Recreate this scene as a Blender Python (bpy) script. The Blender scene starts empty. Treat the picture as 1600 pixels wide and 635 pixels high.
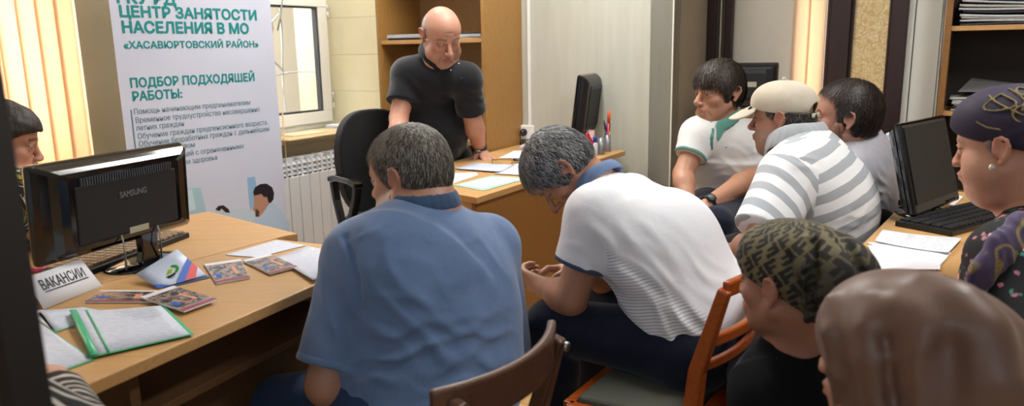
import bpy, bmesh, math, random
import numpy as np
from math import sin, cos, tan, pi, radians, sqrt, atan2, exp
from mathutils import Vector, Matrix, noise as mnoise

random.seed(7)
rng = np.random.default_rng(5)
SC = bpy.context.scene
COL = SC.collection

# ---------------------------------------------------------------- camera frame
CAM_H, FPX, PITCH, ROLL = 1.30, 1180.0, radians(11.6), radians(1.0)
_fw = np.array([0, cos(PITCH), -sin(PITCH)])
_r0 = np.array([1., 0, 0]); _u0 = np.array([0, sin(PITCH), cos(PITCH)])
CR = cos(ROLL)*_r0 - sin(ROLL)*_u0
CU = cos(ROLL)*_u0 + sin(ROLL)*_r0

def _ray(x, y):
    return _fw + CR*(x-800)/FPX - CU*(y-317.5)/FPX

def PD(x, y, D):
    """world point measured on the photograph at (x, y), D metres in front of the camera"""
    d = _ray(x, y)
    return np.array([0, 0, CAM_H]) + d*D/d[1]

def PZ(x, y, z):
    """world point measured at (x, y) on a horizontal plane of height z"""
    d = _ray(x, y)
    return np.array([0, 0, CAM_H]) + d*(z-CAM_H)/d[2]

UDIR = np.array([.515, .857, 0]); VDIR = np.array([-.857, .515, 0])   # the room's two directions

# ---------------------------------------------------------------- node materials
MATS = {}

def srgb(h):
    h = h.lstrip('#')
    c = [int(h[i:i+2], 16)/255 for i in (0, 2, 4)]
    return tuple((x/12.92 if x <= .04045 else ((x+.055)/1.055)**2.4) for x in c) + (1,)

class NT:
    def __init__(s, name):
        s.m = bpy.data.materials.new(name); s.m.use_nodes = True
        s.t = s.m.node_tree; s.t.nodes.clear()
        s.out = s.n('ShaderNodeOutputMaterial'); s.b = s.n('ShaderNodeBsdfPrincipled')
        s.l(s.b.outputs[0], s.out.inputs[0])
    def n(s, typ, **kw):
        x = s.t.nodes.new(typ)
        for k, v in kw.items(): setattr(x, k, v)
        return x
    def l(s, a, b): s.t.links.new(a, b)
    def set(s, **kw):
        for k, v in kw.items(): s.b.inputs[k.replace('_', ' ')].default_value = v
    def coord(s, kind='Object', scale=(1, 1, 1), rot=(0, 0, 0)):
        tc = s.n('ShaderNodeTexCoord'); mp = s.n('ShaderNodeMapping')
        mp.inputs['Scale'].default_value = scale; mp.inputs['Rotation'].default_value = rot
        s.l(tc.outputs[kind], mp.inputs['Vector']); return mp.outputs[0]
    def noise(s, vec, scale=10, detail=4, rough=.5, dist=0):
        x = s.n('ShaderNodeTexNoise'); x.inputs['Scale'].default_value = scale
        x.inputs['Detail'].default_value = detail; x.inputs['Roughness'].default_value = rough
        x.inputs['Distortion'].default_value = dist
        s.l(vec, x.inputs['Vector']); return x.outputs['Fac']
    def ramp(s, fac, stops, interp='LINEAR'):
        r = s.n('ShaderNodeValToRGB'); r.color_ramp.interpolation = interp
        e = r.color_ramp.elements
        while len(e) < len(stops): e.new(.5)
        for k, (p, c) in enumerate(stops): e[k].position = p; e[k].color = c
        s.l(fac, r.inputs[0]); return r.outputs[0]
    def mix(s, fac, a, b, mode='MIX'):
        m = s.n('ShaderNodeMix', data_type='RGBA', blend_type=mode)
        for sock, v in ((m.inputs[0], fac), (m.inputs[6], a), (m.inputs[7], b)):
            if isinstance(v, (int, float)): sock.default_value = v
            elif isinstance(v, tuple): sock.default_value = v
            else: s.l(v, sock)
        return m.outputs[2]
    def bump(s, h, strength=.2, dist=.002):
        b = s.n('ShaderNodeBump'); b.inputs['Strength'].default_value = strength
        b.inputs['Distance'].default_value = dist
        s.l(h, b.inputs['Height']); s.l(b.outputs[0], s.b.inputs['Normal'])

def mat(name, hexc, rough=.6, metal=0, nz=None, nscale=40, bump=0, bscale=200, spec=.5, coat=0, emis=0, ns=(1, 1, 1), sheen=0, attr=False, sss=0, bdist=.001):
    """plain procedural material: base colour, optional second colour by noise, optional fine bump"""
    if name in MATS: return MATS[name]
    t = NT(name); c = srgb(hexc)
    t.set(Base_Color=c, Roughness=rough, Metallic=metal)
    t.b.inputs['Specular IOR Level'].default_value = spec
    if coat: t.b.inputs['Coat Weight'].default_value = coat; t.b.inputs['Coat Roughness'].default_value = .08
    if sheen: t.b.inputs['Sheen Weight'].default_value = sheen; t.b.inputs['Sheen Roughness'].default_value = .4
    vec = t.coord('Object', ns)
    base = None
    if attr:
        a = t.n('ShaderNodeAttribute'); a.attribute_name = 'Col'; base = a.outputs['Color']
    if nz:
        f = t.noise(vec, nscale, 5, .6)
        if base is not None: base = t.mix(t.ramp(f, [(.3, srgb(nz)), (.7, (1, 1, 1, 1))]), base, base) if False else t.mix(.6, base, t.ramp(f, [(.35, srgb(nz)), (.65, (1, 1, 1, 1))]), 'MULTIPLY')
        else: base = t.ramp(f, [(.3, srgb(nz)), (.7, c)])
    if base is not None: t.l(base, t.b.inputs['Base Color'])
    if sss:
        t.b.inputs['Subsurface Weight'].default_value = sss
        t.b.inputs['Subsurface Radius'].default_value = (1, .35, .2)
        t.b.inputs['Subsurface Scale'].default_value = .008
    if bump: t.bump(t.noise(vec, bscale, 4, .6), bump, bdist)
    if emis:
        t.b.inputs['Emission Color'].default_value = c; t.b.inputs['Emission Strength'].default_value = emis
    MATS[name] = t.m
    return t.m

def wood(name, c1, c2, scale=(1, 1, 1), rough=.45, rot=(0, 0, 0), fine=60, coat=0, wavescale=3, kind='Object'):
    """grain runs along object X"""
    if name in MATS: return MATS[name]
    t = NT(name)
    vec = t.coord(kind, (scale[0]*.12, scale[1], scale[2]), rot)
    w = t.noise(vec, 14*wavescale/3, 6, .62, 1.2)
    f = t.noise(vec, fine*2, 3, .6)
    c = t.ramp(w, [(.3, srgb(c2)), (.5, srgb(c1)), (.72, srgb(c2))])
    c = t.mix(.35, c, t.ramp(f, [(.35, (.62, .58, .52, 1)), (.6, (1, 1, 1, 1))]), 'MULTIPLY')
    t.l(c, t.b.inputs['Base Color']); t.set(Roughness=rough)
    if coat: t.b.inputs['Coat Weight'].default_value = coat; t.b.inputs['Coat Roughness'].default_value = .15
    t.bump(f, .08, .0006)
    MATS[name] = t.m
    return t.m

# ---------------------------------------------------------------- objects and tags
def tag(o, label=None, cat=None, group=None, kind=None):
    if label: o['label'] = label
    if cat: o['category'] = cat
    if group: o['group'] = group
    if kind: o['kind'] = kind
    return o

def empty(name, loc=(0, 0, 0), rz=0, label=None, cat=None, group=None):
    o = bpy.data.objects.new(name, None); COL.objects.link(o)
    o.location = Vector([float(v) for v in loc]); o.rotation_euler = (0, 0, rz)
    o.empty_display_size = .1
    return tag(o, label, cat, group)

def link_mesh(name, me, m, parent=None, smooth=False):
    o = bpy.data.objects.new(name, me); COL.objects.link(o)
    for k in (m if isinstance(m, (list, tuple)) else [m]): me.materials.append(k)
    if smooth: me.shade_smooth()
    if parent is not None: o.parent = parent
    return o

class MB:
    """collects shapes into ONE mesh"""
    def __init__(s): s.bm = bmesh.new()
    def box(s, c, d, rz=0, rx=0, ry=0, bev=0, mi=0, M=None):
        r = bmesh.ops.create_cube(s.bm, size=1)
        vs = r['verts']
        for v in vs: v.co = Vector((v.co.x*d[0], v.co.y*d[1], v.co.z*d[2]))
        if bev:
            es = list({e for v in vs for e in v.link_edges})
            rr = bmesh.ops.bevel(s.bm, geom=es, offset=bev, segments=2, affect='EDGES', profile=.5)
            vs = list({v for f in rr['faces'] for v in f.verts} | {v for v in vs if v.is_valid})
        T = Matrix.Translation(Vector([float(q) for q in c])) @ Matrix.Rotation(rz, 4, 'Z') @ Matrix.Rotation(ry, 4, 'Y') @ Matrix.Rotation(rx, 4, 'X')
        if M is not None: T = M @ T
        bmesh.ops.transform(s.bm, matrix=T, verts=vs)
        for f in {f for v in vs for f in v.link_faces}: f.material_index = mi
        return s
    def slab(s, pts, z0, z1, mi=0, bev=0):
        """polygon prism from xy points"""
        b = [s.bm.verts.new((float(p[0]), float(p[1]), z0)) for p in pts]
        t = [s.bm.verts.new((float(p[0]), float(p[1]), z1)) for p in pts]
        n = len(pts); fs = [s.bm.faces.new(t), s.bm.faces.new(b[::-1])]
        for i in range(n): fs.append(s.bm.faces.new((b[i], b[(i+1) % n], t[(i+1) % n], t[i])))
        for f in fs: f.material_index = mi
        if bev:
            es = [e for e in {e for f in fs for e in f.edges}]
            bmesh.ops.bevel(s.bm, geom=es, offset=bev, segments=2, affect='EDGES', profile=.5)
        bmesh.ops.recalc_face_normals(s.bm, faces=s.bm.faces[:])
        return s
    def prism(s, pts3, ext, mi=0):
        """3-D polygon extruded by vector"""
        e = Vector([float(q) for q in ext])
        b = [s.bm.verts.new([float(q) for q in p]) for p in pts3]
        t = [s.bm.verts.new(v.co + e) for v in b]
        n = len(b); fs = [s.bm.faces.new(t), s.bm.faces.new(b[::-1])]
        for i in range(n): fs.append(s.bm.faces.new((b[i], b[(i+1) % n], t[(i+1) % n], t[i])))
        for f in fs: f.material_index = mi
        bmesh.ops.recalc_face_normals(s.bm, faces=fs)
        return s
    def tube(s, pts, r, seg=10, mi=0, flat=None, up=None, closed=False):
        """swept ellipse through points; r scalar or list; flat = second radius ratio along 'up'"""
        P = [Vector([float(q) for q in p]) for p in pts]; n = len(P); rings = []
        upv = Vector(up) if up is not None else Vector((0, 0, 1))
        for i, p in enumerate(P):
            a = P[(i-1) % n] if (closed or i > 0) else P[i]; b = P[(i+1) % n] if (closed or i < n-1) else P[i]
            d = (b-a).normalized()
            x = d.cross(upv)
            if x.length < 1e-3: x = d.cross(Vector((1, 0, .01)))
            x.normalize(); y = x.cross(d).normalized()
            ri = r[i] if isinstance(r, (list, tuple)) else r
            rings.append([s.bm.verts.new(p + x*ri*cos(2*pi*k/seg) + y*ri*(flat or 1)*sin(2*pi*k/seg)) for k in range(seg)])
        fs = []
        for i in range(n if closed else n-1):
            A, B = rings[i], rings[(i+1) % n]
            for k in range(seg): fs.append(s.bm.faces.new((A[k], A[(k+1) % seg], B[(k+1) % seg], B[k])))
        if not closed:
            fs.append(s.bm.faces.new(rings[0][::-1])); fs.append(s.bm.faces.new(rings[-1]))
        for f in fs: f.material_index = mi; f.smooth = True
        return s
    def sweep(s, pts, w, h, up=(0, 0, 1), mi=0):
        """rectangular bar along points; w across, h along up (scalars or lists)"""
        P = [Vector([float(q) for q in p]) for p in pts]; n = len(P); rings = []
        U = Vector(up)
        for i, p in enumerate(P):
            a = P[max(i-1, 0)]; b = P[min(i+1, n-1)]; d = (b-a).normalized()
            x = d.cross(U).normalized(); y = x.cross(d).normalized()
            ww = w[i] if isinstance(w, (list, tuple)) else w; hh = h[i] if isinstance(h, (list, tuple)) else h
            rings.append([s.bm.verts.new(p + x*ww/2*sx + y*hh/2*sy) for sx, sy in ((-1, -1), (1, -1), (1, 1), (-1, 1))])
        fs = []
        for i in range(n-1):
            for k in range(4): fs.append(s.bm.faces.new((rings[i][k], rings[i][(k+1) % 4], rings[i+1][(k+1) % 4], rings[i+1][k])))
        fs.append(s.bm.faces.new(rings[0][::-1])); fs.append(s.bm.faces.new(rings[-1]))
        for f in fs: f.material_index = mi
        return s
    def lathe(s, prof, c=(0, 0, 0), seg=24, mi=0, M=None, sx=1, sy=1):
        """prof: (radius, z) list"""
        rings = []
        for r, z in prof:
            rings.append([s.bm.verts.new((c[0]+r*cos(2*pi*k/seg)*sx, c[1]+r*sin(2*pi*k/seg)*sy, c[2]+z)) for k in range(seg)])
        fs = []
        for A, B in zip(rings, rings[1:]):
            for k in range(seg): fs.append(s.bm.faces.new((A[k], A[(k+1) % seg], B[(k+1) % seg], B[k])))
        fs.append(s.bm.faces.new(rings[0][::-1])); fs.append(s.bm.faces.new(rings[-1]))
        for f in fs: f.material_index = mi; f.smooth = True
        if M is not None: bmesh.ops.transform(s.bm, matrix=M, verts=[v for R in rings for v in R])
        return s
    def quadgrid(s, fn, nu, nv, mi=0, thick=0):
        V = [[s.bm.verts.new([float(q) for q in fn(i/nu, j/nv)]) for j in range(nv+1)] for i in range(nu+1)]
        for i in range(nu):
            for j in range(nv):
                f = s.bm.faces.new((V[i][j], V[i+1][j], V[i+1][j+1], V[i][j+1])); f.material_index = mi; f.smooth = True
        return s
    def build(s, name, m, parent=None, bevel=0, smooth=False, seg=2, solid=0):
        bmesh.ops.recalc_face_normals(s.bm, faces=s.bm.faces[:]) if not solid else None
        me = bpy.data.meshes.new(name); s.bm.to_mesh(me); s.bm.free()
        o = link_mesh(name, me, m, parent)
        if smooth:
            me.shade_smooth()
        if solid:
            md = o.modifiers.new('thickness', 'SOLIDIFY'); md.thickness = solid
        if bevel:
            md = o.modifiers.new('bevel', 'BEVEL'); md.width = bevel; md.segments = seg; md.limit_method = 'ANGLE'; md.angle_limit = radians(40)
        return o

def text_mesh(name, body, size, m, parent, M, bold=0.0, spacing=1.0, width=None, depth=.0004, align='LEFT', shear=0):
    """writing as real thin geometry; M places its local XY plane; width squeezes the line to a measured length"""
    cu = bpy.data.curves.new(name, 'FONT'); cu.body = body; cu.size = size
    cu.extrude = depth; cu.space_character = spacing; cu.align_x = align; cu.resolution_u = 3; cu.shear = shear
    tmp = bpy.data.objects.new(name+'_t', cu); COL.objects.link(tmp)
    bpy.context.view_layer.update()
    dg = bpy.context.evaluated_depsgraph_get()
    me = bpy.data.meshes.new_from_object(tmp.evaluated_get(dg))
    bpy.data.objects.remove(tmp); bpy.data.curves.remove(cu)
    sx = 1.0
    if width and len(me.vertices):
        xs = [v.co.x for v in me.vertices]; sx = width/(max(xs)-min(xs))
    me.transform(M @ Matrix.Diagonal((sx, 1, 1, 1)))
    me.materials.clear()
    if bold > 0:      # thicken the strokes: the same letters once more, shifted a hair each way
        bm = bmesh.new(); X = M.to_3x3() @ Vector((1, 0, 0)); Y = M.to_3x3() @ Vector((0, 1, 0)); Zn = M.to_3x3() @ Vector((0, 0, 1))
        for k in range(8):
            a = k*pi/4; t = me.copy(); t.transform(Matrix.Translation((X*cos(a)+Y*sin(a))*bold+Zn*.00001*k)); bm.from_mesh(t); bpy.data.meshes.remove(t)
        bm.to_mesh(me); bm.free()
    o = bpy.data.objects.new(name, me); COL.objects.link(o); me.materials.append(m)
    if parent is not None: o.parent = parent
    return o

def frame_matrix(o, x, z):
    """matrix with origin o, X axis x, Z axis z (Y = z cross x)"""
    x = Vector([float(q) for q in x]).normalized(); z = Vector([float(q) for q in z]).normalized()
    y = z.cross(x).normalized(); x = y.cross(z).normalized()
    M = Matrix.Identity(4)
    for i in range(3): M[i][0] = x[i]; M[i][1] = y[i]; M[i][2] = z[i]; M[i][3] = float(o[i])
    return M
# ---------------------------------------------------------------- sculpting with distance fields
# Bodies and clothes are continuous surfaces: tapered limbs and ellipsoids are blended smoothly and
# meshed once. All shapes are in metres in world space.
def nrm(v):
    v = np.asarray(v, float); return v/np.linalg.norm(v)

def rot_frame(yaw=0, pitch=0, roll=0):
    """columns = right, forward, up of someone facing +Y turned by yaw (left +), pitched down, rolled to their right"""
    cy, sy = cos(yaw), sin(yaw); Z = np.array([[cy, -sy, 0], [sy, cy, 0], [0, 0, 1]])
    cp, sp = cos(-pitch), sin(-pitch); X = np.array([[1, 0, 0], [0, cp, -sp], [0, sp, cp]])
    cr, sr = cos(roll), sin(roll); Y = np.array([[cr, 0, sr], [0, 1, 0], [-sr, 0, cr]])
    return Z @ X @ Y

class Fr:
    def __init__(s, o=(0, 0, 0), R=None, sc=1.0):
        s.o = np.asarray(o, float); s.R = np.eye(3) if R is None else R; s.s = sc
    def p(s, v): return s.o + s.R @ (np.asarray(v, float)*s.s)
    def d(s, v): return s.R @ np.asarray(v, float)
    def loc(s, P): return ((P-s.o) @ s.R)/s.s

def smin(a, b, k):
    if k <= 0: return np.minimum(a, b)
    h = np.maximum(k-np.abs(a-b), 0)/k
    return np.minimum(a, b)-h*h*k*.25
def smax(a, b, k): return -smin(-a, -b, k)

class Sdf:
    def __init__(s): s.pr = []
    def add(s, f, c, r, k=.01, op='u'): s.pr.append((f, np.asarray(c, float), float(r), k, op)); return s
    def ell(s, c, r, R=None, k=.01, op='u'):
        c = np.asarray(c, float); r = np.asarray(r, float)
        def f(P):
            q = P-c
            if R is not None: q = q @ R
            a = q/r; k0 = np.sqrt((a*a).sum(1)); b = a/r; k1 = np.sqrt((b*b).sum(1))+1e-9
            return k0*(k0-1)/k1
        return s.add(f, c, r.max(), k, op)
    def sph(s, c, r, k=.01, op='u'):
        c = np.asarray(c, float)
        return s.add(lambda P: np.sqrt(((P-c)**2).sum(1))-r, c, r, k, op)
    def cone(s, a, b, ra, rb, k=.01, op='u', flat=None, cap='', off=(0, 0)):
        """tapered round limb a->b; flat=(direction, factor) makes the section elliptical; cap cuts ends square"""
        a = np.asarray(a, float); b = np.asarray(b, float); ax = b-a; L = np.linalg.norm(ax); u = ax/L
        if flat is not None:
            n = nrm(flat[0]); n = nrm(n-u*(n@u)); fac = flat[1]
        def f(P):
            q = P-a
            if flat is not None:
                h = q @ n; q = q + np.outer(h*(1/fac-1), n)
            t = np.clip((q @ u)/L, 0, 1)
            e = q-np.outer(t, ax)
            d = np.sqrt((e*e).sum(1))-(ra+(rb-ra)*t)
            if flat is not None: d = d*(fac+1)/2
            w = (P-a) @ u
            if 'b' in cap: d = smax(d, w-L-off[1], .006)
            if 'a' in cap: d = smax(d, -w-off[0], .006)
            return d
        return s.add(f, (a+b)/2, L/2+max(ra, rb), k, op)
    def box(s, c, h, R=None, r=.005, k=.01, op='u'):
        c = np.asarray(c, float); h = np.asarray(h, float)-r
        def f(P):
            q = P-c
            if R is not None: q = q @ R
            q = np.abs(q)-h
            return np.sqrt((np.maximum(q, 0)**2).sum(1))+np.minimum(q.max(1), 0)-r
        return s.add(f, c, np.linalg.norm(h)+r, k, op)
    def plane(s, o, n, k=.004):
        """keeps the side opposite to n"""
        o = np.asarray(o, float); n = nrm(n)
        return s.add(lambda P: (P-o) @ n, o, 1e9, k, 'i')
    def disp(s, fn):
        return s.add(fn, (0, 0, 0), 1e9, 0, 'd')
    def chain(s, pts, rs, k=.01, **kw):
        for i in range(len(pts)-1):
            r0 = rs[i] if isinstance(rs, (list, tuple)) else rs; r1 = rs[i+1] if isinstance(rs, (list, tuple)) else rs
            s.cone(pts[i], pts[i+1], r0, r1, k=k, **kw)
        return s
    def ev(s, P, cc=None, cr=None, far=.09):
        d = np.full(len(P), far)
        for f, c, r, k, op in sorted(s.pr, key=lambda q: {'d': 1, 'i': 2}.get(q[4], 0)):
            if cc is not None and op in 'us' and np.linalg.norm(c-cc)-r-cr > (far if op == 'u' else .03)+k: continue
            if op == 'u': d = smin(d, f(P), k)
            elif op == 's': d = smax(d, -f(P), k)
            elif op == 'i': d = smax(d, f(P), k)
            elif op == 'd': d = d+f(P)
        return d
    def bounds(s):
        lo = np.full(3, 1e9); hi = -lo
        for f, c, r, k, op in s.pr:
            if op == 'u': lo = np.minimum(lo, c-r); hi = np.maximum(hi, c+r)
        return lo-.02, hi+.02

def wr(c, R, d, lam, amp, bend=1.2, seed=0):
    """a patch of cloth folds: c centre, R reach, d direction across the ridges, lam spacing, amp height"""
    c = np.asarray(c, float); d = nrm(d); e = nrm(np.cross(d, [.31, .52, .8])); g = np.cross(d, e)
    def f(P):
        q = P-c; r2 = (q*q).sum(1)/(R*R); w = np.exp(-r2*1.8)
        a = q @ d; b = q @ e; h = q @ g
        ph = 2*pi*a/(lam*1.25)+bend*1.5*np.sin(b*2*pi/(lam*4.7)+seed)+bend*1.2*np.sin((h*.8+b*.5)*2*pi/(lam*3.4)+2*seed)+.8*np.sin(a*2*pi/(lam*3.1)+seed*3)
        rg = (.5+.5*np.sin(ph))**2
        md = .5+.5*np.sin((b-.4*h)*2*pi/(lam*5.3)+seed*1.7+1.3*np.sin(a*2*pi/(lam*4)))
        return -amp*.62*w*(rg*(.25+.75*md)-.25)
    return f

def soft_noise(P, lam, seed=0):
    r = np.random.default_rng(seed); o = np.zeros(len(P))
    for i in range(5):
        d = r.normal(size=3); d /= np.linalg.norm(d)
        o += np.sin(P @ d*2*pi/(lam*r.uniform(.7, 1.5))+r.uniform(0, 6))
    return o/5

def mesh_sdf(name, S, h, m, parent=None, paint=None, lo=None, hi=None, smooth=1):
    """sparse sampling + surface nets -> one continuous quad mesh"""
    L, Hh = S.bounds()
    if lo is not None: L = np.maximum(L, lo)
    if hi is not None: Hh = np.minimum(Hh, hi)
    B = 8; nb = np.ceil((Hh-L)/(h*B)).astype(int)+1; n = nb*B
    V = np.empty(n, np.float32)
    bi = np.stack(np.meshgrid(*[np.arange(k) for k in nb], indexing='ij'), -1).reshape(-1, 3)
    cen = L+(bi*B+(B-1)/2)*h
    diag = h*B*.87
    # coarse pass in spatial groups
    dc = np.empty(len(cen)); G = 6
    key = (bi//G) @ np.array([1000000, 1000, 1]); order = np.argsort(key, kind='stable'); ks = key[order]
    cuts = np.flatnonzero(np.diff(ks))+1
    FAR = diag*2+.03
    for g in np.split(order, cuts):
        P = cen[g]; cc = P.mean(0); cr = np.sqrt(((P-cc)**2).sum(1)).max()
        dc[g] = S.ev(P, cc, cr, FAR)
    act = np.abs(dc) < diag*1.35+.006
    V8 = np.repeat(np.where(dc > 0, 1.0, -1.0).astype(np.float32)[:, None], B**3, 1)
    off = np.stack(np.meshgrid(*[np.arange(B)]*3, indexing='ij'), -1).reshape(-1, 3)*h
    ai = np.flatnonzero(act)
    key = (bi[ai]//2) @ np.array([1000000, 1000, 1]); order = ai[np.argsort(key, kind='stable')]; ks = np.sort(key, kind='stable')
    cuts = np.flatnonzero(np.diff(ks))+1
    base = L+bi*B*h
    for g in np.split(order, cuts):
        if len(g) == 0: continue
        P = (base[g][:, None, :]+off[None]).reshape(-1, 3)
        cc = P.mean(0); cr = np.sqrt(((P-cc)**2).sum(1)).max()
        V8[g] = S.ev(P, cc, cr, .03).reshape(len(g), -1)
    V = V8.reshape(*nb, B, B, B).transpose(0, 3, 1, 4, 2, 5).reshape(n)
    V[[0, -1]] = 1; V[:, [0, -1]] = 1; V[:, :, [0, -1]] = 1
    I = V < 0
    cs = [(a, b, c) for a in (0, 1) for b in (0, 1) for c in (0, 1)]
    sl = lambda A, a, b, c: A[a:n[0]-1+a, b:n[1]-1+b, c:n[2]-1+c]
    anyi = np.zeros(n-1, bool); alli = np.ones(n-1, bool)
    for c in cs:
        x = sl(I, *c); anyi |= x; alli &= x
    cells = np.argwhere(anyi & ~alli)
    if len(cells) == 0: raise RuntimeError('empty sdf '+name)
    idx = np.full(n-1, -1, np.int32); idx[tuple(cells.T)] = np.arange(len(cells))
    val = {c: V[cells[:, 0]+c[0], cells[:, 1]+c[1], cells[:, 2]+c[2]].astype(float) for c in cs}
    acc = np.zeros((len(cells), 3)); cnt = np.zeros(len(cells))
    for c in cs:
        for ax in range(3):
            if c[ax]: continue
            e = list(c); e[ax] = 1; e = tuple(e)
            a, b = val[c], val[e]; mk = (a < 0) != (b < 0)
            t = np.where(mk, a/np.where(mk, a-b, 1), 0)
            p = np.tile(np.array(c, float), (len(cells), 1)); p[:, ax] = t
            acc[mk] += p[mk]; cnt[mk] += 1
    pos = L+(cells+acc/cnt[:, None])*h
    quads = []
    for ax in range(3):
        o = [k for k in range(3) if k != ax]
        a = I; s0 = [slice(None)]*3; s1 = [slice(None)]*3
        s0[ax] = slice(0, n[ax]-1); s1[ax] = slice(1, n[ax])
        x0 = I[tuple(s0)]; x1 = I[tuple(s1)]
        for flip, M in ((False, x0 & ~x1), (True, ~x0 & x1)):
            e = np.argwhere(M)
            e = e[(e[:, o[0]] > 0) & (e[:, o[1]] > 0) & (e[:, o[0]] < n[o[0]]-1) & (e[:, o[1]] < n[o[1]]-1)]
            q = []
            for da, db in ((-1, -1), (0, -1), (0, 0), (-1, 0)):
                g = e.copy(); g[:, o[0]] += da; g[:, o[1]] += db; q.append(idx[tuple(g.T)])
            q = np.stack(q, 1); q = q[(q >= 0).all(1)]
            if flip ^ (ax == 1): q = q[:, ::-1]
            quads.append(q)
    F = np.concatenate(quads).astype(np.int32)
    # light Laplacian smoothing
    for _ in range(smooth):
        sm = np.zeros_like(pos); c2 = np.zeros(len(pos))
        for i in range(4):
            a, b = F[:, i], F[:, (i+1) % 4]
            for j in range(3):
                sm[:, j] += np.bincount(a, pos[b, j], len(pos))+np.bincount(b, pos[a, j], len(pos))
            c2 += np.bincount(a, minlength=len(pos))+np.bincount(b, minlength=len(pos))
        pos = pos*.5+.5*sm/np.maximum(c2, 1)[:, None]
    me = bpy.data.meshes.new(name)
    me.vertices.add(len(pos)); me.vertices.foreach_set('co', pos.astype(np.float32).ravel())
    me.loops.add(len(F)*4); me.loops.foreach_set('vertex_index', F.ravel())
    me.polygons.add(len(F)); me.polygons.foreach_set('loop_start', np.arange(0, len(F)*4, 4, dtype=np.int32))
    me.update(calc_edges=True); me.shade_smooth()
    if paint is not None:
        rgb = paint(pos); at = me.color_attributes.new('Col', 'FLOAT_COLOR', 'POINT')
        at.data.foreach_set('color', np.concatenate([rgb, np.ones((len(pos), 1))], 1).astype(np.float32).ravel())
    o = bpy.data.objects.new(name, me); COL.objects.link(o); me.materials.append(m)
    if parent is not None: o.parent = parent
    return o

def surf(S, px, py, D0, D1, n=260):
    """first point of the surface met by the line of sight measured at (px, py)"""
    r = _ray(px, py); o = np.array([0, 0, CAM_H]); t = np.linspace(D0, D1, n)/r[1]; P = o+np.outer(t, r)
    d = S.ev(P, P.mean(0), (D1-D0), .5); i = np.flatnonzero(d < 0)
    return P[i[0]] if len(i) else P[np.argmin(d)]
def crease(S, px, D0, D1, r, k=.02, op='s', lift=0.0):
    """a fold line following measured pixels: op 's' sinks it, 'u' raises it"""
    P = [surf(S, x, y, D0, D1) for x, y in px]
    if lift: P = [p+nrm(p-np.array([0, 0, CAM_H]))*(-lift) for p in P]
    for i in range(len(P)-1): S.cone(P[i], P[i+1], r, r, k=k, op=op)

def neckcut(T, F, nb, r=.064):
    ax = nrm(F.p((0, -.03, -.05))-nb); T.cone(nb-ax*.004, nb+ax*.12, r, r*.95, k=.006, op='s')

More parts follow.
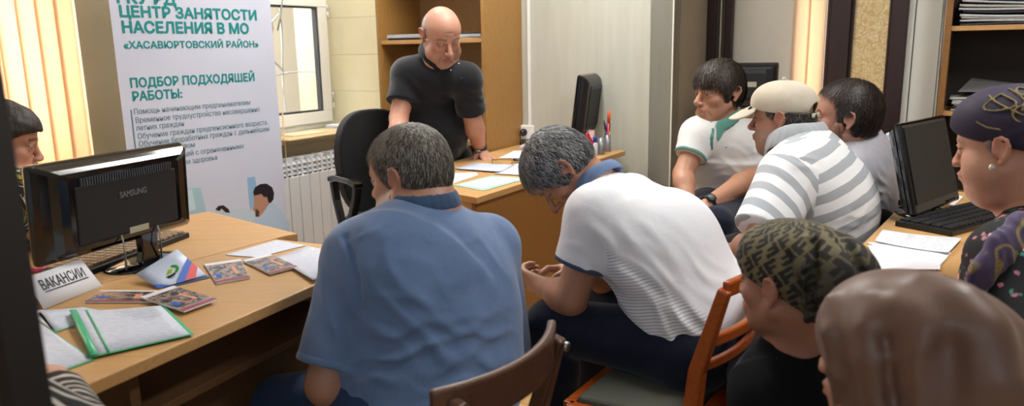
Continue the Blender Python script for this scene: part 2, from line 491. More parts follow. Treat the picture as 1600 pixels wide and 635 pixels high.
# ---------------------------------------------------------------- anatomy
def add_head(S, F, age=0, jaw=1.0, fat=0.0, nose=1.0, ears=True, lips=1.0, fine=True):
    """F: head frame (origin between the eyes' level centre of skull, columns right/forward/up)"""
    p, s = F.p, F.s
    def E(c, r, k=.01, op='u', R=None): S.ell(p(c), np.array(r)*s, F.R if R is None else R, k*s, op)
    def C(a, b, ra, rb, k=.01, op='u'): S.cone(p(a), p(b), ra*s, rb*s, k*s, op)
    E((0, -.014, .034), (.076, .092, .081))
    E((0, .024, .036), (.066, .062, .058), .02)
    E((0, .030, -.030), (.060, .053, .066), .02)
    for x in (-1, 1):
        C((x*.052*jaw, -.008, -.050), (x*.020*jaw, .060, -.096), .021, .019, .022)
        E((x*.043, .046, -.026), (.021, .026, .021), .016)
    E((0, .068, -.098), (.024*jaw, .020, .017), .014)
    E((0, .018, -.072), (.050*jaw, .060, .036), .022)
    if fat:
        E((0, .030, -.112), (.046+.02*fat, .045, .026+.012*fat), .025)
        for x in (-1, 1): E((x*.044, .030, -.066), (.024+.012*fat, .036, .034), .02)
    for x in (-1, 1): C((x*.012, .083, .019), (x*.046, .066, .019), .0085, .0075, .012)
    E((0, .074, -.066), (.031, .024, .026), .014)                         # muzzle
    C((0, .081, .012), (0, .106*(.5+.5*nose)+.002, -.028), .0075, .0105, .008)
    S.sph(p((0, .112*(.6+.4*nose)-.002, -.033)), .0115*s, .006*s)
    for x in (-1, 1): E((x*.0125, .097, -.037), (.0085, .012, .008), .005)
    for x in (-1, 1):
        E((x*.031, .094, -.001), (.019, .017, .0125), .010, 's')
        S.sph(p((x*.031, .0675, -.001)), .0142*s, .001*s)
        if fine:
            C((x*.017, .0795, .005), (x*.031, .0825, .0085), .0030, .0036, .003)
            C((x*.031, .0825, .0085), (x*.045, .0745, .003), .0036, .0030, .003)
            C((x*.018, .078, -.007), (x*.031, .0795, -.010), .0026, .003, .004)
            C((x*.031, .0795, -.010), (x*.045, .0725, -.006), .003, .0026, .004)
            S.sph(p((x*.0065, .101, -.046)), .0042*s, .003*s, 's')
    # lips
    for x in (-1, 1):
        C((0, .0985, -.0615), (x*.012, .0965, -.0605), .0048*lips, .0048*lips, .003)
        C((x*.012, .0965, -.0605), (x*.025, .085, -.0655), .0048*lips, .002, .003)
        C((0, .0965, -.0725), (x*.014, .0935, -.0715), .0062*lips, .0055*lips, .003)
        C((x*.014, .0935, -.0715), (x*.025, .085, -.0665), .0055*lips, .002, .003)
        C((0, .1045, -.0668), (x*.014, .101, -.0664), .0016, .0016, .003, 's')
        C((x*.014, .101, -.0664), (x*.027, .088, -.0665), .0016, .0014, .003, 's')
    E((0, .094, -.084), (.018, .008, .006), .008, 's')
    if age:
        for x in (-1, 1):
            C((x*.019, .094, -.038), (x*.033, .083, -.066), .0022*age, .0022*age, .007, 's')
            C((x*.020, .082, -.016), (x*.040, .074, -.020), .0018*age, .0016*age, .006, 's')
            C((x*.030, .080, -.070), (x*.034, .066, -.095), .002*age, .002*age, .008, 's')
        for z in (.040, .053): C((-.035, .082, z), (.035, .082, z), .0012*age, .0012*age, .005, 's')
    if ears:
        for x in (-1, 1):
            pts = [(.079, .004, .004), (.082, .006, .016), (.086, .000, .027), (.089, -.012, .030), (.091, -.023, .023),
                   (.090, -.026, .009), (.086, -.021, -.006), (.081, -.012, -.018), (.078, -.003, -.027), (.076, .003, -.024)]
            rs = [.003, .0034, .0036, .0038, .0040, .0038, .0034, .0038, .0055, .0040]
            P = [p((x*a, b-.018, c-.006)) for a, b, c in pts]
            for i in range(len(P)-1): S.cone(P[i], P[i+1], rs[i]*s, rs[i+1]*s, .004*s)
            E((x*.080, -.026, .000), (.0055, .019, .026), .006)
            E((x*.087, -.024, -.003), (.005, .009, .013), .005, 's')
            C((x*.082, -.010, -.004), (x*.083, -.011, -.012), .0042, .0036, .004)

def head_paint(F, base, lips='#a8635a', brow='#3a2c24', stub=None, cheek='#c9826c', iris='#3a2a1e', browthick=1.0, blotch=.5, closed=False):
    """own colours of a face: lips, eyebrows, eyes, stubble"""
    base = np.array(srgb(base)[:3]); lipc = np.array(srgb(lips)[:3]); bc = np.array(srgb(brow)[:3]); ch = np.array(srgb(cheek)[:3])
    def f(P, c):
        q = F.loc(P); x = np.abs(q[:, 0]); y = q[:, 1]; z = q[:, 2]
        def mixw(w, col):
            nonlocal c
            w = np.clip(w, 0, 1)[:, None]; c = c*(1-w)+np.asarray(col)*w
        hd = (np.abs(q) < .16).all(1)
        def g(cx, cy, cz, rx, ry, rz): return np.exp(-(((x-cx)/rx)**2+((y-cy)/ry)**2+((z-cz)/rz)**2))
        mixw(.45*blotch*g(.042, .06, -.03, .025, .03, .022)*hd, ch)
        mixw(.5*blotch*g(0, .112, -.034, .018, .02, .014)*hd, ch)
        mixw(.6*blotch*g(.088, -.02, .0, .012, .03, .035)*hd, ch)
        if stub is not None:
            m = hd*(1/(1+np.exp((z+.036+np.clip(.02-y, 0, 1)*.2)*300)))*(y > -.02)*(z > -.135)
            m2 = np.where((x < .03) & (z > -.052) & (y > .07), .7, 1)
            mixw(stub[1]*m*m2, srgb(stub[0])[:3])
        lp = ((x/.0275)**2+((z+.0668)/(.0105-.12*x))**2 < 1) & (y > .082)
        mixw(lp*.75, lipc)
        zz = .0255-.004*((x-.03)/.02)**2
        bw = (x > .012) & (x < .053) & (np.abs(z-zz) < .0052*browthick*(1.15-x*6)) & (y > .05)
        mixw(bw*.8, bc)
        ey = ((x-.031)/.0145)**2+((z+.0005)/.0068)**2
        dE = np.sqrt((x-.031)**2+(y-.0675)**2+(z+.001)**2)
        eb = (dE < .0155) & (y > .06)
        mixw(eb*(ey < 1.0)*(0 if closed else 1.0), (.40, .36, .33))
        ir = np.sqrt((x-.031)**2+(z+.001)**2)
        io = 0 if closed else 1.0; mixw(eb*(ir < .0062)*io, srgb(iris)[:3]); mixw(eb*(ir < .0026)*io, (.01, .01, .01))
        if closed: mixw(((np.abs(z+.0055-.25*(x-.031)**2/.015) < .0014) & (np.abs(x-.031) < .014) & (y > .06) & hd)*.75, (.05, .035, .03))
        mixw(((ey > .85) & (ey < 1.5) & (z > 0) & (y > .06) & hd)*.6, (.06, .04, .03))
        return c
    return f, base

def add_hand(S, W, D, N, side=1, curl=.5, size=1.0, spread=.12, thumb=.6, k=.006):
    """W wrist, D direction of fingers, N palm normal (side the fingers curl to); side=+1 thumb towards D x N"""
    D = nrm(D); N = nrm(np.asarray(N)-D*(np.asarray(N)@D)); T = np.cross(D, N)*side; s = size
    W = np.asarray(W, float)
    K = W+D*.088*s
    S.cone(W, W+D*.03*s, .026*s, .030*s, k=.015, flat=(N, .62))
    for j, o in enumerate((-.030, -.010, .010, .028)):
        kb = K+T*o*s-D*(.006 if j in (0,) else 0)*s
        S.cone(W+D*.022*s+T*o*.6*s, kb, .0125*s, .0105*s, k=.012)
    lens = (.060, .077, .083, .074); tip = []
    for j, o in enumerate((-.030, -.010, .010, .028)):
        kb = K+T*o*s-D*(.006 if j == 0 else 0)*s
        a = spread*(j-1.5)*.5; d0 = nrm(D*cos(a)+T*sin(a)); p = kb; L = lens[j]*s; ang = 0
        for q, (fr, r0, r1) in enumerate(((.45, .0098, .0088), (.30, .0088, .0078), (.25, .0078, .0066))):
            ang += curl*(1.0, 1.15, .8)[q]
            d = d0*cos(ang)+N*sin(ang); e = p+d*L*fr
            S.cone(p, e, r0*s, r1*s, k=.0025); p = e
    b = W+D*.022*s+T*.022*s
    d1 = nrm(D*.62+T*.75+N*(.25+thumb*.3)); m1 = b+d1*.042*s
    d2 = nrm(D*.85+T*(.45-thumb*.4)+N*(.2+thumb*.4)); m2 = m1+d2*.032*s; d3 = nrm(D*.95+T*(.15-thumb*.4)+N*(.25+thumb*.5)); m3 = m2+d3*.026*s
    S.cone(b, m1, .0165*s, .0125*s, k=.01); S.cone(m1, m2, .0118*s, .0105*s, k=.003); S.cone(m2, m3, .0102*s, .008*s, k=.002)

def add_arm(S, sh, el, wr_, r=1.0, k=.02):
    sh, el, wr_ = map(lambda v: np.asarray(v, float), (sh, el, wr_))
    S.cone(sh, el, .052*r, .040*r, k=k)
    m = el+(wr_-el)*.28
    S.cone(el, m, .039*r, .043*r, k=.018); S.cone(m, wr_, .043*r, .0265*r, k=.018, )

def add_leg(S, hip, kn, an, r=1.0, k=.03, foot=None):
    hip, kn, an = map(lambda v: np.asarray(v, float), (hip, kn, an))
    S.cone(hip, kn, .088*r, .058*r, k=k); m = kn+(an-kn)*.3
    S.cone(kn, m, .054*r, .056*r, k=.02); S.cone(m, an, .056*r, .036*r, k=.02)
    if foot is not None:
        S.cone(an+np.array([0, 0, -.03]), an+nrm(foot)*.16+np.array([0, 0, -.055]), .038, .028, k=.02)

def add_torso(S, J, w=1.0, dp=1.0, k=.05, grow=0.0, belly=0.0, upto=None):
    """J: pelvis, waist, chest, neck, shl, shr and side (unit vector to the person's right), front"""
    pe, wa, chh, nk = (np.asarray(J[q], float) for q in ('pelvis', 'waist', 'chest', 'neck'))
    fr = nrm(J['front'])
    S.cone(pe, wa, .165*w+grow, .150*w+grow, k=k, flat=(fr, .70*dp))
    S.cone(wa, chh, .148*w+grow, .165*w+grow, k=k, flat=(fr, .68*dp))
    mid = (np.asarray(J['shl'])+np.asarray(J['shr']))/2; low = mid+nrm(chh-mid)*.035*w
    for q in ('shl', 'shr'): S.cone(J[q], low, .060*w+grow, .050*w+grow, k=k)
    S.cone(chh, chh*.38+mid*.62, .165*w+grow, .080*w+grow, k=k, flat=(fr, .68*dp))
    for q in ('shl', 'shr'):
        S.cone(nk*.88+chh*.12, J[q], .040*w+grow*.6, .052*w+grow, k=k*.8)
    if belly: S.ell((pe+wa)/2*.5+wa*.5+fr*.06*w, (.13*w*belly+grow, .13*w*belly+grow, .13*w*belly+grow), None, k=.06)
# ---------------------------------------------------------------- shared materials
M_wall = mat('wall paint grey beige', 'C3C4B8', .75, nz='B9B9AB', nscale=3, bump=.12, bscale=25, ns=(6, 6, .6))
M_wall2 = mat('wall paint warm', 'C2BDB0', .75, nz='B8B2A4', nscale=2, bump=.1, bscale=30)
M_wallsh = mat('wall return taupe', '99907F', .75, nz='91897A', nscale=3)  # darker tone for the receding wall face
M_wallw = mat('wall panel white', 'D6D9D2', .6, bump=.05)
M_cream = mat('cream reveal panel', 'F0EACB', .6, nz='EAE2BC', nscale=4)
M_pier = mat('pier plaster', 'BFB596', .8, nz='B5AA8A', nscale=4)
M_white = mat('white plastic frame', 'F0F0EC', .35)
M_gasket = mat('dark gasket', '3A3F45', .6)
M_rad = mat('radiator enamel', 'E4E6E8', .35)
M_radshade = mat('radiator gap shade', '3A3F45', .6)  # dark tone standing in for shade between the radiator sections
M_darkbrown = mat('dark mahogany lacquer', '2E1A19', .45, nz='241312', nscale=12, ns=(8, 8, 1))
M_jamb = mat('black brown door post', '0D0707', .6)
M_black = mat('black plastic', '15161A', .35, bump=.03)
M_gloss = mat('gloss black plastic', '0A0B0E', .12, coat=.6)
M_matblk = mat('matt black plastic', '141518', .6, bump=.1, bscale=400)
M_screen = mat('dark screen', '1B1D1F', .28)
M_paper = mat('white paper', 'E9ECF4', .7)
M_paper2 = mat('greyish paper', 'C8CCD2', .7)
M_ink = mat('grey ink', '7C838C', .7)
M_print = mat('printed sheet', 'DCE2EF', .7, nz='B9C2D6', nscale=60, ns=(1, 4, 1))
M_steel = mat('brushed steel', 'A8A9AB', .3, metal=1)
M_green = mat('green folder edge', '4DBB8A', .35)
M_mint = mat('clear mint folder', 'A9D8C6', .3)
M_teal = mat('teal print', '0B8C8C', .5)
M_tealthin = mat('slate print', '5F8794', .5)
W_desk = wood('desk oak laminate', 'CDA36C', 'B88D56', (1, 9, 9), .42)
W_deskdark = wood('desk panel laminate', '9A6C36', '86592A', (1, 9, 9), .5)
W_deskshade = wood('shade-toned desk panel laminate', '5E4226', '4C341C', (1, 9, 9), .55)  # panel laminate with the shade under the desk put into its colour
W_case = wood('bookcase laminate', 'A87D42', '946B34', (9, 9, 1), .5)
W_case2 = wood('bookcase back laminate', 'B08A58', 'A07A4A', (9, 9, 1), .6)
W_case3 = wood('dark bookcase laminate', '8D6233', '775026', (9, 9, 1), .55)
W_caseback = mat('dark bookcase back', '2A2017', .7)
W_edge = wood('light wood edge', 'C99B62', 'B68850', (1, 6, 6), .45)

U, V = UDIR, VDIR
YAW = atan2(U[1], U[0])                      # rotation of the room's long direction
CORN = np.array([-.95, 5.03, 0])             # corner of window wall and back wall
def WP(s, out=0, z=0):                       # point on the window wall: s along from the corner, out = into the room
    return CORN - U*s - V*out + np.array([0, 0, z])
def BP(t, out=0, z=0):                       # point on the back wall: t to the right from the corner, out = into the room
    return CORN - V*t - U*out + np.array([0, 0, z])
ZTOP = 2.75

def wall_box(name, m, A, du, L, out0, out1, z0, z1, nrmdir, parent=None):
    """box from A along du length L, between out0..out1 along nrmdir"""
    p = [A+nrmdir*out0, A+du*L+nrmdir*out0, A+du*L+nrmdir*out1, A+nrmdir*out1]
    o = MB().slab([q[:2] for q in p], z0, z1).build(name, m, parent)
    return o
def struct(o): o['kind'] = 'structure'; return o

# floor: strip parquet
def floor_mat():
    t = NT('oak strip floor'); v = t.coord('Object', (1, 1, 1), (0, 0, -YAW))
    br = t.n('ShaderNodeTexBrick'); br.offset = .37
    for k, x in (('Scale', 1), ('Mortar Size', .0015), ('Mortar Smooth', .2), ('Bias', 0), ('Brick Width', .62), ('Row Height', .07)): br.inputs[k].default_value = x
    br.inputs['Color1'].default_value = srgb('E2BE85'); br.inputs['Color2'].default_value = srgb('CBA066'); br.inputs['Mortar'].default_value = srgb('8A6234')
    t.l(v, br.inputs['Vector'])
    v2 = t.coord('Object', (.8, 12, 1), (0, 0, -YAW)); f = t.noise(v2, 6, 5, .6)
    c = t.mix(.5, br.outputs['Color'], t.ramp(f, [(.3, (.72, .66, .58, 1)), (.65, (1, 1, 1, 1))]), 'MULTIPLY')
    t.l(c, t.b.inputs['Base Color']); t.set(Roughness=.38); return t.m
struct(MB().slab([(-5, -1.6), (4.6, -1.6), (4.6, 6.6), (-5, 6.6)], -.05, 0).build('floor', floor_mat()))
M_ceil = mat('ceiling paint', 'DAD8D0', .8)
struct(MB().slab([(-5, -1.6), (4.6, -1.6), (4.6, 6.6), (-5, 6.6)], ZTOP, ZTOP+.1).build('ceiling', M_ceil))

# ---- left wall with its two window niches (thickness .36, outside in +V direction)
SIL = .80
m = MB()
def wseg(s0, s1, z0, z1, mi=0):
    m.slab([WP(s1)[:2], WP(s0)[:2], (WP(s0)+V*.42)[:2], (WP(s1)+V*.42)[:2]], z0, z1, mi)
wseg(-.40, 6.6, 0, SIL-.03); wseg(-.40, 6.6, 2.35, ZTOP)
wseg(-.40, -.002, SIL-.03, 2.35); wseg(1.45, 1.86, SIL-.03, 2.35); wseg(3.3, 3.9, SIL-.03, 2.35); wseg(5.2, 6.6, SIL-.03, 2.35)
struct(m.build('wall_left', M_pier))
# cream panelled reveal in the corner, with panel joints
m = MB()
for z0, z1 in ((SIL, 1.037), (1.0385, 1.275), (1.2765, 1.513), (1.5145, 1.751), (1.7525, 2.35)):
    a, b = BP(-.40, .0), BP(.34, .0)
    m.slab([BP(-.40, -.02)[:2], BP(.36, -.02)[:2], BP(.36, .008)[:2], BP(-.40, .008)[:2]], z0, z1)
m.slab([BP(.0, -.02)[:2], BP(.36, -.02)[:2], BP(.36, .008)[:2], BP(.0, .008)[:2]], 0, SIL-.005)
struct(m.build('trim_1', M_cream, bevel=.002))
# sill board
m = MB()
m.slab([WP(1.45, .06)[:2], WP(.003, .06)[:2], WP(.003, -.32)[:2], WP(1.45, -.32)[:2]], SIL-.028, SIL)
struct(m.build('trim_2', mat('painted sill', 'CFC9B4', .5, nz='C0B79C', nscale=8), bevel=.004))
m = MB(); m.slab([WP(3.3, .06)[:2], WP(1.86, .06)[:2], WP(1.86, -.32)[:2], WP(3.3, -.32)[:2]], SIL-.028, SIL)
struct(m.build('trim_3', M_cream, bevel=.004))

def window(idx, s0, s1, z0, z1, leaves):
    """PVC window in the niche: frame, leaves with glass"""
    w = empty('window_%d' % idx, WP((s0+s1)/2, -.30, z0)); w['kind'] = 'structure'
    inv = Matrix.Translation(-w.location)
    def bar(mb, a, b, za, zb, o0, o1, mi=0):
        mb.slab([WP(b, -o1)[:2]-np.array(w.location)[:2], WP(a, -o1)[:2]-np.array(w.location)[:2],
                 WP(a, -o0)[:2]-np.array(w.location)[:2], WP(b, -o0)[:2]-np.array(w.location)[:2]], za-z0, zb-z0, mi)
    f = MB(); T = .045
    bar(f, s0, s1, z0, z0+T, .30, .37); bar(f, s0, s1, z1-T, z1, .30, .37)
    bar(f, s0, s0+T, z0+T, z1-T, .30, .37); bar(f, s1-T, s1, z0+T, z1-T, .30, .37)
    for a, b, za, zb, _ in leaves:
        pass
    f.build('window_frame', M_white, w, bevel=.004)
    for a, b, za, zb, hinge in leaves:
        L = MB(); q = .075
        bar(L, a, b, za, za+q, .275, .33); bar(L, a, b, zb-q, zb, .275, .33)
        bar(L, a, a+q, za+q, zb-q, .275, .33); bar(L, b-q, b, za+q, zb-q, .275, .33)
        lf = L.build('window_leaf', M_white, w, bevel=.005)
        g = MB(); e = .012
        bar(g, a+q-.001, a+q+e, za+q, zb-q, .285, .325); bar(g, b-q-e, b-q+.001, za+q, zb-q, .285, .325)
        bar(g, a+q, b-q, za+q-.001, za+q+e, .285, .325); bar(g, a+q, b-q, zb-q-e, zb-q+.001, .285, .325)
        g.build('seal', M_gasket, lf)
        gl = MB(); bar(gl, a+q+.003, b-q-.003, za+q+.003, zb-q-.003, .305, .311)
        t = NT('window glass %d' % idx) if ('glass%d' % idx) not in MATS else None
        if t:
            t.set(Base_Color=(1, 1, 1, 1), Roughness=.0, IOR=1.02); t.b.inputs['Transmission Weight'].default_value = 1
            MATS['glass%d' % idx] = t.m
        gl.build('pane', MATS['glass%d' % idx], lf)
        if hinge:
            h = MB()
            for zz in (za+.09, za+.16, zb-.14, zb-.09): 
                c = WP(a-.003, -.268); h.tube([(c[0]-w.location[0], c[1]-w.location[1], zz-z0), (c[0]-w.location[0], c[1]-w.location[1], zz-z0+.035)], .007, 8)
            h.build('hinge', M_white, w)
    return w
LEFTW = window(1, .0, 1.45, SIL, 2.35, [(.035, .66, SIL+.035, 1.66, 1), (.70, 1.41, SIL+.035, 1.66, 0), (.035, .66, 1.72, 2.31, 0), (.70, 1.41, 1.72, 2.31, 0)])
# transom and mullion bars
m = MB()
for a, b, za, zb in ((.045, 1.405, 1.655, 1.725), (.655, .705, SIL+.045, 2.30)):
    o = LEFTW.location
    m.slab([(WP(b, -.37)-np.array(o))[:2], (WP(a, -.37)-np.array(o))[:2], (WP(a, -.30)-np.array(o))[:2], (WP(b, -.30)-np.array(o))[:2]], za-SIL, zb-SIL)
m.build('mullion', M_white, LEFTW, bevel=.004)
hm = MB(); c = WP(.70, -.262, 1.30)-np.array(LEFTW.location)
hm.box(c, (.03, .014, .07), rz=YAW, bev=.003); hm.tube([c-V*.03+U*0+np.array([0, 0, -.0]), c-V*.045, c-V*.045+np.array([0, 0, -.10])], .008, 8)
hm.build('window_handle', mat('aged cream handle', 'E4D9A8', .4), LEFTW)
window(2, 1.86, 3.3, SIL, 2.35, [(1.90, 2.56, SIL+.035, 2.31, 0), (2.60, 3.26, SIL+.035, 2.31, 0)])

# vertical fabric blinds
def blind_mat():
    t = NT('peach blind fabric')
    t.set(Base_Color=srgb('EEDCC6'), Roughness=.8)
    tr = t.n('ShaderNodeBsdfTranslucent'); tr.inputs[0].default_value = srgb('F5DDC2')
    mx = t.n('ShaderNodeMixShader'); mx.inputs[0].default_value = .62
    t.l(t.b.outputs[0], mx.inputs[1]); t.l(tr.outputs[0], mx.inputs[2]); t.l(mx.outputs[0], t.out.inputs[0])
    return t.m
M_blind = blind_mat(); M_blind2 = M_blind
def blinds(s0, s1, out, z0, z1, P, label, group=None, rail=True, ang=.16, step=.078, dirv=None):
    root = empty('vertical_blind', P(s0, out, z0), 0, label, 'blind', group)
    o = np.array(root.location)
    if rail:
        MB().slab([(P(s1, out+.02)-o)[:2], (P(s0, out+.02)-o)[:2], (P(s0, out-.02)-o)[:2], (P(s1, out-.02)-o)[:2]], z1-z0, z1-z0+.03).build('rail', M_white, root)
    n = int((s1-s0)/step); ax = (P(1, 0)-P(0, 0)); nn = (P(0, 1)-P(0, 0))
    for i in range(n+1):
        c = P(s0+i*step, out)-o; a = ang+rng.normal()*.05
        d = ax*cos(a)+nn*sin(a); e = nn*cos(a)-ax*sin(a)
        mb = MB()
        mb.quadgrid(lambda u, v: c+d*(u-.5)*.089+e*(.006*cos((u-.5)*pi))+np.array([0, 0, v*(z1-z0)]), 4, 1)
        mb.build('slat', M_blind, root, solid=.0006)
    return root
blinds(1.93, 3.35, .03, .62, 2.42, WP, 'peach vertical fabric blind glowing in the left window behind the black monitor')
sl = blinds(.775, .79, .05, 1.45, 2.42, WP, 'single narrow peach blind slat hanging beside the banner top right edge', rail=False, ang=.9)
# thin control cord
tag(MB().tube([WP(.70, .05, 2.4), WP(.705, .05, 1.9), WP(.70, .05, 1.62), WP(.73, .05, 1.5), WP(.76, .05, 1.42)], .004, 6).build('blind_cord', mat('grey cord', '9A9A90', .7)), 'thin grey blind cord hanging in front of the white window frame', 'cord')

# ---- radiator under the window
def radiator():
    r = empty('radiator', WP(0, .09, .12), 0, 'white ribbed aluminium radiator under the open bright window', 'radiator'); o = np.array(r.location)
    P = lambda s, out, z=0: WP(s, out, z)-o
    n = 16; st = .08; s0 = .03
    for i in range(n):
        mb = MB(); c = s0+i*st
        a, b = c+.002, c+st-.002
        # tall front plate
        mb.slab([P(b, .125)[:2], P(a, .125)[:2], P(a, .112)[:2], P(b, .112)[:2]], .0, .475, bev=.003)
        mb.slab([P(c+.048, .112)[:2], P(c+.032, .112)[:2], P(c+.032, .04)[:2], P(c+.048, .04)[:2]], .0, .58)
        # slanting top cap and louvres
        for (z0, d0, z1, d1) in ((.575, .03, .60, .105), ):
            mb.prism([P(b, d0, z0+.12+.0), P(b, d1, z0+.12-.02), P(b, d1, z0+.12-.032), P(b, d0, z0+.12-.012)], P(a, 0)-P(b, 0))
        for k in range(3):
            zz = .485+.12+k*.028
            mb.prism([P(b, .112, zz), P(b, .088, zz+.012), P(b, .088, zz+.016), P(b, .112, zz+.004)], P(a, 0)-P(b, 0))
        for e0, e1 in ((a, a+.004), (b-.004, b)):
            mb.slab([P(e1, .115)[:2], P(e0, .115)[:2], P(e0, .05)[:2], P(e1, .05)[:2]], .47, .565)
        mb.build('radiator_section', M_rad, r)
    bk = MB(); bk.slab([P(s0+n*st, .078)[:2], P(s0, .078)[:2], P(s0, .035)[:2], P(s0+n*st, .035)[:2]], .0, .565); bk.build('shade_backing', M_radshade, r)  # added dark sheet, paints the shade seen in the radiator gaps
    pp = MB(); pp.tube([P(s0+n*st, .06, .17), P(s0-.0, .06, .17)], .018, 10); pp.build('manifold', M_rad, r)
    return r
radiator()
tag(MB().tube([WP(.0, .10, .065), WP(2.4, .10, .065)], .017, 10).tube([WP(.0, .16, .04), WP(2.4, .16, .04)], .017, 10).build('heating_pipe', mat('brown painted pipe', '6B5136', .5)), 'brown painted heating pipes running low under the radiator', 'pipe')
struct(MB().slab([WP(6, .02)[:2], WP(0, .02)[:2], WP(0, 0)[:2], WP(6, 0)[:2]], 0, .09).build('baseboard_left', mat('brown baseboard', '7A5A3A', .5)))

# ---- back wall, its projecting corner and the recessed part
L1 = 2.085
struct(MB().slab([BP(-.42, -.12)[:2], BP(L1, -.12)[:2], BP(L1, 0)[:2], BP(-.42, 0)[:2]], 0, ZTOP).build('wall_back', M_wall))
K = BP(L1); K2 = K+U*.63
# receding face beside the corner (grey-brown), 0.12 thick
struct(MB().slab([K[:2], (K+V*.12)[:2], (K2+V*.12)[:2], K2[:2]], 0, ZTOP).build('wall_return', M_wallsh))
struct(MB().slab([(K+V*.001-U*.004)[:2], (K-V*.006-U*.004)[:2], (K-V*.006+U*.006)[:2], (K+V*.001+U*.006)[:2]], 0, ZTOP).build('trim_4', mat('pale corner bead', 'DAD9CD', .6)))
def RP(t, out=0, z=0): return K2 - V*t - U*out + np.array([0, 0, z])
struct(MB().slab([RP(0, -.12)[:2], RP(.495, -.12)[:2], RP(.495, 0)[:2], RP(0, 0)[:2]], 0, ZTOP)
       .slab([RP(.495, -.12)[:2], RP(.645, -.12)[:2], RP(.645, 0)[:2], RP(.495, 0)[:2]], 0, .5)
       .slab([RP(.495, -.12)[:2], RP(.645, -.12)[:2], RP(.645, 0)[:2], RP(.495, 0)[:2]], 2.3, ZTOP)
       .slab([RP(.645, -.12)[:2], RP(3.6, -.12)[:2], RP(3.6, 0)[:2], RP(.645, 0)[:2]], 0, ZTOP).build('wall_recess', M_wall2))
# dark door frame strips beside the return
d2 = empty('door_2', RP(.02, .02, 0)); d2['kind'] = 'structure'; o = np.array(d2.location)
def strip(mb, a, b, out0, out1, z0=0, z1=2.4, mi=0): mb.slab([(RP(a, out0)-o)[:2], (RP(b, out0)-o)[:2], (RP(b, out1)-o)[:2], (RP(a, out1)-o)[:2]], z0, z1, mi)
mb = MB(); strip(mb, .005, .05, .0, .05); strip(mb, .105, .145, .0, .045); mb.build('door_frame', M_darkbrown, d2, bevel=.003)
mb = MB(); strip(mb, .05, .075, .0, .03); strip(mb, .082, .105, .0, .035); mb.build('door_stop', mat('grey brown strip', '3B3431', .5), d2)
mb = MB(); strip(mb, .076, .081, .0, .04); mb.build('pale_strip', mat('pale strip', 'D8CDB2', .4), d2)  # thin pale line between the door strips
# window with blind on the recessed wall
window_R = empty('window_3', RP(.61, -.1, .5)); window_R['kind'] = 'structure'; o = np.array(window_R.location)
mb = MB(); strip(mb, .495, .51, -.12, -.04, 0, 1.8); strip(mb, .63, .645, -.12, -.04, 0, 1.8); strip(mb, .495, .645, -.12, -.04, 0, .05); mb.build('window_frame', M_white, window_R)
blinds(.515, .62, .02, .55, 2.45, RP, 'peach vertical blind in the narrow window behind the capped man', ang=.12)
# door with patterned glass between mahogany posts
def glass_pattern():
    t = NT('cream patterned door glass'); v = t.coord('Object', (1, 1, 1))
    n1 = t.noise(v, 22, 2, .5, 2.5)
    c = t.ramp(n1, [(.44, srgb('D9C79C')), (.485, srgb('F3EBD0')), (.52, srgb('D2BE90')), (.60, srgb('CDB887'))])
    n2 = t.noise(v, 70, 2, .5, 3)
    c = t.mix(.5, c, t.ramp(n2, [(.46, srgb('D8C698')), (.5, srgb('FFF8E2')), (.54, srgb('D8C698'))]), 'MULTIPLY')
    t.l(c, t.b.inputs['Base Color']); t.set(Roughness=.4); t.bump(n1, .3, .002); return t.m
d1 = empty('door_1', RP(.95, .03, 0)); d1['kind'] = 'structure'; o = np.array(d1.location)
mb = MB()
for a, b in ((.645, .665), (.665, .762), (.762, .778)): strip(mb, a, b, .0, .055 if b-a > .05 else .035)
for a, b in ((.942, .955), (.955, 1.031)): strip(mb, a, b, .0, .055 if b-a > .05 else .035)
strip(mb, .645, 1.031, .0, .05, 2.3, 2.42)
mb.build('door_frame', M_darkbrown, d1, bevel=.004)
mb = MB(); strip(mb, .778, .942, .0, .02, .05, 2.3); mb.build('door_panel', glass_pattern(), d1)
# white panel beside the bookcase
mb = MB()
def wstrip(mb, a, b, o0, o1, z0=0, z1=2.5): mb.slab([RP(a, o0)[:2], RP(b, o0)[:2], RP(b, o1)[:2], RP(a, o1)[:2]], z0, z1)
wstrip(mb, 1.032, 1.060, 0, .03); wstrip(mb, 1.064, 1.180, 0, .022); wstrip(mb, 1.184, 1.203, 0, .03)
struct(mb.build('trim_5', M_wallw, bevel=.002))
struct(MB().slab([RP(1.061, .0)[:2], RP(1.063, 0)[:2], RP(1.063, .024)[:2], RP(1.061, .024)[:2]], 0, 2.5).build('trim_6', M_gasket))
tag(MB().tube([RP(1.192, .045, 2.2), RP(1.194, .045, 1.7), RP(1.189, .045, 1.45), RP(1.195, .045, 1.0), RP(1.192, .045, .6)], .0035, 6).build('wall_cable', mat('pale cable', '8F8F88', .6)), 'thin pale cable hanging down beside the right bookcase', 'cable')
tag(MB().lathe([(.004, 0), (.016, .006), (.02, .02), (.014, .034), (.004, .04)], RP(1.200, .05, 1.50), 14).lathe([(.003, 0), (.012, .004), (.015, .014), (.008, .024)], RP(1.218, .05, 1.515), 12).build('curtain_knob', M_darkbrown, smooth=True), 'dark round knob on the white panel left of the right bookcase', 'knob')

# remaining walls the frame does not show but the light meets
struct(MB().slab([(4.5, -1.6), (4.6, -1.6), (4.6, 3), (4.5, 3)], 0, ZTOP).build('wall_right', M_wall2))

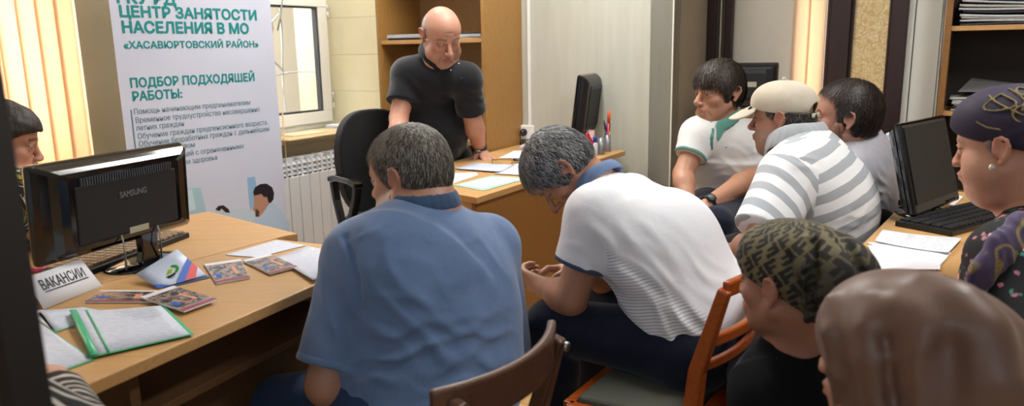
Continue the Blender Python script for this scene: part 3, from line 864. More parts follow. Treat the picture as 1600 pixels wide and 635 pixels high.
# conduit and socket on the back wall
t_c = 1.235
tag(MB().slab([BP(t_c, 0.001)[:2], BP(t_c+.016, .001)[:2], BP(t_c+.016, .013)[:2], BP(t_c, .013)[:2]], .86, ZTOP).build('cable_conduit', M_white, bevel=.002), 'white vertical cable conduit running down to the wall socket', 'conduit')
sk = empty('wall_socket', BP(t_c, .0, .80), 0, 'white double wall socket with a black plug in it', 'socket'); o = np.array(sk.location)
mb = MB(); mb.slab([(BP(t_c-.045, .001)-o)[:2], (BP(t_c+.04, .001)-o)[:2], (BP(t_c+.04, .03)-o)[:2], (BP(t_c-.045, .03)-o)[:2]], -.02, .06); mb.build('socket_plate', M_white, sk, bevel=.006)
c = BP(t_c-.018, .03, .82)-o
mb = MB(); mb.lathe([(.021, 0), (.021, .012), (.014, .02), (.011, .034)], (0, 0, 0), 16, M=frame_matrix(c, (0, 0, 1), -U)); mb.tube([c-U*.03, c-U*.05+np.array([0, 0, -.012]), c-U*.045+np.array([0, 0, -.06]), c-U*.03+np.array([0, 0, -.14])], .0045, 8)
mb.build('power_plug', M_black, sk)

# ---- outside: neighbour's wall, cream pilaster, grille
def out(s, o_, z): return WP(s, -o_, z)
e1 = tag(MB().slab([out(-1.8, 1.9, 0)[:2], out(3.6, 1.9, 0)[:2], out(3.6, 2.1, 0)[:2], out(-1.8, 2.1, 0)[:2]], .0, 2.6).build('garden_wall', mat('bleached outside wall', 'F3F0EA', .9)), 'bleached white wall across the yard outside the window', 'wall')
e2 = tag(MB().slab([out(-.95, .75, 0)[:2], out(-.13, .75, 0)[:2], out(-.13, .45, 0)[:2], out(-.95, .45, 0)[:2]], .0, 2.8, ).build('outside_pilaster', mat('yellow outside plaster', 'EFE2B4', .9, nz='E6D49C', nscale=6)), 'pale yellow plaster pilaster outside the window', 'pilaster')
g = empty('window_grille', out(.35, .42, .9), 0, 'white curved iron grille outside the window', 'grille'); o = np.array(g.location)
mb = MB()
def gp(s, z, oo=.43): return out(s, oo, z)-o
for s_, w_ in ((.43, .03), (.30, .012), (.52, .0), (.62, .02)):
    mb.tube([gp(s_+w_*sin(k*.9), .85+k*.12) for k in range(13)], .0065, 6)
mb.tube([gp(s_, 1.16+.01*sin(s_*9)) for s_ in np.linspace(.02, 1.0, 9)], .006, 6)
mb.tube([gp(.52-.16*sin(k/8*pi), 1.25+k*.05) for k in range(9)], .006, 6)
mb.tube([gp(.30+.14*sin(k/8*pi), 1.18+k*.045) for k in range(9)], .006, 6)
mb.build('grille_bars', mat('grille enamel', 'B9BCC0', .5), g)
tag(MB().box(out(.66, 1.5, 1.03), (.16, .12, .20), rz=YAW, bev=.01).box(out(.66, 1.45, .93), (.24, .16, .02), rz=YAW).build('outdoor_box', mat('faded red box', 'D58A88', .7)), 'faded red box standing outside the window', 'box')
# ---------------------------------------------------------------- bookcases
def bookcase(A, du, dn, W, D, Hh, shelves, mside, mback, label, group=None, th=.02, divs=()):
    """A: front-left bottom corner; du width direction; dn direction from front to back"""
    r = empty('bookcase', A, 0, label, 'bookcase', group)
    def q(a, b): return (du*a+dn*b)[:2]
    for a in (0, W-th):
        MB().slab([q(a, 0), q(a+th, 0), q(a+th, D), q(a, D)], 0, Hh).build('side_panel', mside, r, bevel=.001)
    MB().slab([q(th, D-.008), q(W-th, D-.008), q(W-th, D), q(th, D)], .05, Hh).build('back_panel', mback, r)
    MB().slab([q(th, 0), q(W-th, 0), q(W-th, D-.01), q(th, D-.01)], Hh-th, Hh).build('top_panel', mside, r)
    for z in shelves:
        MB().slab([q(th, .012), q(W-th, .012), q(W-th, D-.009), q(th, D-.009)], z-.022, z).build('shelf', W_edge, r, bevel=.001)
    return r
DB = .40
A1 = BP(1.196, DB)                        # front right corner of the bookcase by the standing man
LB = .735
bookcase(A1+V*LB, -V, U, LB, DB-.005, 2.3, (.06, .42, .80, 1.355, 1.80), W_case, W_case2, 'tall light brown open bookcase behind the standing man')
A2 = RP(1.205, .36)
bookcase(A2, -V, U, .95, .35, 2.3, (.06, .55, .975, 1.365, 1.78), W_case3, W_caseback, 'tall dark open bookcase with paper stacks at the right edge', th=.028)

# ---------------------------------------------------------------- papers
def sheet(name, px, z, m, label, cat='paper', group=None, th=.0012, D=None, bend=0.0, parent=None, build=True):
    """a thin sheet whose corners were measured on the desk top"""
    P = [PZ(x, y, z) for x, y in px]; c = sum(P)/len(P)
    mb = MB()
    if len(P) == 4 and bend:
        a, b, d, e = [p-c for p in P]
        f = lambda u, v: (a*(1-u)+b*u)*(1-v)+(e*(1-u)+d*u)*v+np.array([0, 0, bend*(abs(2*u-1)**2.5)*(.4+.6*v)])
        mb.quadgrid(f, 10, 4)
        o = mb.build(name, m, solid=th)
    else:
        mb.slab([(p-c)[:2] for p in P], 0, th); o = mb.build(name, m)
    o.location = Vector([float(v) for v in c])
    return tag(o, label, cat, group), P

def stack(name, A, du, dn, W, D, z, n, th, mats, label, cat='paper stack', group=None, jit=.008, leaf='sheet_bundle'):
    """loose stack of n bundles, one thing"""
    r = empty(name, A+np.array([0, 0, z]), 0, label, cat, group); zz = 0
    for i in range(n):
        w = W*(1-rng.uniform(0, .06)); d = D*(1-rng.uniform(0, .08)); j = rng.uniform(-jit, jit, 2); a = rng.uniform(-.04, .04)
        ca = du*cos(a)+dn*sin(a); cb = dn*cos(a)-du*sin(a); t = th*rng.uniform(.6, 1.4)
        q = lambda x, y: (du*j[0]+dn*j[1]+ca*x+cb*y)[:2]
        MB().slab([q(0, 0), q(w, 0), q(w, d), q(0, d)], zz, zz+t).build(leaf, mats[i % len(mats)], r, bevel=.0006)
        zz += t+.0004
    return r
M_gry = mat('grey folder', '8F9296', .6); M_dg = mat('dark file', '2B2C30', .5); M_mg = mat('magazine paper', 'B5B8BC', .4); M_ps = mat('old paper stack', 'A9A9A2', .8)
# standing man's bookcase: magazines on the shelf, binders low
b1 = lambda t, o_: A1+V*LB-V*t+U*o_
stack('magazine_stack', b1(.05, .03), -V, U, .28, .30, 1.355, 3, .009, [M_dg, M_mg, M_mg], 'flat magazines on the bookcase shelf left of the bald man', 'magazines', 'magazines on the bald man shelf')
stack('magazine_stack', b1(.42, .03), -V, U, .29, .30, 1.355, 3, .010, [M_gry, M_mg, M_dg], 'flat magazines on the bookcase shelf right of the bald man', 'magazines', 'magazines on the bald man shelf')
bn = empty('box_file', b1(.46, .05)+np.array([0, 0, .80]), 0, 'white box file with a black band low in the bookcase behind the standing man', 'box file'); 
q = lambda x, y: (-V*x+U*y)[:2]
MB().slab([q(0, 0), q(.24, 0), q(.24, .28), q(0, .28)], 0, .26).build('file_body', M_paper2, bn, bevel=.003)
MB().slab([q(-.002, -.002), q(.242, -.002), q(.242, .1), q(-.002, .1)], .12, .17).build('black_band', M_dg, bn)
stack('paper_stack', b1(.10, .03), -V, U, .30, .30, .80, 4, .02, [M_paper, M_ps], 'paper stack low in the bookcase behind the standing man', group=None)
# right bookcase stacks
b2 = lambda t, o_: A2-V*t+U*o_
def wavy_stack(name, A, du, dn, W, D, z, n, th, mats, label, lift):
    r = empty(name, A+np.array([0, 0, z]), 0, label, 'paper stack'); zz = 0.002
    for i in range(n):
        w = W*(1-rng.uniform(0, .05)); d = D; t = th*rng.uniform(.7, 1.3); j = rng.uniform(-.012, .012); l = lift*i/n
        f = lambda u, v: du*(j+w*u)+dn*(.3*j+d*v)+np.array([0, 0, zz+l*(1-u)**3*1.0+.003*sin(u*5+i)])
        mb = MB(); mb.quadgrid(f, 10, 2); mb.build('sheet_bundle', mats[i % len(mats)], r, solid=t)
        zz += t+.0025
    return r
wavy_stack('paper_stack', b2(.06, .02), -V, U, .62, .30, 1.372, 10, .009, [M_dg, M_mg, M_ps, M_mg], 'thick curling stack of papers on the upper shelf of the right bookcase', .035)
wavy_stack('paper_stack', b2(.06, .02), -V, U, .50, .30, .982, 6, .008, [M_ps, M_dg, M_ps, M_ps, M_mg], 'grey paper stack on the lower shelf of the right bookcase', .0)
tp = MB(); tp.prism([(0, 0, 0), tuple(-V*.44+np.array([0, 0, -.004])), tuple(-V*.42+U*.26), tuple(-V*.05+U*.27+np.array([0, 0, .05]))], (0, 0, .003))
o = tp.build('open_folder', mat('grey folder cover', '77797B', .6)); o.location = Vector([float(v) for v in b2(.08, .03)+np.array([0, 0, 1.065])])
tag(o, 'grey folder lying open on top of the lower paper stack in the right bookcase', 'folder')
sb = tag(MB().box((0, 0, 0), (.20, .16, .09), bev=.004).build('paper_ream', mat('pale blue white ream', 'C9D6EC', .5)), 'pale blue paper ream on the lower right shelf above the purple headscarf', 'paper ream')
sb.location = Vector([float(v) for v in b2(.62, .14)+np.array([0, 0, 1.023])]); sb.rotation_euler = (0, 0, atan2(-V[1], -V[0]))

# ---------------------------------------------------------------- desks
def poly_desk(name, pts, label, front=None, th=.026, legs=None, z=.75):
    c = np.array([sum(p[0] for p in pts)/len(pts), sum(p[1] for p in pts)/len(pts), 0])
    r = empty(name, c, 0, label, 'desk')
    mb = MB(); mb.slab([np.array(p[:2])-c[:2] for p in pts], z-th, z)
    t = mb.build('desk_top', W_desk, r, bevel=.003)
    return r, c
def panel(r, c, a, b, z0, z1, th, m, name):
    a = np.array(a[:2])-c[:2]; b = np.array(b[:2])-c[:2]; d = nrm(b-a); n = np.array([-d[1], d[0]])*th/2
    return MB().slab([a-n, b-n, b+n, a+n], z0, z1).build(name, m, r, bevel=.001)
def rot_obj_tex(o, ang): pass

# standing man's desk
SA = np.array([-.132, 2.793, 0]); SB = np.array([.615, 4.03, 0]); su = nrm(SB-SA); sn = np.array([-su[1], su[0], 0])
SD, SE = SB+sn*.66, SA+sn*.60+su*.14
rS, cS = poly_desk('office_desk', [SA, SB, SD, SE], 'long brown desk the standing man leans on, covered with papers')
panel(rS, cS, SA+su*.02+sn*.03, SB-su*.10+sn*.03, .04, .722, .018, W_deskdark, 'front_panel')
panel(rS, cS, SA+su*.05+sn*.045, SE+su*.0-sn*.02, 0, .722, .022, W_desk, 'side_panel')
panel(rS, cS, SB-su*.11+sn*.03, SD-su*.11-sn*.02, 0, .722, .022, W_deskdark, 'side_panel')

# front left desk
LA = PZ(150, 595, .75); LBb = PZ(505, 440, .75); lu = nrm(LBb-LA); ln = np.array([-lu[1], lu[0], 0])
P_FR = LA+lu*.90; P_R2 = PZ(430, 373.5, .75)
P_NL = LA-lu*.62; 
J1 = PZ(400, 382, .75); J2 = PZ(311, 405, .75); ju = nrm(J1-J2)
P_BL = J2-ju*1.25
P_J = P_R2
rL, cL = poly_desk('office_desk', [P_NL, P_FR, P_J, P_BL], 'light oak desk in the left foreground covered with leaflets and folders')
panel(rL, cL, P_NL+lu*.02+ln*.12, P_FR-lu*.10+ln*.12, .32, .60, .018, W_deskshade, 'modesty_panel')
panel(rL, cL, P_FR-lu*.08+ln*.05, P_J-lu*.09-ln*.03+lu*.03, 0, .722, .022, W_deskshade, 'side_panel')
panel(rL, cL, LA+lu*.10+ln*.04, LA+lu*.10+ln*.36, 0, .722, .022, W_deskshade, 'side_panel')
panel(rL, cL, P_NL+lu*.03+ln*.04, P_NL+lu*.03+ln*.45, 0, .722, .022, W_deskshade, 'side_panel')
tr = MB(); a = LA+lu*.12+ln*.05-cL; b = P_FR-lu*.12+ln*.05-cL
tr.slab([a[:2], b[:2], (b+ln*.30)[:2], (a+ln*.30)[:2]], .600, .618); tr.build('under_shelf', W_deskshade, rL, bevel=.001)
# desk behind it, a little higher
K1 = PZ(465, 362.5, .757); K2_ = PZ(327, 328.5, .757); K3 = PZ(273, 337.6, .757); 
ku = nrm(K3-K2_)
Jq = P_BL+np.array([0, 0, 0])
gap = ln*.006
rB, cB = poly_desk('office_desk', [P_BL+gap, J2+gap, J1+ju*.11+gap, K1, K2_, K3+ku*.35], 'light oak desk standing behind the foreground desk next to the banner', z=.752)
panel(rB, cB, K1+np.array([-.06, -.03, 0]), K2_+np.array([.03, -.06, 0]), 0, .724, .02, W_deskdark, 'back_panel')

# right desk
RA = np.array([.993, 2.059, 0]); RB = np.array([1.333, 2.529, 0]); ru = nrm(RB-RA); rn = np.array([ru[1], -ru[0], 0])
RP0 = RA-ru*.36; RP1 = RA+ru*.95
rR, cR = poly_desk('office_desk', [RP0, RP0+rn*1.15, RP1+rn*1.15, RP1], 'brown desk on the right carrying a monitor, a keyboard and papers')
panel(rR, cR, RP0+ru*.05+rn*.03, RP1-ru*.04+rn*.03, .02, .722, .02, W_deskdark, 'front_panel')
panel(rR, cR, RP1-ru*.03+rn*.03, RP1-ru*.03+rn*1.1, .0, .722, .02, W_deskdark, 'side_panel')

# side cabinet behind the young man
sc0 = RP(.10, .50)
cb = empty('side_cabinet', sc0, 0, 'light wooden cabinet behind the young man carrying a black monitor', 'cabinet')
q = lambda x, y: (-V*x+U*y)[:2]
MB().slab([q(0, .02), q(.75, .02), q(.75, .44), q(0, .44)], 0, .93).build('cabinet_body', W_desk, cb, bevel=.002)
MB().slab([q(-.01, 0), q(.76, 0), q(.76, .45), q(-.01, .45)], .93, .955).build('cabinet_top', W_edge, cb, bevel=.003)
for x in (.01, .38):
    d = MB().slab([q(x, .0), q(x+.36, .0), q(x+.36, .018), q(x, .018)], .08, .91).build('door', W_desk, cb, bevel=.002)
    MB().slab([q(x+.32 if x < .2 else x+.03, -.02), q(x+.335 if x < .2 else x+.045, -.02), q(x+.335 if x < .2 else x+.045, 0), q(x+.32 if x < .2 else x+.03, 0)], .5, .6).build('handle', M_steel, d)

# ---------------------------------------------------------------- monitors
def monitor(C, wdir, tilt, W, Hh, label, back_logo=None, lift=.09, base=(.11, .085), ts=.05, gloss=True, sticker=None, group=None, xoff=0.0):
    """C: point on the table under the neck; wdir: screen width direction seen from the screen side left->right; the screen faces wdir x up"""
    w = nrm(wdir); up0 = np.array([0, 0, 1.]); f = np.cross(w, up0)            # f: screen normal (towards its user)
    up = nrm(up0*cos(tilt)-f*sin(tilt)); fn = np.cross(w, up)
    r = empty('computer_monitor', C, 0, label, 'monitor', group)
    M = frame_matrix(w*xoff+np.array([0, 0, lift]), w, fn)            # local x=w, y = fn x w = up
    mb = MB(); mb.box((0, Hh/2, -ts*.28), (W, Hh, ts*.5), bev=.010, M=M); mb.build('screen_bezel', M_gloss, r)
    mb = MB(); mb.box((0, Hh/2+.008, -.0005), (W-.036, Hh-.052, .004), M=M); mb.build('screen', M_screen, r)
    # bulging rear shell
    mb = MB(); n = 8; rings = []
    for k in range(5):
        t = k/4; s_ = 1-.16*t-.12*t*t; rings.append([Vector((W/2*s_*x, Hh/2+Hh/2*(s_*.98)*y, -ts*.5-ts*.75*sin(t*pi/2))) for x, y in
            ((-1, -.92), (-.96, -1), (.96, -1), (1, -.92), (1, .92), (.96, 1), (-.96, 1), (-1, .92))])
    vs = [[mb.bm.verts.new(M @ v) for v in R] for R in rings]
    for A, B in zip(vs, vs[1:]):
        for k in range(8): mb.bm.faces.new((A[k], A[(k+1) % 8], B[(k+1) % 8], B[k]))
    mb.bm.faces.new(vs[-1]); mb.bm.faces.new(vs[0][::-1])
    sh = mb.build('rear_shell', M_gloss if gloss else M_black, r, bevel=.004)
    # ribbed vent and inset panel
    mb = MB(); mb.box((0, Hh*.46, -ts*1.26), (W*.66, Hh*.60, .006), bev=.004, M=M); mb.build('rear_cover', M_matblk, r)
    mb = MB()
    for k in range(38): mb.box((-W*.29+k*W*.58/37, Hh*.795, -ts*1.26-.001), (.0032, .020, .008), M=M)
    mb.build('vent', mat('vent ribs', '4A4E55', .4), r)
    # neck and base
    nb = np.array([0, 0, 0])-f*(ts*.9); 
    mb = MB(); mb.sweep([nb+np.array([0, 0, .008]), nb+np.array([0, 0, lift*.6]), M @ Vector((-xoff, Hh*.22, -ts*.9))], [.07, .05, .06], [.022, .022, .026], up=f)
    mb.build('stand_neck', M_gloss, r, bevel=.003)
    mb = MB()
    mb.lathe([(.98, 0), (1, .004), (.97, .009), (.5, .016), (.12, .02)], (0, 0, 0), 36, M=frame_matrix(-f*.03, w, (0, 0, 1)) @ Matrix.Diagonal((base[0], base[1], 1, 1)))
    mb.build('stand_base', M_gloss, r, smooth=True)
    if back_logo:
        Mt = frame_matrix(M @ Vector((-.01, Hh*.56, -ts*1.26-.0042)), -w, -fn)
        text_mesh('logo', back_logo, .021, mat('grey logo', '63676C', .4), r, Mt, bold=.0007, width=.082, align='CENTER')
    if sticker:
        mb = MB(); mb.box((sticker[0], sticker[1], -ts*1.26-.004), (sticker[2], sticker[3], .0012), M=M); mb.build('sticker', mat('pale sticker', 'A9A892', .6), r)
    return r, M

# left monitor seen from behind: width direction on the photo runs to the right and away
mA = PZ(212, 424, .75)+np.array([-.035, .075, 0]); 
wl = nrm([.36, .933, 0])
rm, MM = monitor(mA+np.array([0, 0, 0]), wl, -.06, .475, .300, 'black glossy computer monitor seen from behind on the left desk', 'SAMSUNG', lift=.075, base=(.125, .10), ts=.062, sticker=None) if False else (None, None)
def left_monitor():
    # here the user sits on the far left side: screen normal points away from the camera
    w = -wl
    return monitor(mA, w, .05, .465, .240, 'black glossy computer monitor seen from behind on the left desk', 'SAMSUNG', lift=.070, base=(.110, .085), ts=.052, sticker=(-.02, .045, .060, .016), xoff=.06)
rm, MM = left_monitor()
# cables at its back
M_cbl = mat('grey cable', '7D828A', .5)
for x, nm in ((-.085, 0), (.03, 1)):
    a = MM @ Vector((x, .055, -.055)); 
    mb = MB(); P0 = np.array(a); mb.tube([P0, P0+np.array([.012, -.010, -.03]), P0+np.array([.014, -.012, -.07]), P0+np.array([.006, -.0, -(a.z-.012)])], .0024, 8); mb.build('cable', M_cbl, rm)
mb = MB(); mb.box((-.085, .060, -.062), (.026, .012, .012), M=MM); mb.build('video_plug', mat('blue plug', '2A2F86', .4), rm)

# standing man's monitor, seen from the edge
mC = PZ(903, 229, .75)
monitor(PD(905, 229, 4.08)*np.array([1, 1, 0])+np.array([0, 0, .75]), -nrm([.33, .94, 0]), .12, .42, .33, 'black monitor seen from its edge on the desk beside the pen cups', lift=.085, base=(.11, .09), ts=.05, gloss=False)
# monitor behind the young man
mD = PD(1164, 150, 4.22); mD[2] = .955
monitor(mD, nrm([-.92, .25, 0]), .02, .34, .225, 'black monitor seen from behind standing on the cabinet behind the young man', lift=.02, base=(.10, .08), ts=.045, gloss=False, sticker=(-.02, .11, .07, .028))

# right monitor, screen towards the right foreground
def right_monitor():
    b = PZ(1432, 345, .75)
    w = nrm([.75, .66, 0])
    # screen normal = w x up = (.866,-.5): towards the right foreground
    return monitor(b+np.array([.105, .06, 0]), w, .25, .372, .292, 'black monitor with a dark screen on the right desk', lift=.025, base=(.11, .10), ts=.045)
rmr, MR = right_monitor()
mb = MB()
for k in range(4): mb.box((.08+k*.022, .012, .0035), (.012, .006, .003), M=MR)
mb.build('button', mat('dark grey button', '2E3033', .4), rmr)

# ---------------------------------------------------------------- keyboards
def keyboard(c, xd, L, W, label, m1=M_black, mk=None):
    r = empty('keyboard', c, 0, label, 'keyboard'); xd = nrm(xd); yd = np.array([-xd[1], xd[0], 0]); M = frame_matrix((0, 0, 0), xd, (0, 0, 1))
    MB().box((0, 0, .009), (L, W, .018), bev=.004, M=M).build('keyboard_body', m1, r)
    mb = MB()
    for i in range(17):
        for j in range(5):
            mb.box((-L/2+.02+i*(L-.04)/16, -W/2+.022+j*(W-.045)/4, .021), ((L-.04)/16*.82, (W-.04)/4*.8, .008), bev=.0015, M=M)
    mb.build('keys', mk or mat('keys dark', '1E1F22', .5), r)
    return r
kc = PZ(190, 400, .75)
keyboard(kc+np.array([.0, .0, 0]), nrm(PZ(250, 378, .75)-PZ(125, 425, .75)), .43, .13, 'black keyboard with tan keys lying behind the left monitor', mk=mat('tan keys', '9C8468', .5))
keyboard(PZ(1502, 346, .75), nrm([.84, .54, 0]), .44, .17, 'black keyboard lying on the right desk next to the purple scarf woman')

# ---------------------------------------------------------------- office chair
def office_chair():
    c = np.array([-.552, 3.62, 0]); r = empty('office_chair', c, 0, 'black fabric office chair with armrests standing before the radiator', 'office chair')
    f = nrm([.80, -.60, 0]); s = np.array([f[1], -f[0], 0])     # front direction, right side
    f = nrm([.62, -.78, 0]); s = np.array([-f[1], f[0], 0])
    M_fab = mat('black chair fabric', '101114', .95, bump=.4, bscale=600, sheen=.2)
    Mb = frame_matrix(-f*.20+np.array([0, 0, .80]), s, -f*.98+np.array([0, 0, .17]))
    S = Sdf()
    X = np.array(Mb.to_3x3())
    cc = c-f*.22+np.array([0, 0, .745]); Rb = np.stack([s, -f, np.array([0, 0, 1.])], 1)
    tl = .10; Rt = np.stack([s, nrm(-f*cos(tl)+np.array([0, 0, -sin(tl)])), nrm(np.array([0, 0, cos(tl)])-f*sin(tl))], 1)
    S.add(lambda P: (lambda q: np.maximum(((np.abs(q[:, 0])/.195)**2.6+(np.abs(q[:, 2])/.255)**2.6)**(1/2.6)*.22-.22, np.abs(q[:, 1]+.25*q[:, 0]**2-.01)-.028)-.012)((P-cc) @ Rt), cc, .42, .01)
    b = mesh_sdf('backrest', S, .008, M_fab, None); b.location = (0, 0, 0)
    b.parent = r; b.matrix_parent_inverse = Matrix.Translation(-r.location)
    S = Sdf(); sc_ = c+f*.05+np.array([0, 0, .475]); Rs = np.stack([s, f, np.array([0, 0, 1.])], 1)
    S.add(lambda P: (lambda q: np.maximum(((np.abs(q[:, 0])/.235)**4+(np.abs(q[:, 1])/.225)**4)**.25*.22-.22, np.abs(q[:, 2])-.026)-.014)((P-sc_) @ Rs), sc_, .40, .01)
    b = mesh_sdf('seat', S, .009, M_fab, None); b.parent = r; b.matrix_parent_inverse = Matrix.Translation(-r.location)
    for sg in (-1, 1):
        o_ = s*sg*.27
        def q(a, z): return o_+f*a+np.array([0, 0, z])
        mb = MB(); mb.sweep([q(-.16, .70), q(-.10, .715), q(.06, .715), q(.115, .70)], [.05, .055, .055, .045], .026); ar = mb.build('armrest_pad', M_gloss, r, bevel=.006)
        mb = MB(); mb.sweep([q(.10, .695), q(.085, .64), q(.01, .50), q(-.02, .455)], [.035]*4, [.03]*4, up=f); mb.sweep([q(-.14, .69), q(-.12, .60), q(-.07, .48), q(-.05, .455)], [.035]*4, [.028]*4, up=f)
        mb.sweep([q(-.04, .46), q(-.04, .445)-s*sg*.12], .05, .02, up=f); mb.build('armrest_bracket', M_black, r, bevel=.004)
    MB().sweep([-f*.10+np.array([0, 0, .43]), -f*.27+np.array([0, 0, .46]), -f*.275+np.array([0, 0, .70])], .06, .014, up=f).build('back_bracket', M_black, r)
    MB().tube([(0, 0, .10), (0, 0, .45)], .026, 14).build('gas_column', M_black, r)
    MB().tube([f*.05+s*.12+np.array([0, 0, .43]), f*.08+s*.30+np.array([0, 0, .425])], .006, 8).build('lever', M_steel, r)
    for k in range(5):
        a = 2*pi*k/5+.3; d = np.array([cos(a), sin(a), 0])
        lg = MB().sweep([d*.02+np.array([0, 0, .115]), d*.27+np.array([0, 0, .075])], [.05, .035], [.035, .022]).build('base_leg', M_black, r, bevel=.004)
        MB().lathe([(.012, -.022), (.026, -.02), (.026, .02), (.012, .022)], (0, 0, 0), 14, M=frame_matrix(d*.27+np.array([0, 0, .028]), (0, 0, 1), np.cross(d, [0, 0, 1]))).build('caster', M_black, lg)
office_chair()

# ---------------------------------------------------------------- wooden chairs
W_walnut = wood('walnut stained wood', '56382A', '452A1A', (1, 6, 6), .35, coat=.3)
W_cherry = wood('orange cherry wood', 'B4581C', '97420F', (1, 6, 6), .3, coat=.5)
M_seatfab = mat('grey green seat fabric', '55584F', .95, bump=.5, bscale=500)

def bow(a, b, n, dirv, amt, zc=0):
    return [a*(1-t)+b*t+dirv*amt*4*t*(1-t)+np.array([0, 0, zc*4*t*(1-t)]) for t in np.linspace(0, 1, n)]
def wooden_chair(name, A, B, front, m, label, top=.82, kind='bow', seat=M_seatfab, seatz=.45, group=None, dep=.42):
    """A, B: feet of the two back posts (left/right as seen from behind); front: unit vector to the front"""
    A = np.array([A[0], A[1], 0.]); B = np.array([B[0], B[1], 0.]); c = (A+B)/2
    r = empty(name, c, 0, label, 'chair', group); a, b = A-c, B-c; f = nrm(front); Z = np.array([0, 0, 1.]); s = nrm(b-a)
    # posts: leave the floor, curve back above the seat
    for p in (a, b):
        pts = [p-f*.03, p+Z*.22-f*.005, p+Z*seatz, p+Z*(seatz+.16)-f*.015, p+Z*(top-.02)-f*.07]
        MB().sweep(pts, [.030, .034, .040, .036, .026], [.028, .032, .040, .036, .028], up=f).build('back_post', m, r, bevel=.006, seg=3)
    if kind == 'bow':
        ta, tb = a+Z*(top-.035)-f*.065, b+Z*(top-.035)-f*.065
        pts = bow(ta-s*.03-f*-.028, tb+s*.03-f*-.028, 14, -f, .055)
        MB().sweep(pts, .018, .075).build('back_rail', m, r, bevel=.006)
        for p in (ta, tb): MB().lathe([(.0, 0), (.010, 0), (.010, .006), (.004, .008)], (0, 0, 0), 12, M=frame_matrix(p-f*.020, Z, -f)).build('bolt', M_steel, r)
    else:
        for zz, hh, am in ((top-.02, .036, .03), (top-.15, .028, .045), (top-.215, .022, .045)):
            k_ = (zz-seatz-.16)/(top-.02-seatz-.16)
            off = -f*(.015+.055*max(k_, 0))
            pts = bow(a+Z*zz+off, b+Z*zz+off, 12, -f, am, 0)
            MB().sweep(pts, .018, hh).build('back_slat', m, r, bevel=.005)
    fa, fb = a+f*dep-s*.02, b+f*dep+s*.02
    for p in (fa, fb): MB().sweep([p, p+Z*(seatz-.02)], [.026, .036], [.026, .036], up=f).build('front_leg', m, r, bevel=.004)
    for p, q_ in ((a, fa), (b, fb), (fa, fb), (a, b)):
        MB().sweep([p+Z*(seatz-.025), q_+Z*(seatz-.025)], .030, .062).build('seat_rail', m, r, bevel=.003)
    mb = MB(); mb.slab([(a+f*.02+s*.016)[:2], (b+f*.02-s*.016)[:2], (fb-f*.016-s*.012)[:2], (fa-f*.016+s*.012)[:2]], seatz-.02, seatz+.022); mb.build('seat', seat, r, bevel=.012, seg=3)
    return r
# the blue-shirt man's chair: posts measured behind him
cA = np.array([-.085, 1.075, 0]); cB = np.array([.085, 1.36, 0])
fB = nrm([-.857, .515, 0]); 
# ================================================================ people
Z1 = np.array([0, 0, 1.])
def skin_mat(name):
    if name in MATS: return MATS[name]
    t = NT(name); a = t.n('ShaderNodeAttribute'); a.attribute_name = 'Col'
    v = t.coord('Object'); f = t.noise(v, 90, 3, .6)
    c = t.mix(.25, a.outputs['Color'], t.ramp(f, [(.3, (.80, .66, .60, 1)), (.7, (1, 1, 1, 1))]), 'MULTIPLY')
    t.l(c, t.b.inputs['Base Color']); t.set(Roughness=.48)
    t.b.inputs['Subsurface Weight'].default_value = .12; t.b.inputs['Subsurface Radius'].default_value = (1, .35, .2); t.b.inputs['Subsurface Scale'].default_value = .006
    t.bump(t.noise(v, 500, 3, .6), .12, .0006)
    MATS[name] = t.m; return t.m
M_skin = skin_mat('skin')

def cloth(name, hexc, rough=.85, nzc=None, bump=.25, sheen=.15, weave=700, big=.35):
    if name in MATS: return MATS[name]
    t = NT(name); v = t.coord('Object'); c = srgb(hexc)
    f = t.noise(v, 12, 4, .6); c2 = srgb(nzc) if nzc else tuple(x*.86 for x in c[:3])+(1,)
    t.l(t.ramp(f, [(.3, c2), (.7, c)]), t.b.inputs['Base Color']); t.set(Roughness=rough)
    t.b.inputs['Sheen Weight'].default_value = sheen; t.b.inputs['Specular IOR Level'].default_value = .25
    a = t.noise(v, weave, 2, .5); b = t.noise(v, 18, 3, .55, .6)
    m = t.n('ShaderNodeMath', operation='MULTIPLY_ADD'); m.inputs[1].default_value = .12; t.l(a, m.inputs[0]); 
    m2 = t.n('ShaderNodeMath', operation='MULTIPLY'); m2.inputs[1].default_value = big*4; t.l(b, m2.inputs[0]); t.l(m2.outputs[0], m.inputs[2])
    t.bump(m.outputs[0], bump, .004)
    MATS[name] = t.m; return t.m

def hair_mat(name, dark, light, lo=.42, hi=.66, rot=(0, 0, 0), stretch=(1, 1, .16), sc=170, rough=.55):
    if name in MATS: return MATS[name]
    t = NT(name); v = t.coord('Object', stretch, rot); f = t.noise(v, sc, 3, .6, .4); g = t.noise(v, sc*.25, 3, .6, .3)
    m = t.n('ShaderNodeMath', operation='ADD'); t.l(f, m.inputs[0]); t.l(g, m.inputs[1])
    m2 = t.n('ShaderNodeMath', operation='MULTIPLY'); m2.inputs[1].default_value = .5; t.l(m.outputs[0], m2.inputs[0])
    t.l(t.ramp(m2.outputs[0], [(lo, srgb(dark)), (hi, srgb(light))]), t.b.inputs['Base Color']); t.set(Roughness=rough)
    t.bump(m2.outputs[0], .9, .004); MATS[name] = t.m; return t.m

EAR_L = np.array([-.085, -.028, -.004])
def head_at(px, py, D, yaw, pitch=0, roll=0, sc=1.0, ear=None):
    """frame of a head; px,py is the head centre or, with ear=-1/+1, the left/right ear as measured"""
    R = rot_frame(radians(yaw), radians(pitch), radians(roll)); c = PD(px, py, D)
    if ear:
        e = EAR_L*np.array([-ear if ear > 0 else 1, 1, 1]); c = c-R @ (e*sc)
    return Fr(c, R, sc)

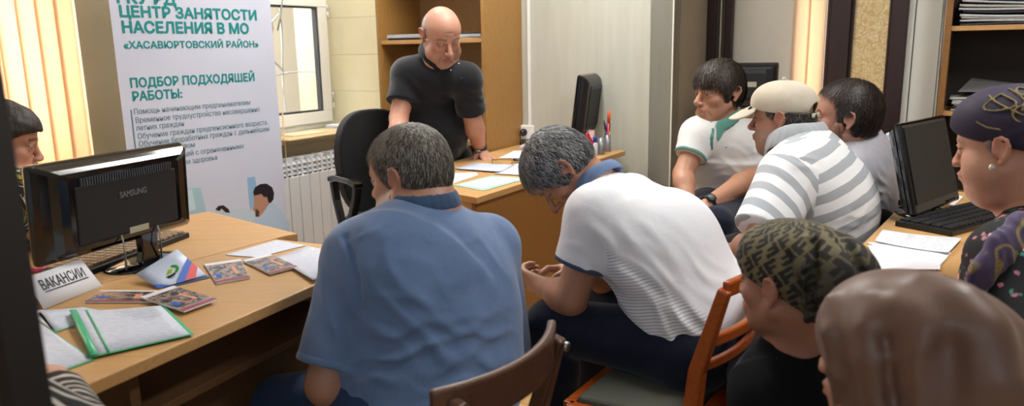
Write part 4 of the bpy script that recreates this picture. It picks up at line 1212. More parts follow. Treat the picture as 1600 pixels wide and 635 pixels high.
def neck(S, F, nb, r=1.0, k=.02):
    S.cone(F.p((0, -.034, -.045)), nb, .053*r, .060*r, k=k)
    S.cone(F.p((0, .02, -.085)), nb+F.d((0, 1, 0))*.02, .030*r, .042*r, k=.03)

def yv(yaw):
    y = radians(yaw); return np.array([-sin(y), cos(y), 0]), np.array([cos(y), sin(y), 0])    # front, right

def finish_body(S, F, name, root, h, base, lo=None, **pk):
    f, b = head_paint(F, base, **pk)
    def paint(P): return f(P, np.tile(b, (len(P), 1)))
    return mesh_sdf(name, S, h, M_skin, root, paint, lo=lo)

def person_root(loc, label, group=None):
    return empty('person', (0, 0, 0), 0, label, 'person', group)

def reorigin(root, loc):
    """put the Empty at the person's feet or seat; children keep their place"""
    loc = Vector([float(v) for v in loc]); root.location = loc
    for ch in root.children:
        ch.matrix_parent_inverse = Matrix.Translation(-loc)

def sleeve(S, sh, el, t, r0, r1, k=.02, drop=0):
    sh = np.asarray(sh, float); e = sh+(np.asarray(el, float)-sh)*t
    S.cone(sh, e, r0, r1, k=k, cap='b')

def cuff_band(name, sh, el, t, r, m, parent, wid=.016):
    sh = np.asarray(sh, float); el = np.asarray(el, float); d = nrm(el-sh); e = sh+(el-sh)*t
    S = Sdf(); S.cone(e-d*wid, e, r, r, k=.001, cap='ab'); S.cone(e-d*(wid+.05), e+d*.05, r-.007, r-.007, k=.002, op='s')
    return mesh_sdf(name, S, .0035, m, parent)

def collar(nb, axis, front, m, parent, r=.066, hgt=.022, tips=.05, open_=.32, h=.003, thick=.22, back=.01, lift=.018, fwd=.004):
    """folded polo collar: a band round the neck ending in two points at the front"""
    ax = nrm(axis); fr = nrm(front-ax*(front @ ax)); rt = np.cross(fr, ax); S = Sdf(); nb = nb+ax*lift+fr*fwd; open_ = open_
    n = 22; P = []; Nn = []
    for i in range(n+1):
        a = open_+(2*pi-2*open_)*i/n; c = cos(a)
        d = fr*c+rt*sin(a)
        front_w = max(c, 0)
        P.append(nb+d*(r+.010*front_w)+ax*(.020-.030*front_w**2+back*(1-front_w))); Nn.append(d)
    for i in range(n):
        S.cone(P[i], P[i+1], hgt, hgt, k=.003, flat=(Nn[i]+Nn[i+1]+ax*.7, thick))
    for P0, P1 in ((P[0], P[1]), (P[-1], P[-2])):
        d = nrm(P0-P1); side = nrm((P0-nb)-ax*((P0-nb) @ ax))
        tip = P0+d*.012-ax*tips+side*.012
        S.cone(P0-ax*.004, tip, hgt*.95, .007, k=.004, flat=(side+ax*.25, thick*1.15))
    return mesh_sdf('collar', S, h, m, parent)

def trousers(J, m, root, h=.007, grow=.012, w=1.0, waist_n=None, name='trousers', folds=(), lo=None, belly=0, wg=None):
    wg = grow*.4 if wg is None else wg
    S = Sdf(); fr = nrm(J['front'])
    S.cone(J['hipl'], J['hipr'], .110*w+grow*.6, .110*w+grow*.6, k=.05)
    S.cone(np.asarray(J['pelvis']), np.asarray(J['pelvis'])*.5+np.asarray(J['waist'])*.5, .160*w+wg, .150*w+wg, k=.04, flat=(fr, .70), cap='b')
    for s in 'lr':
        hp, kn, an = (np.asarray(J[q+s], float) for q in ('hip', 'kn', 'an'))
        S.cone(hp, kn, .088*w+grow, .063*w+grow, k=.04); m1 = kn+(an-kn)*.3
        S.cone(kn, m1, .060*w+grow, .060*w+grow, k=.02); S.cone(m1, an, .058*w+grow, .052*w+grow, k=.02, cap='b')
        S.disp(wr(kn, .11, an-kn, .035, .006, seed=ord(s))); S.disp(wr(hp*.8+kn*.2, .10, kn-hp, .045, .006, seed=3+ord(s)))
    for f_ in folds: S.disp(f_)
    return mesh_sdf(name, S, h, m, root, lo=lo)

def shoes(J, m, root, h=.007):
    for s in 'lr':
        an = np.asarray(J['an'+s], float); f = nrm(J.get('foot', J['front'])); S = Sdf()
        an = np.array([an[0], an[1], .10])
        S.cone(an-Z1*.03-f*.02, an-Z1*.055+f*.15, .048, .034, k=.02, flat=(np.cross(f, Z1), .9)); S.cone(an, an-Z1*.05, .046, .05, k=.02)
        S.plane((0, 0, .006), (0, 0, -1)); mesh_sdf('shoe', S, h, m, root)

M_jean = cloth('dark navy denim', '141C33', .85, '0E1526', .35)
M_blacktr = cloth('black trousers cloth', '0D0E12', .85)
M_shoe = mat('black shoe leather', '151313', .35)
M_watch = mat('watch strap black', '17181B', .45); M_wface = mat('watch glass', '5C6468', .15)

def watch(W, A, r, root, out, face=M_wface, metal=False):
    """band round the wrist at W, axis A, face towards out"""
    A = nrm(A); out = nrm(out-A*(out @ A)); M = frame_matrix(W, out, A)
    w = empty('wristwatch', (0, 0, 0)); w.parent = root
    mb = MB(); mb.lathe([(r+.0005, -.010), (r+.003, -.010), (r+.003, .010), (r+.0005, .010), (r+.0005, -.010)], (0, 0, 0), 28, M=M); mb.build('strap', M_watch, w)
    c = np.asarray(W)+out*(r+.004); Mf = frame_matrix(c, A, out)
    mb = MB(); mb.lathe([(.019, -.004), (.021, 0), (.021, .005), (.017, .007)], (0, 0, 0), 24, M=Mf); mb.build('watch_case', M_steel if metal else M_watch, w)
    mb = MB(); mb.lathe([(.0145, .0068), (.0145, .0076)], (0, 0, 0), 20, M=Mf); mb.build('dial', face, w)
    return w

HL_SHORT = ([-.10, -.055, -.030, .0, .025, .045, .060, .072, .085, .2], [-.05, -.03, .006, .022, .030, .044, .060, .072, .16, .3])
HL_RECEDE = ([-.10, -.055, -.030, .0, .025, .045, .070, .085, .095, .105, .2], [-.05, -.03, .002, .008, .012, .010, .016, .030, .052, .12, .3])
HL_CAP = ([-.10, -.055, -.030, .0, .012, .025, .2], [-.05, -.03, -.012, -.006, .006, .022, .022])
HL_BANGS = ([-.10, -.055, -.030, .0, .020, .038, .048, .060, .2], [-.05, -.03, .004, .016, .030, .056, .085, .3, .3])
def hair_shell(F, t=.012, hl=HL_SHORT, nape=-.062, seed=1, rough=.003, top=0, lam=.012, back=0, k=.004, side=0, earcut=.036):
    S = Sdf(); s = F.s; p = F.p
    S.ell(p((0, -.016, .034)), np.array((.078+t+side, .096+t, .082+t+top))*s, F.R, k=.02)
    S.ell(p((0, -.045, -.010)), np.array((.066+t*.8, .062+t+back, .062+t))*s, F.R, k=.03)
    S.ell(p((0, .024, .040)), np.array((.068+t+side, .060+t, .058+t+top))*s, F.R, k=.02)
    R = F.R; o = F.o; zs, ys = hl
    def f(P):
        q = (P-o) @ R
        a = np.arctan2(q[:, 0], q[:, 1]+.02); b = q[:, 2]
        Q = np.stack([a*.10, q[:, 1]*.35, b*.25], 1)
        # the shell thins out towards the nape and the hairline
        y0 = np.interp(q[:, 2]/s, zs, ys)*s
        thin = np.clip((nape*s+.035-q[:, 2])/.035, 0, 1)*t*.9+np.clip((q[:, 1]-y0+.014)/.014, 0, 1)*t*.6
        return rough*soft_noise(Q, lam, seed)+rough*.8*soft_noise(P, .035, seed+4)+thin
    S.disp(f)
    S.add(lambda P: (lambda q: (q[:, 1]-np.interp(q[:, 2]/s, zs, ys)*s+.0025*np.sin(q[:, 0]*400)*(np.abs(q[:, 0]) < .05))*.7)((P-o) @ R), o, 1e9, k, 'i')
    S.plane(p((0, -.05, nape)), F.d((0, .30, -1)), k=.004)
    for x in (-1, 1):
        c = p((x*.092, -.021, -.006)); r3 = np.array((.036, .024, earcut))*s
        S.add((lambda c, r3: lambda P: -(lambda q: (np.sqrt(((q/r3)**2).sum(1))-1)*r3.min())((P-c) @ R))(c, r3), c, 1e9, k, 'i')
    return S

def strand_mat():
    if 'strands' in MATS: return MATS['strands']
    t = NT('hair strands'); a = t.n('ShaderNodeAttribute'); a.attribute_name = 'Col'; t.l(a.outputs['Color'], t.b.inputs['Base Color']); t.set(Roughness=.5)
    MATS['strands'] = t.m; return t.m
def hairdo(F, root, mname, t, hl, nape, n, ln, cols, light=.3, lightz=0.0, fwd=0.0, down=.5, seed=3, wid=.0008, top=0.0, h=.0035, rough=.0015, lift=.003, wave=.12, cuts=(), side=0, curl=0.0):
    """hair = a thin close shell plus thousands of fine strands combed away from the crown"""
    H = hair_shell(F, t, hl=hl, nape=nape, rough=rough, top=top, side=side)
    for c_ in cuts: H.plane(*c_)
    dk, lt = cols; dkc, ltc = np.array(srgb(dk)[:3]), np.array(srgb(lt)[:3])
    mixh = lambda k: '%02X%02X%02X' % tuple(int(int(dk[i:i+2], 16)*(1-k)+int(lt[i:i+2], 16)*k) for i in (0, 2, 4))
    ho = mesh_sdf('hair', H, h, hair_mat(mname, mixh(light*.25), mixh(min(1, light*1.1)), .36, .72, sc=260, stretch=(1, 1, .4)), root)
    U_ = Sdf(); s = F.s
    U_.ell(F.p((0, -.016, .034)), np.array((.078+t+side, .096+t, .082+t+top))*s, F.R, k=.02)
    U_.ell(F.p((0, -.045, -.010)), np.array((.066+t*.8, .062+t, .062+t))*s, F.R, k=.03)
    U_.ell(F.p((0, .024, .040)), np.array((.068+t+side, .060+t, .058+t+top))*s, F.R, k=.02)
    g = np.random.default_rng(seed); zs, ys = hl; c = np.array([0, -.012, .030])
    def surfpt(u):          # unit directions (local) -> surface points (local)
        d = F.R @ u.T; d = d.T; P = F.p(c)+d*.19
        for _ in range(14): P = P-d*U_.ev(P, far=.5)[:, None]
        return F.loc(P)
    u = g.normal(size=(n*4, 3)); u /= np.linalg.norm(u, axis=1)[:, None]; q = surfpt(u)
    ok = (q[:, 2] > nape+.004) & (q[:, 1] < np.interp(q[:, 2], zs, ys)-.001) & ~((np.abs(q[:, 0]) > .05) & (np.abs(q[:, 1]+.024) < .020) & (q[:, 2] < .030))
    for o_, n_ in [(x[0], x[1]) for x in cuts]: ok &= ((F.o+(q*s) @ F.R.T-np.asarray(o_)) @ nrm(n_)) < -.002
    u = u[ok][:n]; q = q[ok][:n]; m = len(u); crown = nrm(np.array([.08, -.35, .93]))
    L = ln*g.uniform(.6, 1.25, m)*(1 if curl == 0 else 1); pts = [q]; uu = u.copy(); K = 4; nz_ = g.normal(size=(m, 3))*wave
    ph = g.uniform(0, 6.28, m)
    for j in range(K):
        fl = uu-crown+np.array([0, fwd, 0])+np.outer(-down*(1-np.abs(uu[:, 2])), [0, 0, 1])+nz_
        if curl: fl = fl+curl*np.cross(uu, fl)*np.sin(ph+j*1.3)[:, None]
        fl = fl-uu*(fl*uu).sum(1)[:, None]; fl /= np.linalg.norm(fl, axis=1)[:, None]+1e-6
        uu = uu+fl*(L/K/.095)[:, None]; uu /= np.linalg.norm(uu, axis=1)[:, None]
        p = surfpt(uu); p = p+uu*(lift*math.sin(min(1, (j+1)/K*.9)*pi)*g.uniform(.3, 1.6, m))[:, None]; pts.append(p)
    P = np.stack(pts, 1); T = np.gradient(P, axis=1); Wd = np.cross(T, uu[:, None, :]); Wd /= np.linalg.norm(Wd, axis=2)[:, :, None]+1e-9
    wv = np.array([1, 1, .9, .65, .15])*wid; A = P-Wd*wv[None, :, None]; Bv = P+Wd*wv[None, :, None]
    V = np.stack([A, Bv], 2).reshape(-1, 3); V = F.o+(V*s) @ F.R.T
    base = (np.arange(m)*(K+1)*2)[:, None]; fq = np.concatenate([np.stack([base[:, 0]+2*j, base[:, 0]+2*j+1, base[:, 0]+2*j+3, base[:, 0]+2*j+2], 1) for j in range(K)])
    me = bpy.data.meshes.new('hair_strands'); me.vertices.add(len(V)); me.vertices.foreach_set('co', V.astype(np.float32).ravel())
    me.loops.add(len(fq)*4); me.loops.foreach_set('vertex_index', fq.astype(np.int32).ravel()); me.polygons.add(len(fq)); me.polygons.foreach_set('loop_start', np.arange(0, len(fq)*4, 4, dtype=np.int32)); me.update(calc_edges=True)
    lw = np.clip(light+lightz*(q[:, 2]-.02)/.09, 0, 1); k_ = (g.uniform(size=m) < lw)*g.uniform(.5, 1, m)+g.uniform(0, .15, m)
    cc = dkc*(1-np.clip(k_, 0, 1))[:, None]+ltc*np.clip(k_, 0, 1)[:, None]; cc = np.repeat(cc, (K+1)*2, 0)
    at = me.color_attributes.new('Col', 'FLOAT_COLOR', 'POINT'); at.data.foreach_set('color', np.concatenate([cc, np.ones((len(cc), 1))], 1).astype(np.float32).ravel())
    link_mesh('hair_strands', me, strand_mat(), ho)
    return ho

# ---------------------------------------------------------------- 1. the standing man
def standing_man():
    root = person_root(None, 'person standing in a black polo shirt, bald, head bowed, leaning both hands on the desk')
    F = head_at(691, 55, 3.66, 206, 30, 4, 1.10)
    fr, rt = yv(212)
    J = dict(pelvis=PD(681, 240, 3.93), waist=PD(680, 190, 3.88), chest=PD(679, 135, 3.80), neck=PD(680, 97, 3.74),
             shr=PD(637, 116, 3.76), shl=PD(728, 124, 3.68), front=fr)
    elr, wrr = PD(623, 185, 3.66), PZ(625, 262, .80)
    ell, wrl = PD(739, 188, 3.76), PD(750, 236, 3.86)
    hc = J['pelvis']-Z1*.06
    J.update(hipr=hc+rt*.09, hipl=hc-rt*.09); J['knr'] = J['hipr']*[1, 1, 0]+Z1*.47+fr*.05; J['knl'] = J['hipl']*[1, 1, 0]+Z1*.47+fr*.03
    J['anr'] = J['knr']*[1, 1, 0]+Z1*.09; J['anl'] = J['knl']*[1, 1, 0]+Z1*.09
    B = Sdf(); add_head(B, F, age=1.1, jaw=1.12, fat=1.0, nose=1.05); neck(B, F, J['neck'], 1.15)
    add_torso(B, J, 1.0, .95)
    add_arm(B, J['shr'], elr, wrr, 1.12); add_arm(B, J['shl'], ell, wrl, 1.12)
    add_leg(B, J['hipl'], J['knl'], J['anl'], foot=fr); add_leg(B, J['hipr'], J['knr'], J['anr'], foot=fr)
    hd = nrm(PZ(775, 244, .755)-PZ(750, 238, .755))
    add_hand(B, wrl-Z1*.0, nrm(hd-Z1*.35), np.array([0, 0, -1.]), side=-1, curl=.22, size=1.0, spread=.25)
    add_hand(B, wrr, nrm(np.array([.3, -.8, -.3])), np.array([0, 0, -1.]), side=1, curl=.2)
    finish_body(B, F, 'body', root, .0045, 'C08E78', brow='7A6A5E', cheek='C27A66', blotch=.9, stub=('A98A7A', .25), browthick=.9, closed=True)
    # fringe of grey hair round the back and sides
    H = Sdf(); H.ell(F.p((0, -.018, .022)), np.array((.082, .100, .080))*F.s, F.R); H.plane(F.p((0, -.01, .045)), F.d((0, .50, 1)))
    H.plane(F.p((0, -.004, 0)), F.d((0, 1, -.15))); H.plane(F.p((0, -.05, -.06)), F.d((0, .2, -1)))
    for x in (-1, 1): H.ell(F.p((x*.09, -.014, -.014)), np.array((.03, .022, .036))*F.s, F.R, op='s')
    mesh_sdf('hair', H, .004, hair_mat('short white hair', '8F8A84', 'C9C5BE'), root)
    # polo
    g = .016; T = Sdf(); add_torso(T, J, 1.0, .95, grow=g, belly=.95)
    sleeve(T, J['shr']+rt*.0, elr, .66, .070, .078); sleeve(T, J['shl'], ell, .80, .070, .076)
    T.plane(J['pelvis']-Z1*.06, (0, 0, -1)); 
    neckcut(T, F, J['neck'])
    T.disp(wr(PD(735, 165, 3.70), .13, [.5, 0, 1], .035, .011, seed=1)); T.disp(wr(PD(640, 150, 3.70), .12, [.6, 0, 1], .04, .010, seed=2))
    T.disp(wr(PD(700, 190, 3.72), .15, [.5, 0, .9], .05, .012, seed=3)); T.disp(wr(PD(665, 130, 3.70), .12, [1, 0, .5], .06, .010, seed=5))
    T.disp(wr(PD(690, 222, 3.8), .12, [.25, 0, 1], .045, .012, seed=6)); T.disp(wr(PD(625, 125, 3.76), .09, [.2, 0, 1], .03, .007, seed=8))
    M_pol = cloth('black pique', '14161D', .8, '0E1016', .3, .25)
    sh = mesh_sdf('polo_shirt', T, .0055, M_pol, root)
    collar(J['neck']+Z1*.022+fr*.012, nrm(Z1+fr*.42), fr, M_pol, sh, r=.080, hgt=.028, tips=.050, open_=.42, lift=.012, thick=.26)
    for px, py in ((690, 103), (705, 110), (717, 100)):
        bp = surf(T, px, py, 3.2, 4.0); MB().lathe([(.0, 0), (.0055, .0005), (.0055, .004), (0, .005)], (0, 0, 0), 12, M=frame_matrix(bp, Z1, fr)).build('button', mat('pearl button', 'D8D8D4', .3), sh)
    bp = surf(T, 722, 122, 3.2, 4.0); MB().box(bp, (.018, .006, .004), rz=.3).build('chest_emblem', mat('grey thread', '3A3D45', .7), sh)
    trousers(J, M_blacktr, root, w=.98); shoes(J, M_shoe, root)
    d = nrm(wrl-ell); watch(wrl-d*.022, d, .037, root, np.array([-.2, -.9, .4]), metal=True)
    reorigin(root, J['anl']*[1, 1, 0])
standing_man()

# ---------------------------------------------------------------- 2. big man in the blue polo, seen from behind
def blue_man():
    root = person_root(None, 'person in a faded blue polo shirt seen from behind, seated by the left desk')
    F = head_at(616, 283, 1.70, 59, 12, 0, 1.02, ear=-1)
    fr, rt = yv(32)
    J = dict(pelvis=PD(655, 600, 1.66), waist=PD(655, 520, 1.66), chest=PD(655, 430, 1.69), neck=PD(664, 333, 1.74),
             shl=PD(564, 404, 1.66), shr=PD(760, 388, 1.86), front=fr)
    hc = J['pelvis']-Z1*.02
    J.update(hipl=hc-rt*.10, hipr=hc+rt*.10)
    J['knl'] = PD(436, 640, 1.72); J['knr'] = J['hipr']+fr*.42+rt*.1; J['knr'][2] = .50
    J['anl'] = J['knl']*[1, 1, 0]+Z1*.09-fr*.05; J['anr'] = J['knr']*[1, 1, 0]+Z1*.09
    ell, wrl = PD(512, 600, 1.56), PD(560, 660, 1.75); elr, wrr = PD(786, 545, 1.98), PD(770, 610, 2.15)
    B = Sdf(); add_head(B, F, age=.6, jaw=1.12, fat=1.2); neck(B, F, J['neck'], 1.25)
    B.ell(F.p((0, -.07, -.075)), (.055, .035, .045), F.R, k=.03)
    add_torso(B, J, 1.02, 1.0)
    add_arm(B, J['shl'], ell, wrl, 1.2); add_arm(B, J['shr'], elr, wrr, 1.15)
    add_hand(B, wrl, nrm(np.array([.7, .6, -.1])), np.array([0, 0, -1.]), side=1, curl=.4); add_hand(B, wrr, nrm(np.array([-.6, .6, -.2])), -Z1, side=-1, curl=.4)
    add_leg(B, J['hipl'], J['knl'], J['anl'], 1.05, foot=fr); add_leg(B, J['hipr'], J['knr'], J['anr'], 1.05, foot=fr)
    finish_body(B, F, 'body', root, .0042, 'B08570', brow='5A5048', cheek='AE6650', stub=('8A7468', .45), blotch=.9)
    hairdo(F, root, 'short grey hair', .003, HL_SHORT, -.058, 9000, .020, ('38332D', '9C968C'), .34, .30, seed=5, wid=.0006, lift=.0025, wave=.22)
    T = Sdf(); g = .016; add_torso(T, J, 1.02, 1.02, grow=g)
    T.ell(PD(655, 520, 1.70), (.185, .165, .20), k=.06); T.ell(PD(748, 500, 1.76), (.10, .11, .19), k=.07); T.ell(PD(745, 600, 1.70), (.10, .11, .12), k=.07)
    sleeve(T, J['shl'], ell, .86, .084, .080); sleeve(T, J['shr'], elr, 1.0, .082, .080)
    neckcut(T, F, J['neck']); T.cone(J['pelvis'], J['pelvis']-Z1*.10, .20, .20, k=.05, flat=(fr, .8)); T.plane(J['pelvis']-Z1*.13, (0, 0, -1))
    for a in (((560, 480, 1.52), .16, (1, 0, .55), .05, .011, 1), ((700, 520, 1.50), .17, (.45, 0, 1), .05, .010, 2), ((760, 470, 1.62), .14, (.75, 0, .9), .045, .010, 3),
              ((620, 570, 1.50), .16, (-.3, 0, 1), .045, .012, 4), ((740, 580, 1.55), .14, (.35, 0, 1), .04, .012, 5), ((520, 470, 1.52), .12, (1, .2, .4), .05, .009, 6),
              ((570, 400, 1.56), .10, (.6, 0, 1), .045, .007, 7), ((500, 560, 1.45), .09, (.2, 0, 1), .035, .007, 9), ((690, 440, 1.55), .12, (.3, 0, 1), .06, .006, 10)):
        T.disp(wr(PD(*a[0]), a[1], a[2], a[3], a[4], seed=a[5]))
    # raised seams: shoulder seams, sleeve seam and the yoke curve
    crease(T, [(540, 372), (552, 400), (560, 440), (562, 490)], 1.2, 2.2, .0035, .012); crease(T, [(612, 345), (590, 362), (566, 372), (545, 382)], 1.2, 2.2, .003, .01, 'u'); crease(T, [(650, 357), (668, 378), (705, 386), (745, 375), (768, 352)], 1.2, 2.2, .0022, .008, 'u')
    M_b = cloth('heather blue pique', '667FA8', .85, '5A7399', .3, .3)
    sh = mesh_sdf('polo_shirt', T, .0048, M_b, root)
    M_c = cloth('blue rib knit', '3E5677', .85, '364C6A', .3, .2)
    collar(J['neck']+Z1*.006, nrm(F.p((0, -.03, -.05))-J['neck']+Z1*.6), fr, M_c, sh, r=.080, hgt=.019, tips=.045, back=.0, lift=.008)
    cuff = cuff_band('sleeve_cuff', J['shl'], ell, .865, .082, M_b, sh, .02)
    trousers(J, cloth('mid blue denim', '2C4468', .85, '243A5C', .35), root, h=.008, w=1.08); shoes(J, M_shoe, root, .01)
    reorigin(root, hc*[1, 1, 0])
    return sh, J
BLUE_SH, BLUE_J = blue_man()

# ---------------------------------------------------------------- 3. man in the white polo bending forward
def stripe_mat(name, c1, c2, axis, wid, ratio=.5, origin=(0, 0, 0), lo=None, rough=.8):
    """woven stripes along a fixed direction of the shirt"""
    t = NT(name); tc = t.n('ShaderNodeTexCoord'); d = t.n('ShaderNodeVectorMath', operation='DOT_PRODUCT'); d.inputs[1].default_value = tuple(float(q) for q in nrm(axis))
    t.l(tc.outputs['Object'], d.inputs[0]); m = t.n('ShaderNodeMath', operation='DIVIDE'); m.inputs[1].default_value = wid; t.l(d.outputs['Value'], m.inputs[0])
    nzv = t.noise(tc.outputs['Object'], 7, 2, .5); ad = t.n('ShaderNodeMath', operation='MULTIPLY_ADD'); ad.inputs[1].default_value = .35; t.l(nzv, ad.inputs[0]); t.l(m.outputs[0], ad.inputs[2])
    fr_ = t.n('ShaderNodeMath', operation='FRACT'); t.l(ad.outputs[0], fr_.inputs[0])
    a, b = srgb(c1), srgb(c2)
    c = t.ramp(fr_.outputs[0], [(0, a), (ratio-.01, a), (ratio+.01, b), (.985, b)])
    return t, c, tc
def white_man():
    root = person_root(None, 'person in a white polo with blue collar bent forward on a chair, elbows on knees')
    F = head_at(883, 262, 2.10, 84, 66, 0, 1.0, ear=-1)
    f0 = nrm([-.83, .56, 0]); fr = nrm(f0*.75-Z1*.65); rt = np.array([.56, .83, 0])
    J = dict(pelvis=PD(1092, 505, 1.93), waist=PD(1060, 436, 1.97), chest=PD(1000, 365, 2.04), neck=PD(948, 302, 2.12),
             shl=PD(935, 340, 1.97), shr=PD(985, 318, 2.26), front=fr)
    J.update(hipl=PD(1080, 545, 1.85), hipr=PD(1095, 520, 2.08), knl=PD(862, 508, 2.02), knr=PD(925, 462, 2.38))
    J['anl'] = J['knl']*[1, 1, 0]+Z1*.09-f0*.03; J['anr'] = J['knr']*[1, 1, 0]+Z1*.09; J['foot'] = f0
    ell, wrl = PD(892, 466, 1.96), PD(848, 448, 2.08); elr, wrr = PD(962, 440, 2.32), PD(893, 422, 2.24)
    B = Sdf(); add_head(B, F, age=.9, jaw=1.0, nose=1.1); neck(B, F, J['neck'], 1.0)
    add_torso(B, J, .98, .95)
    add_arm(B, J['shl'], ell, wrl, 1.08); add_arm(B, J['shr'], elr, wrr, 1.05)
    add_hand(B, wrl, nrm(np.array([-.60, .80, .02])), nrm(np.array([.6, .6, .3])), side=1, curl=.9, size=1.0)
    add_hand(B, wrr, nrm(np.array([-.92, -.30, .08])), nrm(np.array([.1, -.5, -.9])), side=1, curl=.55, size=1.0)
    add_leg(B, J['hipl'], J['knl'], J['anl'], foot=f0); add_leg(B, J['hipr'], J['knr'], J['anr'], foot=f0)
    finish_body(B, F, 'body', root, .0042, 'AE7F66', brow='4A4440', cheek='A8604A', stub=('8B7264', .3), blotch=.8, closed=True)
    hairdo(F, root, 'wavy salt and pepper hair', .008, HL_SHORT, -.046, 9000, .045, ('1E1F23', 'B4B6BA'), .40, .1, seed=7, wid=.0007, lift=.005, wave=.20, curl=.5)
    T = Sdf(); add_torso(T, J, .98, 1.02, grow=.022); T.ell(J['pelvis']*.7+J['waist']*.3, (.185, .165, .15), k=.05);  T.ell(PD(1050, 410, 1.98), (.17, .13, .19), rot_frame(radians(56), 0), k=.06)
    sleeve(T, J['shl'], ell, .60, .088, .078); sleeve(T, J['shr'], elr, .62, .085, .078)
    neckcut(T, F, J['neck'])
    T.plane(J['pelvis']+nrm(J['pelvis']-J['waist'])*.035, nrm(J['pelvis']-J['waist']), k=.01)
    for a in (((985, 440, 1.88), .16, (.75, 0, .7), .05, .016, 1), ((1040, 470, 1.84), .15, (.7, 0, .8), .04, .016, 2), ((950, 395, 1.88), .10, (.6, 0, .8), .05, .012, 3),
              ((1080, 490, 1.85), .12, (.8, 0, .6), .035, .012, 4), ((905, 370, 1.88), .08, (.3, 0, 1), .04, .006, 5), ((1000, 400, 1.88), .12, (.75, 0, .75), .07, .010, 6)):
        T.disp(wr(PD(*a[0]), a[1], a[2], a[3], a[4], seed=a[5]))
    ax = nrm(J['neck']-J['pelvis'])
    t, c, tc = stripe_mat('white polo with fine grey stripes', 'E1E4EA', 'B4B7BD', [-.30, .1, .95], .0085, .62)
    # the fine stripes cover only the front of the shirt: woven in the front panel
    sp = t.n('ShaderNodeVectorMath', operation='DOT_PRODUCT'); n_ = nrm([-.55, -.2, -.75]); sp.inputs[1].default_value = tuple(n_); t.l(tc.outputs['Object'], sp.inputs[0])
    o_ = PD(985, 412, 1.86)
    mm = t.n('ShaderNodeMath', operation='SUBTRACT'); t.l(sp.outputs['Value'], mm.inputs[0]); mm.inputs[1].default_value = float(o_ @ n_)
    st = t.ramp(mm.outputs[0], [(.0, (0, 0, 0, 1)), (.012, (1, 1, 1, 1))])
    c = t.mix(st, srgb('E4E7EE'), c)
    t.l(c, t.b.inputs['Base Color']); t.set(Roughness=.8); t.b.inputs['Sheen Weight'].default_value = .1; t.bump(t.noise(tc.outputs['Object'], 16, 3, .5, .5), .35, .006)
    sh = mesh_sdf('polo_shirt', T, .0046, t.m, root); sh.data.materials.append(cloth('plain white pique', 'E4E7EE', .8, 'DADEE6', .3, .1))
    n = len(sh.data.polygons); ce = np.empty(n*3, np.float32); sh.data.polygons.foreach_get('center', ce); ce = ce.reshape(-1, 3)
    d = nrm(ell-J['shl']); tt = (ce-J['shl']) @ d; e = ce-J['shl']-np.outer(tt, d); rad = np.sqrt((e*e).sum(1)); sel = (rad < .098) & (tt > -.05) & (tt < np.linalg.norm(ell-J['shl'])*.62)
    sh.data.polygons.foreach_set('material_index', sel.astype(np.int32))
    M_c = cloth('steel blue rib knit', '6F86AD', .85, '627AA2', .3)
    M_cf = cloth('slate blue cuff knit', '3C4C68', .85, None, .3)
    nkax = nrm(F.p((0, -.03, -.05))-J['neck'])
    collar(J['neck']+nrm(nkax)*.004+Z1*.012, nrm(nkax*.8+Z1*.35), fr, M_c, sh, r=.068, hgt=.019, tips=.035, lift=.012)
    cuff_band('sleeve_cuff', J['shl'], ell, .605, .0795, M_cf, sh, .016)
    tr = trousers(J, M_jean, root, w=.98, h=.006, wg=-.016)
    bl = Sdf(); pn = nrm(J['pelvis']-J['waist']); bc = J['pelvis']-pn*.02
    reorigin(root, J['pelvis']*[1, 1, 0])
    shoes(J, M_shoe, root, .01)
    for ch in root.children: ch.matrix_parent_inverse = Matrix.Translation(-root.location)
white_man()

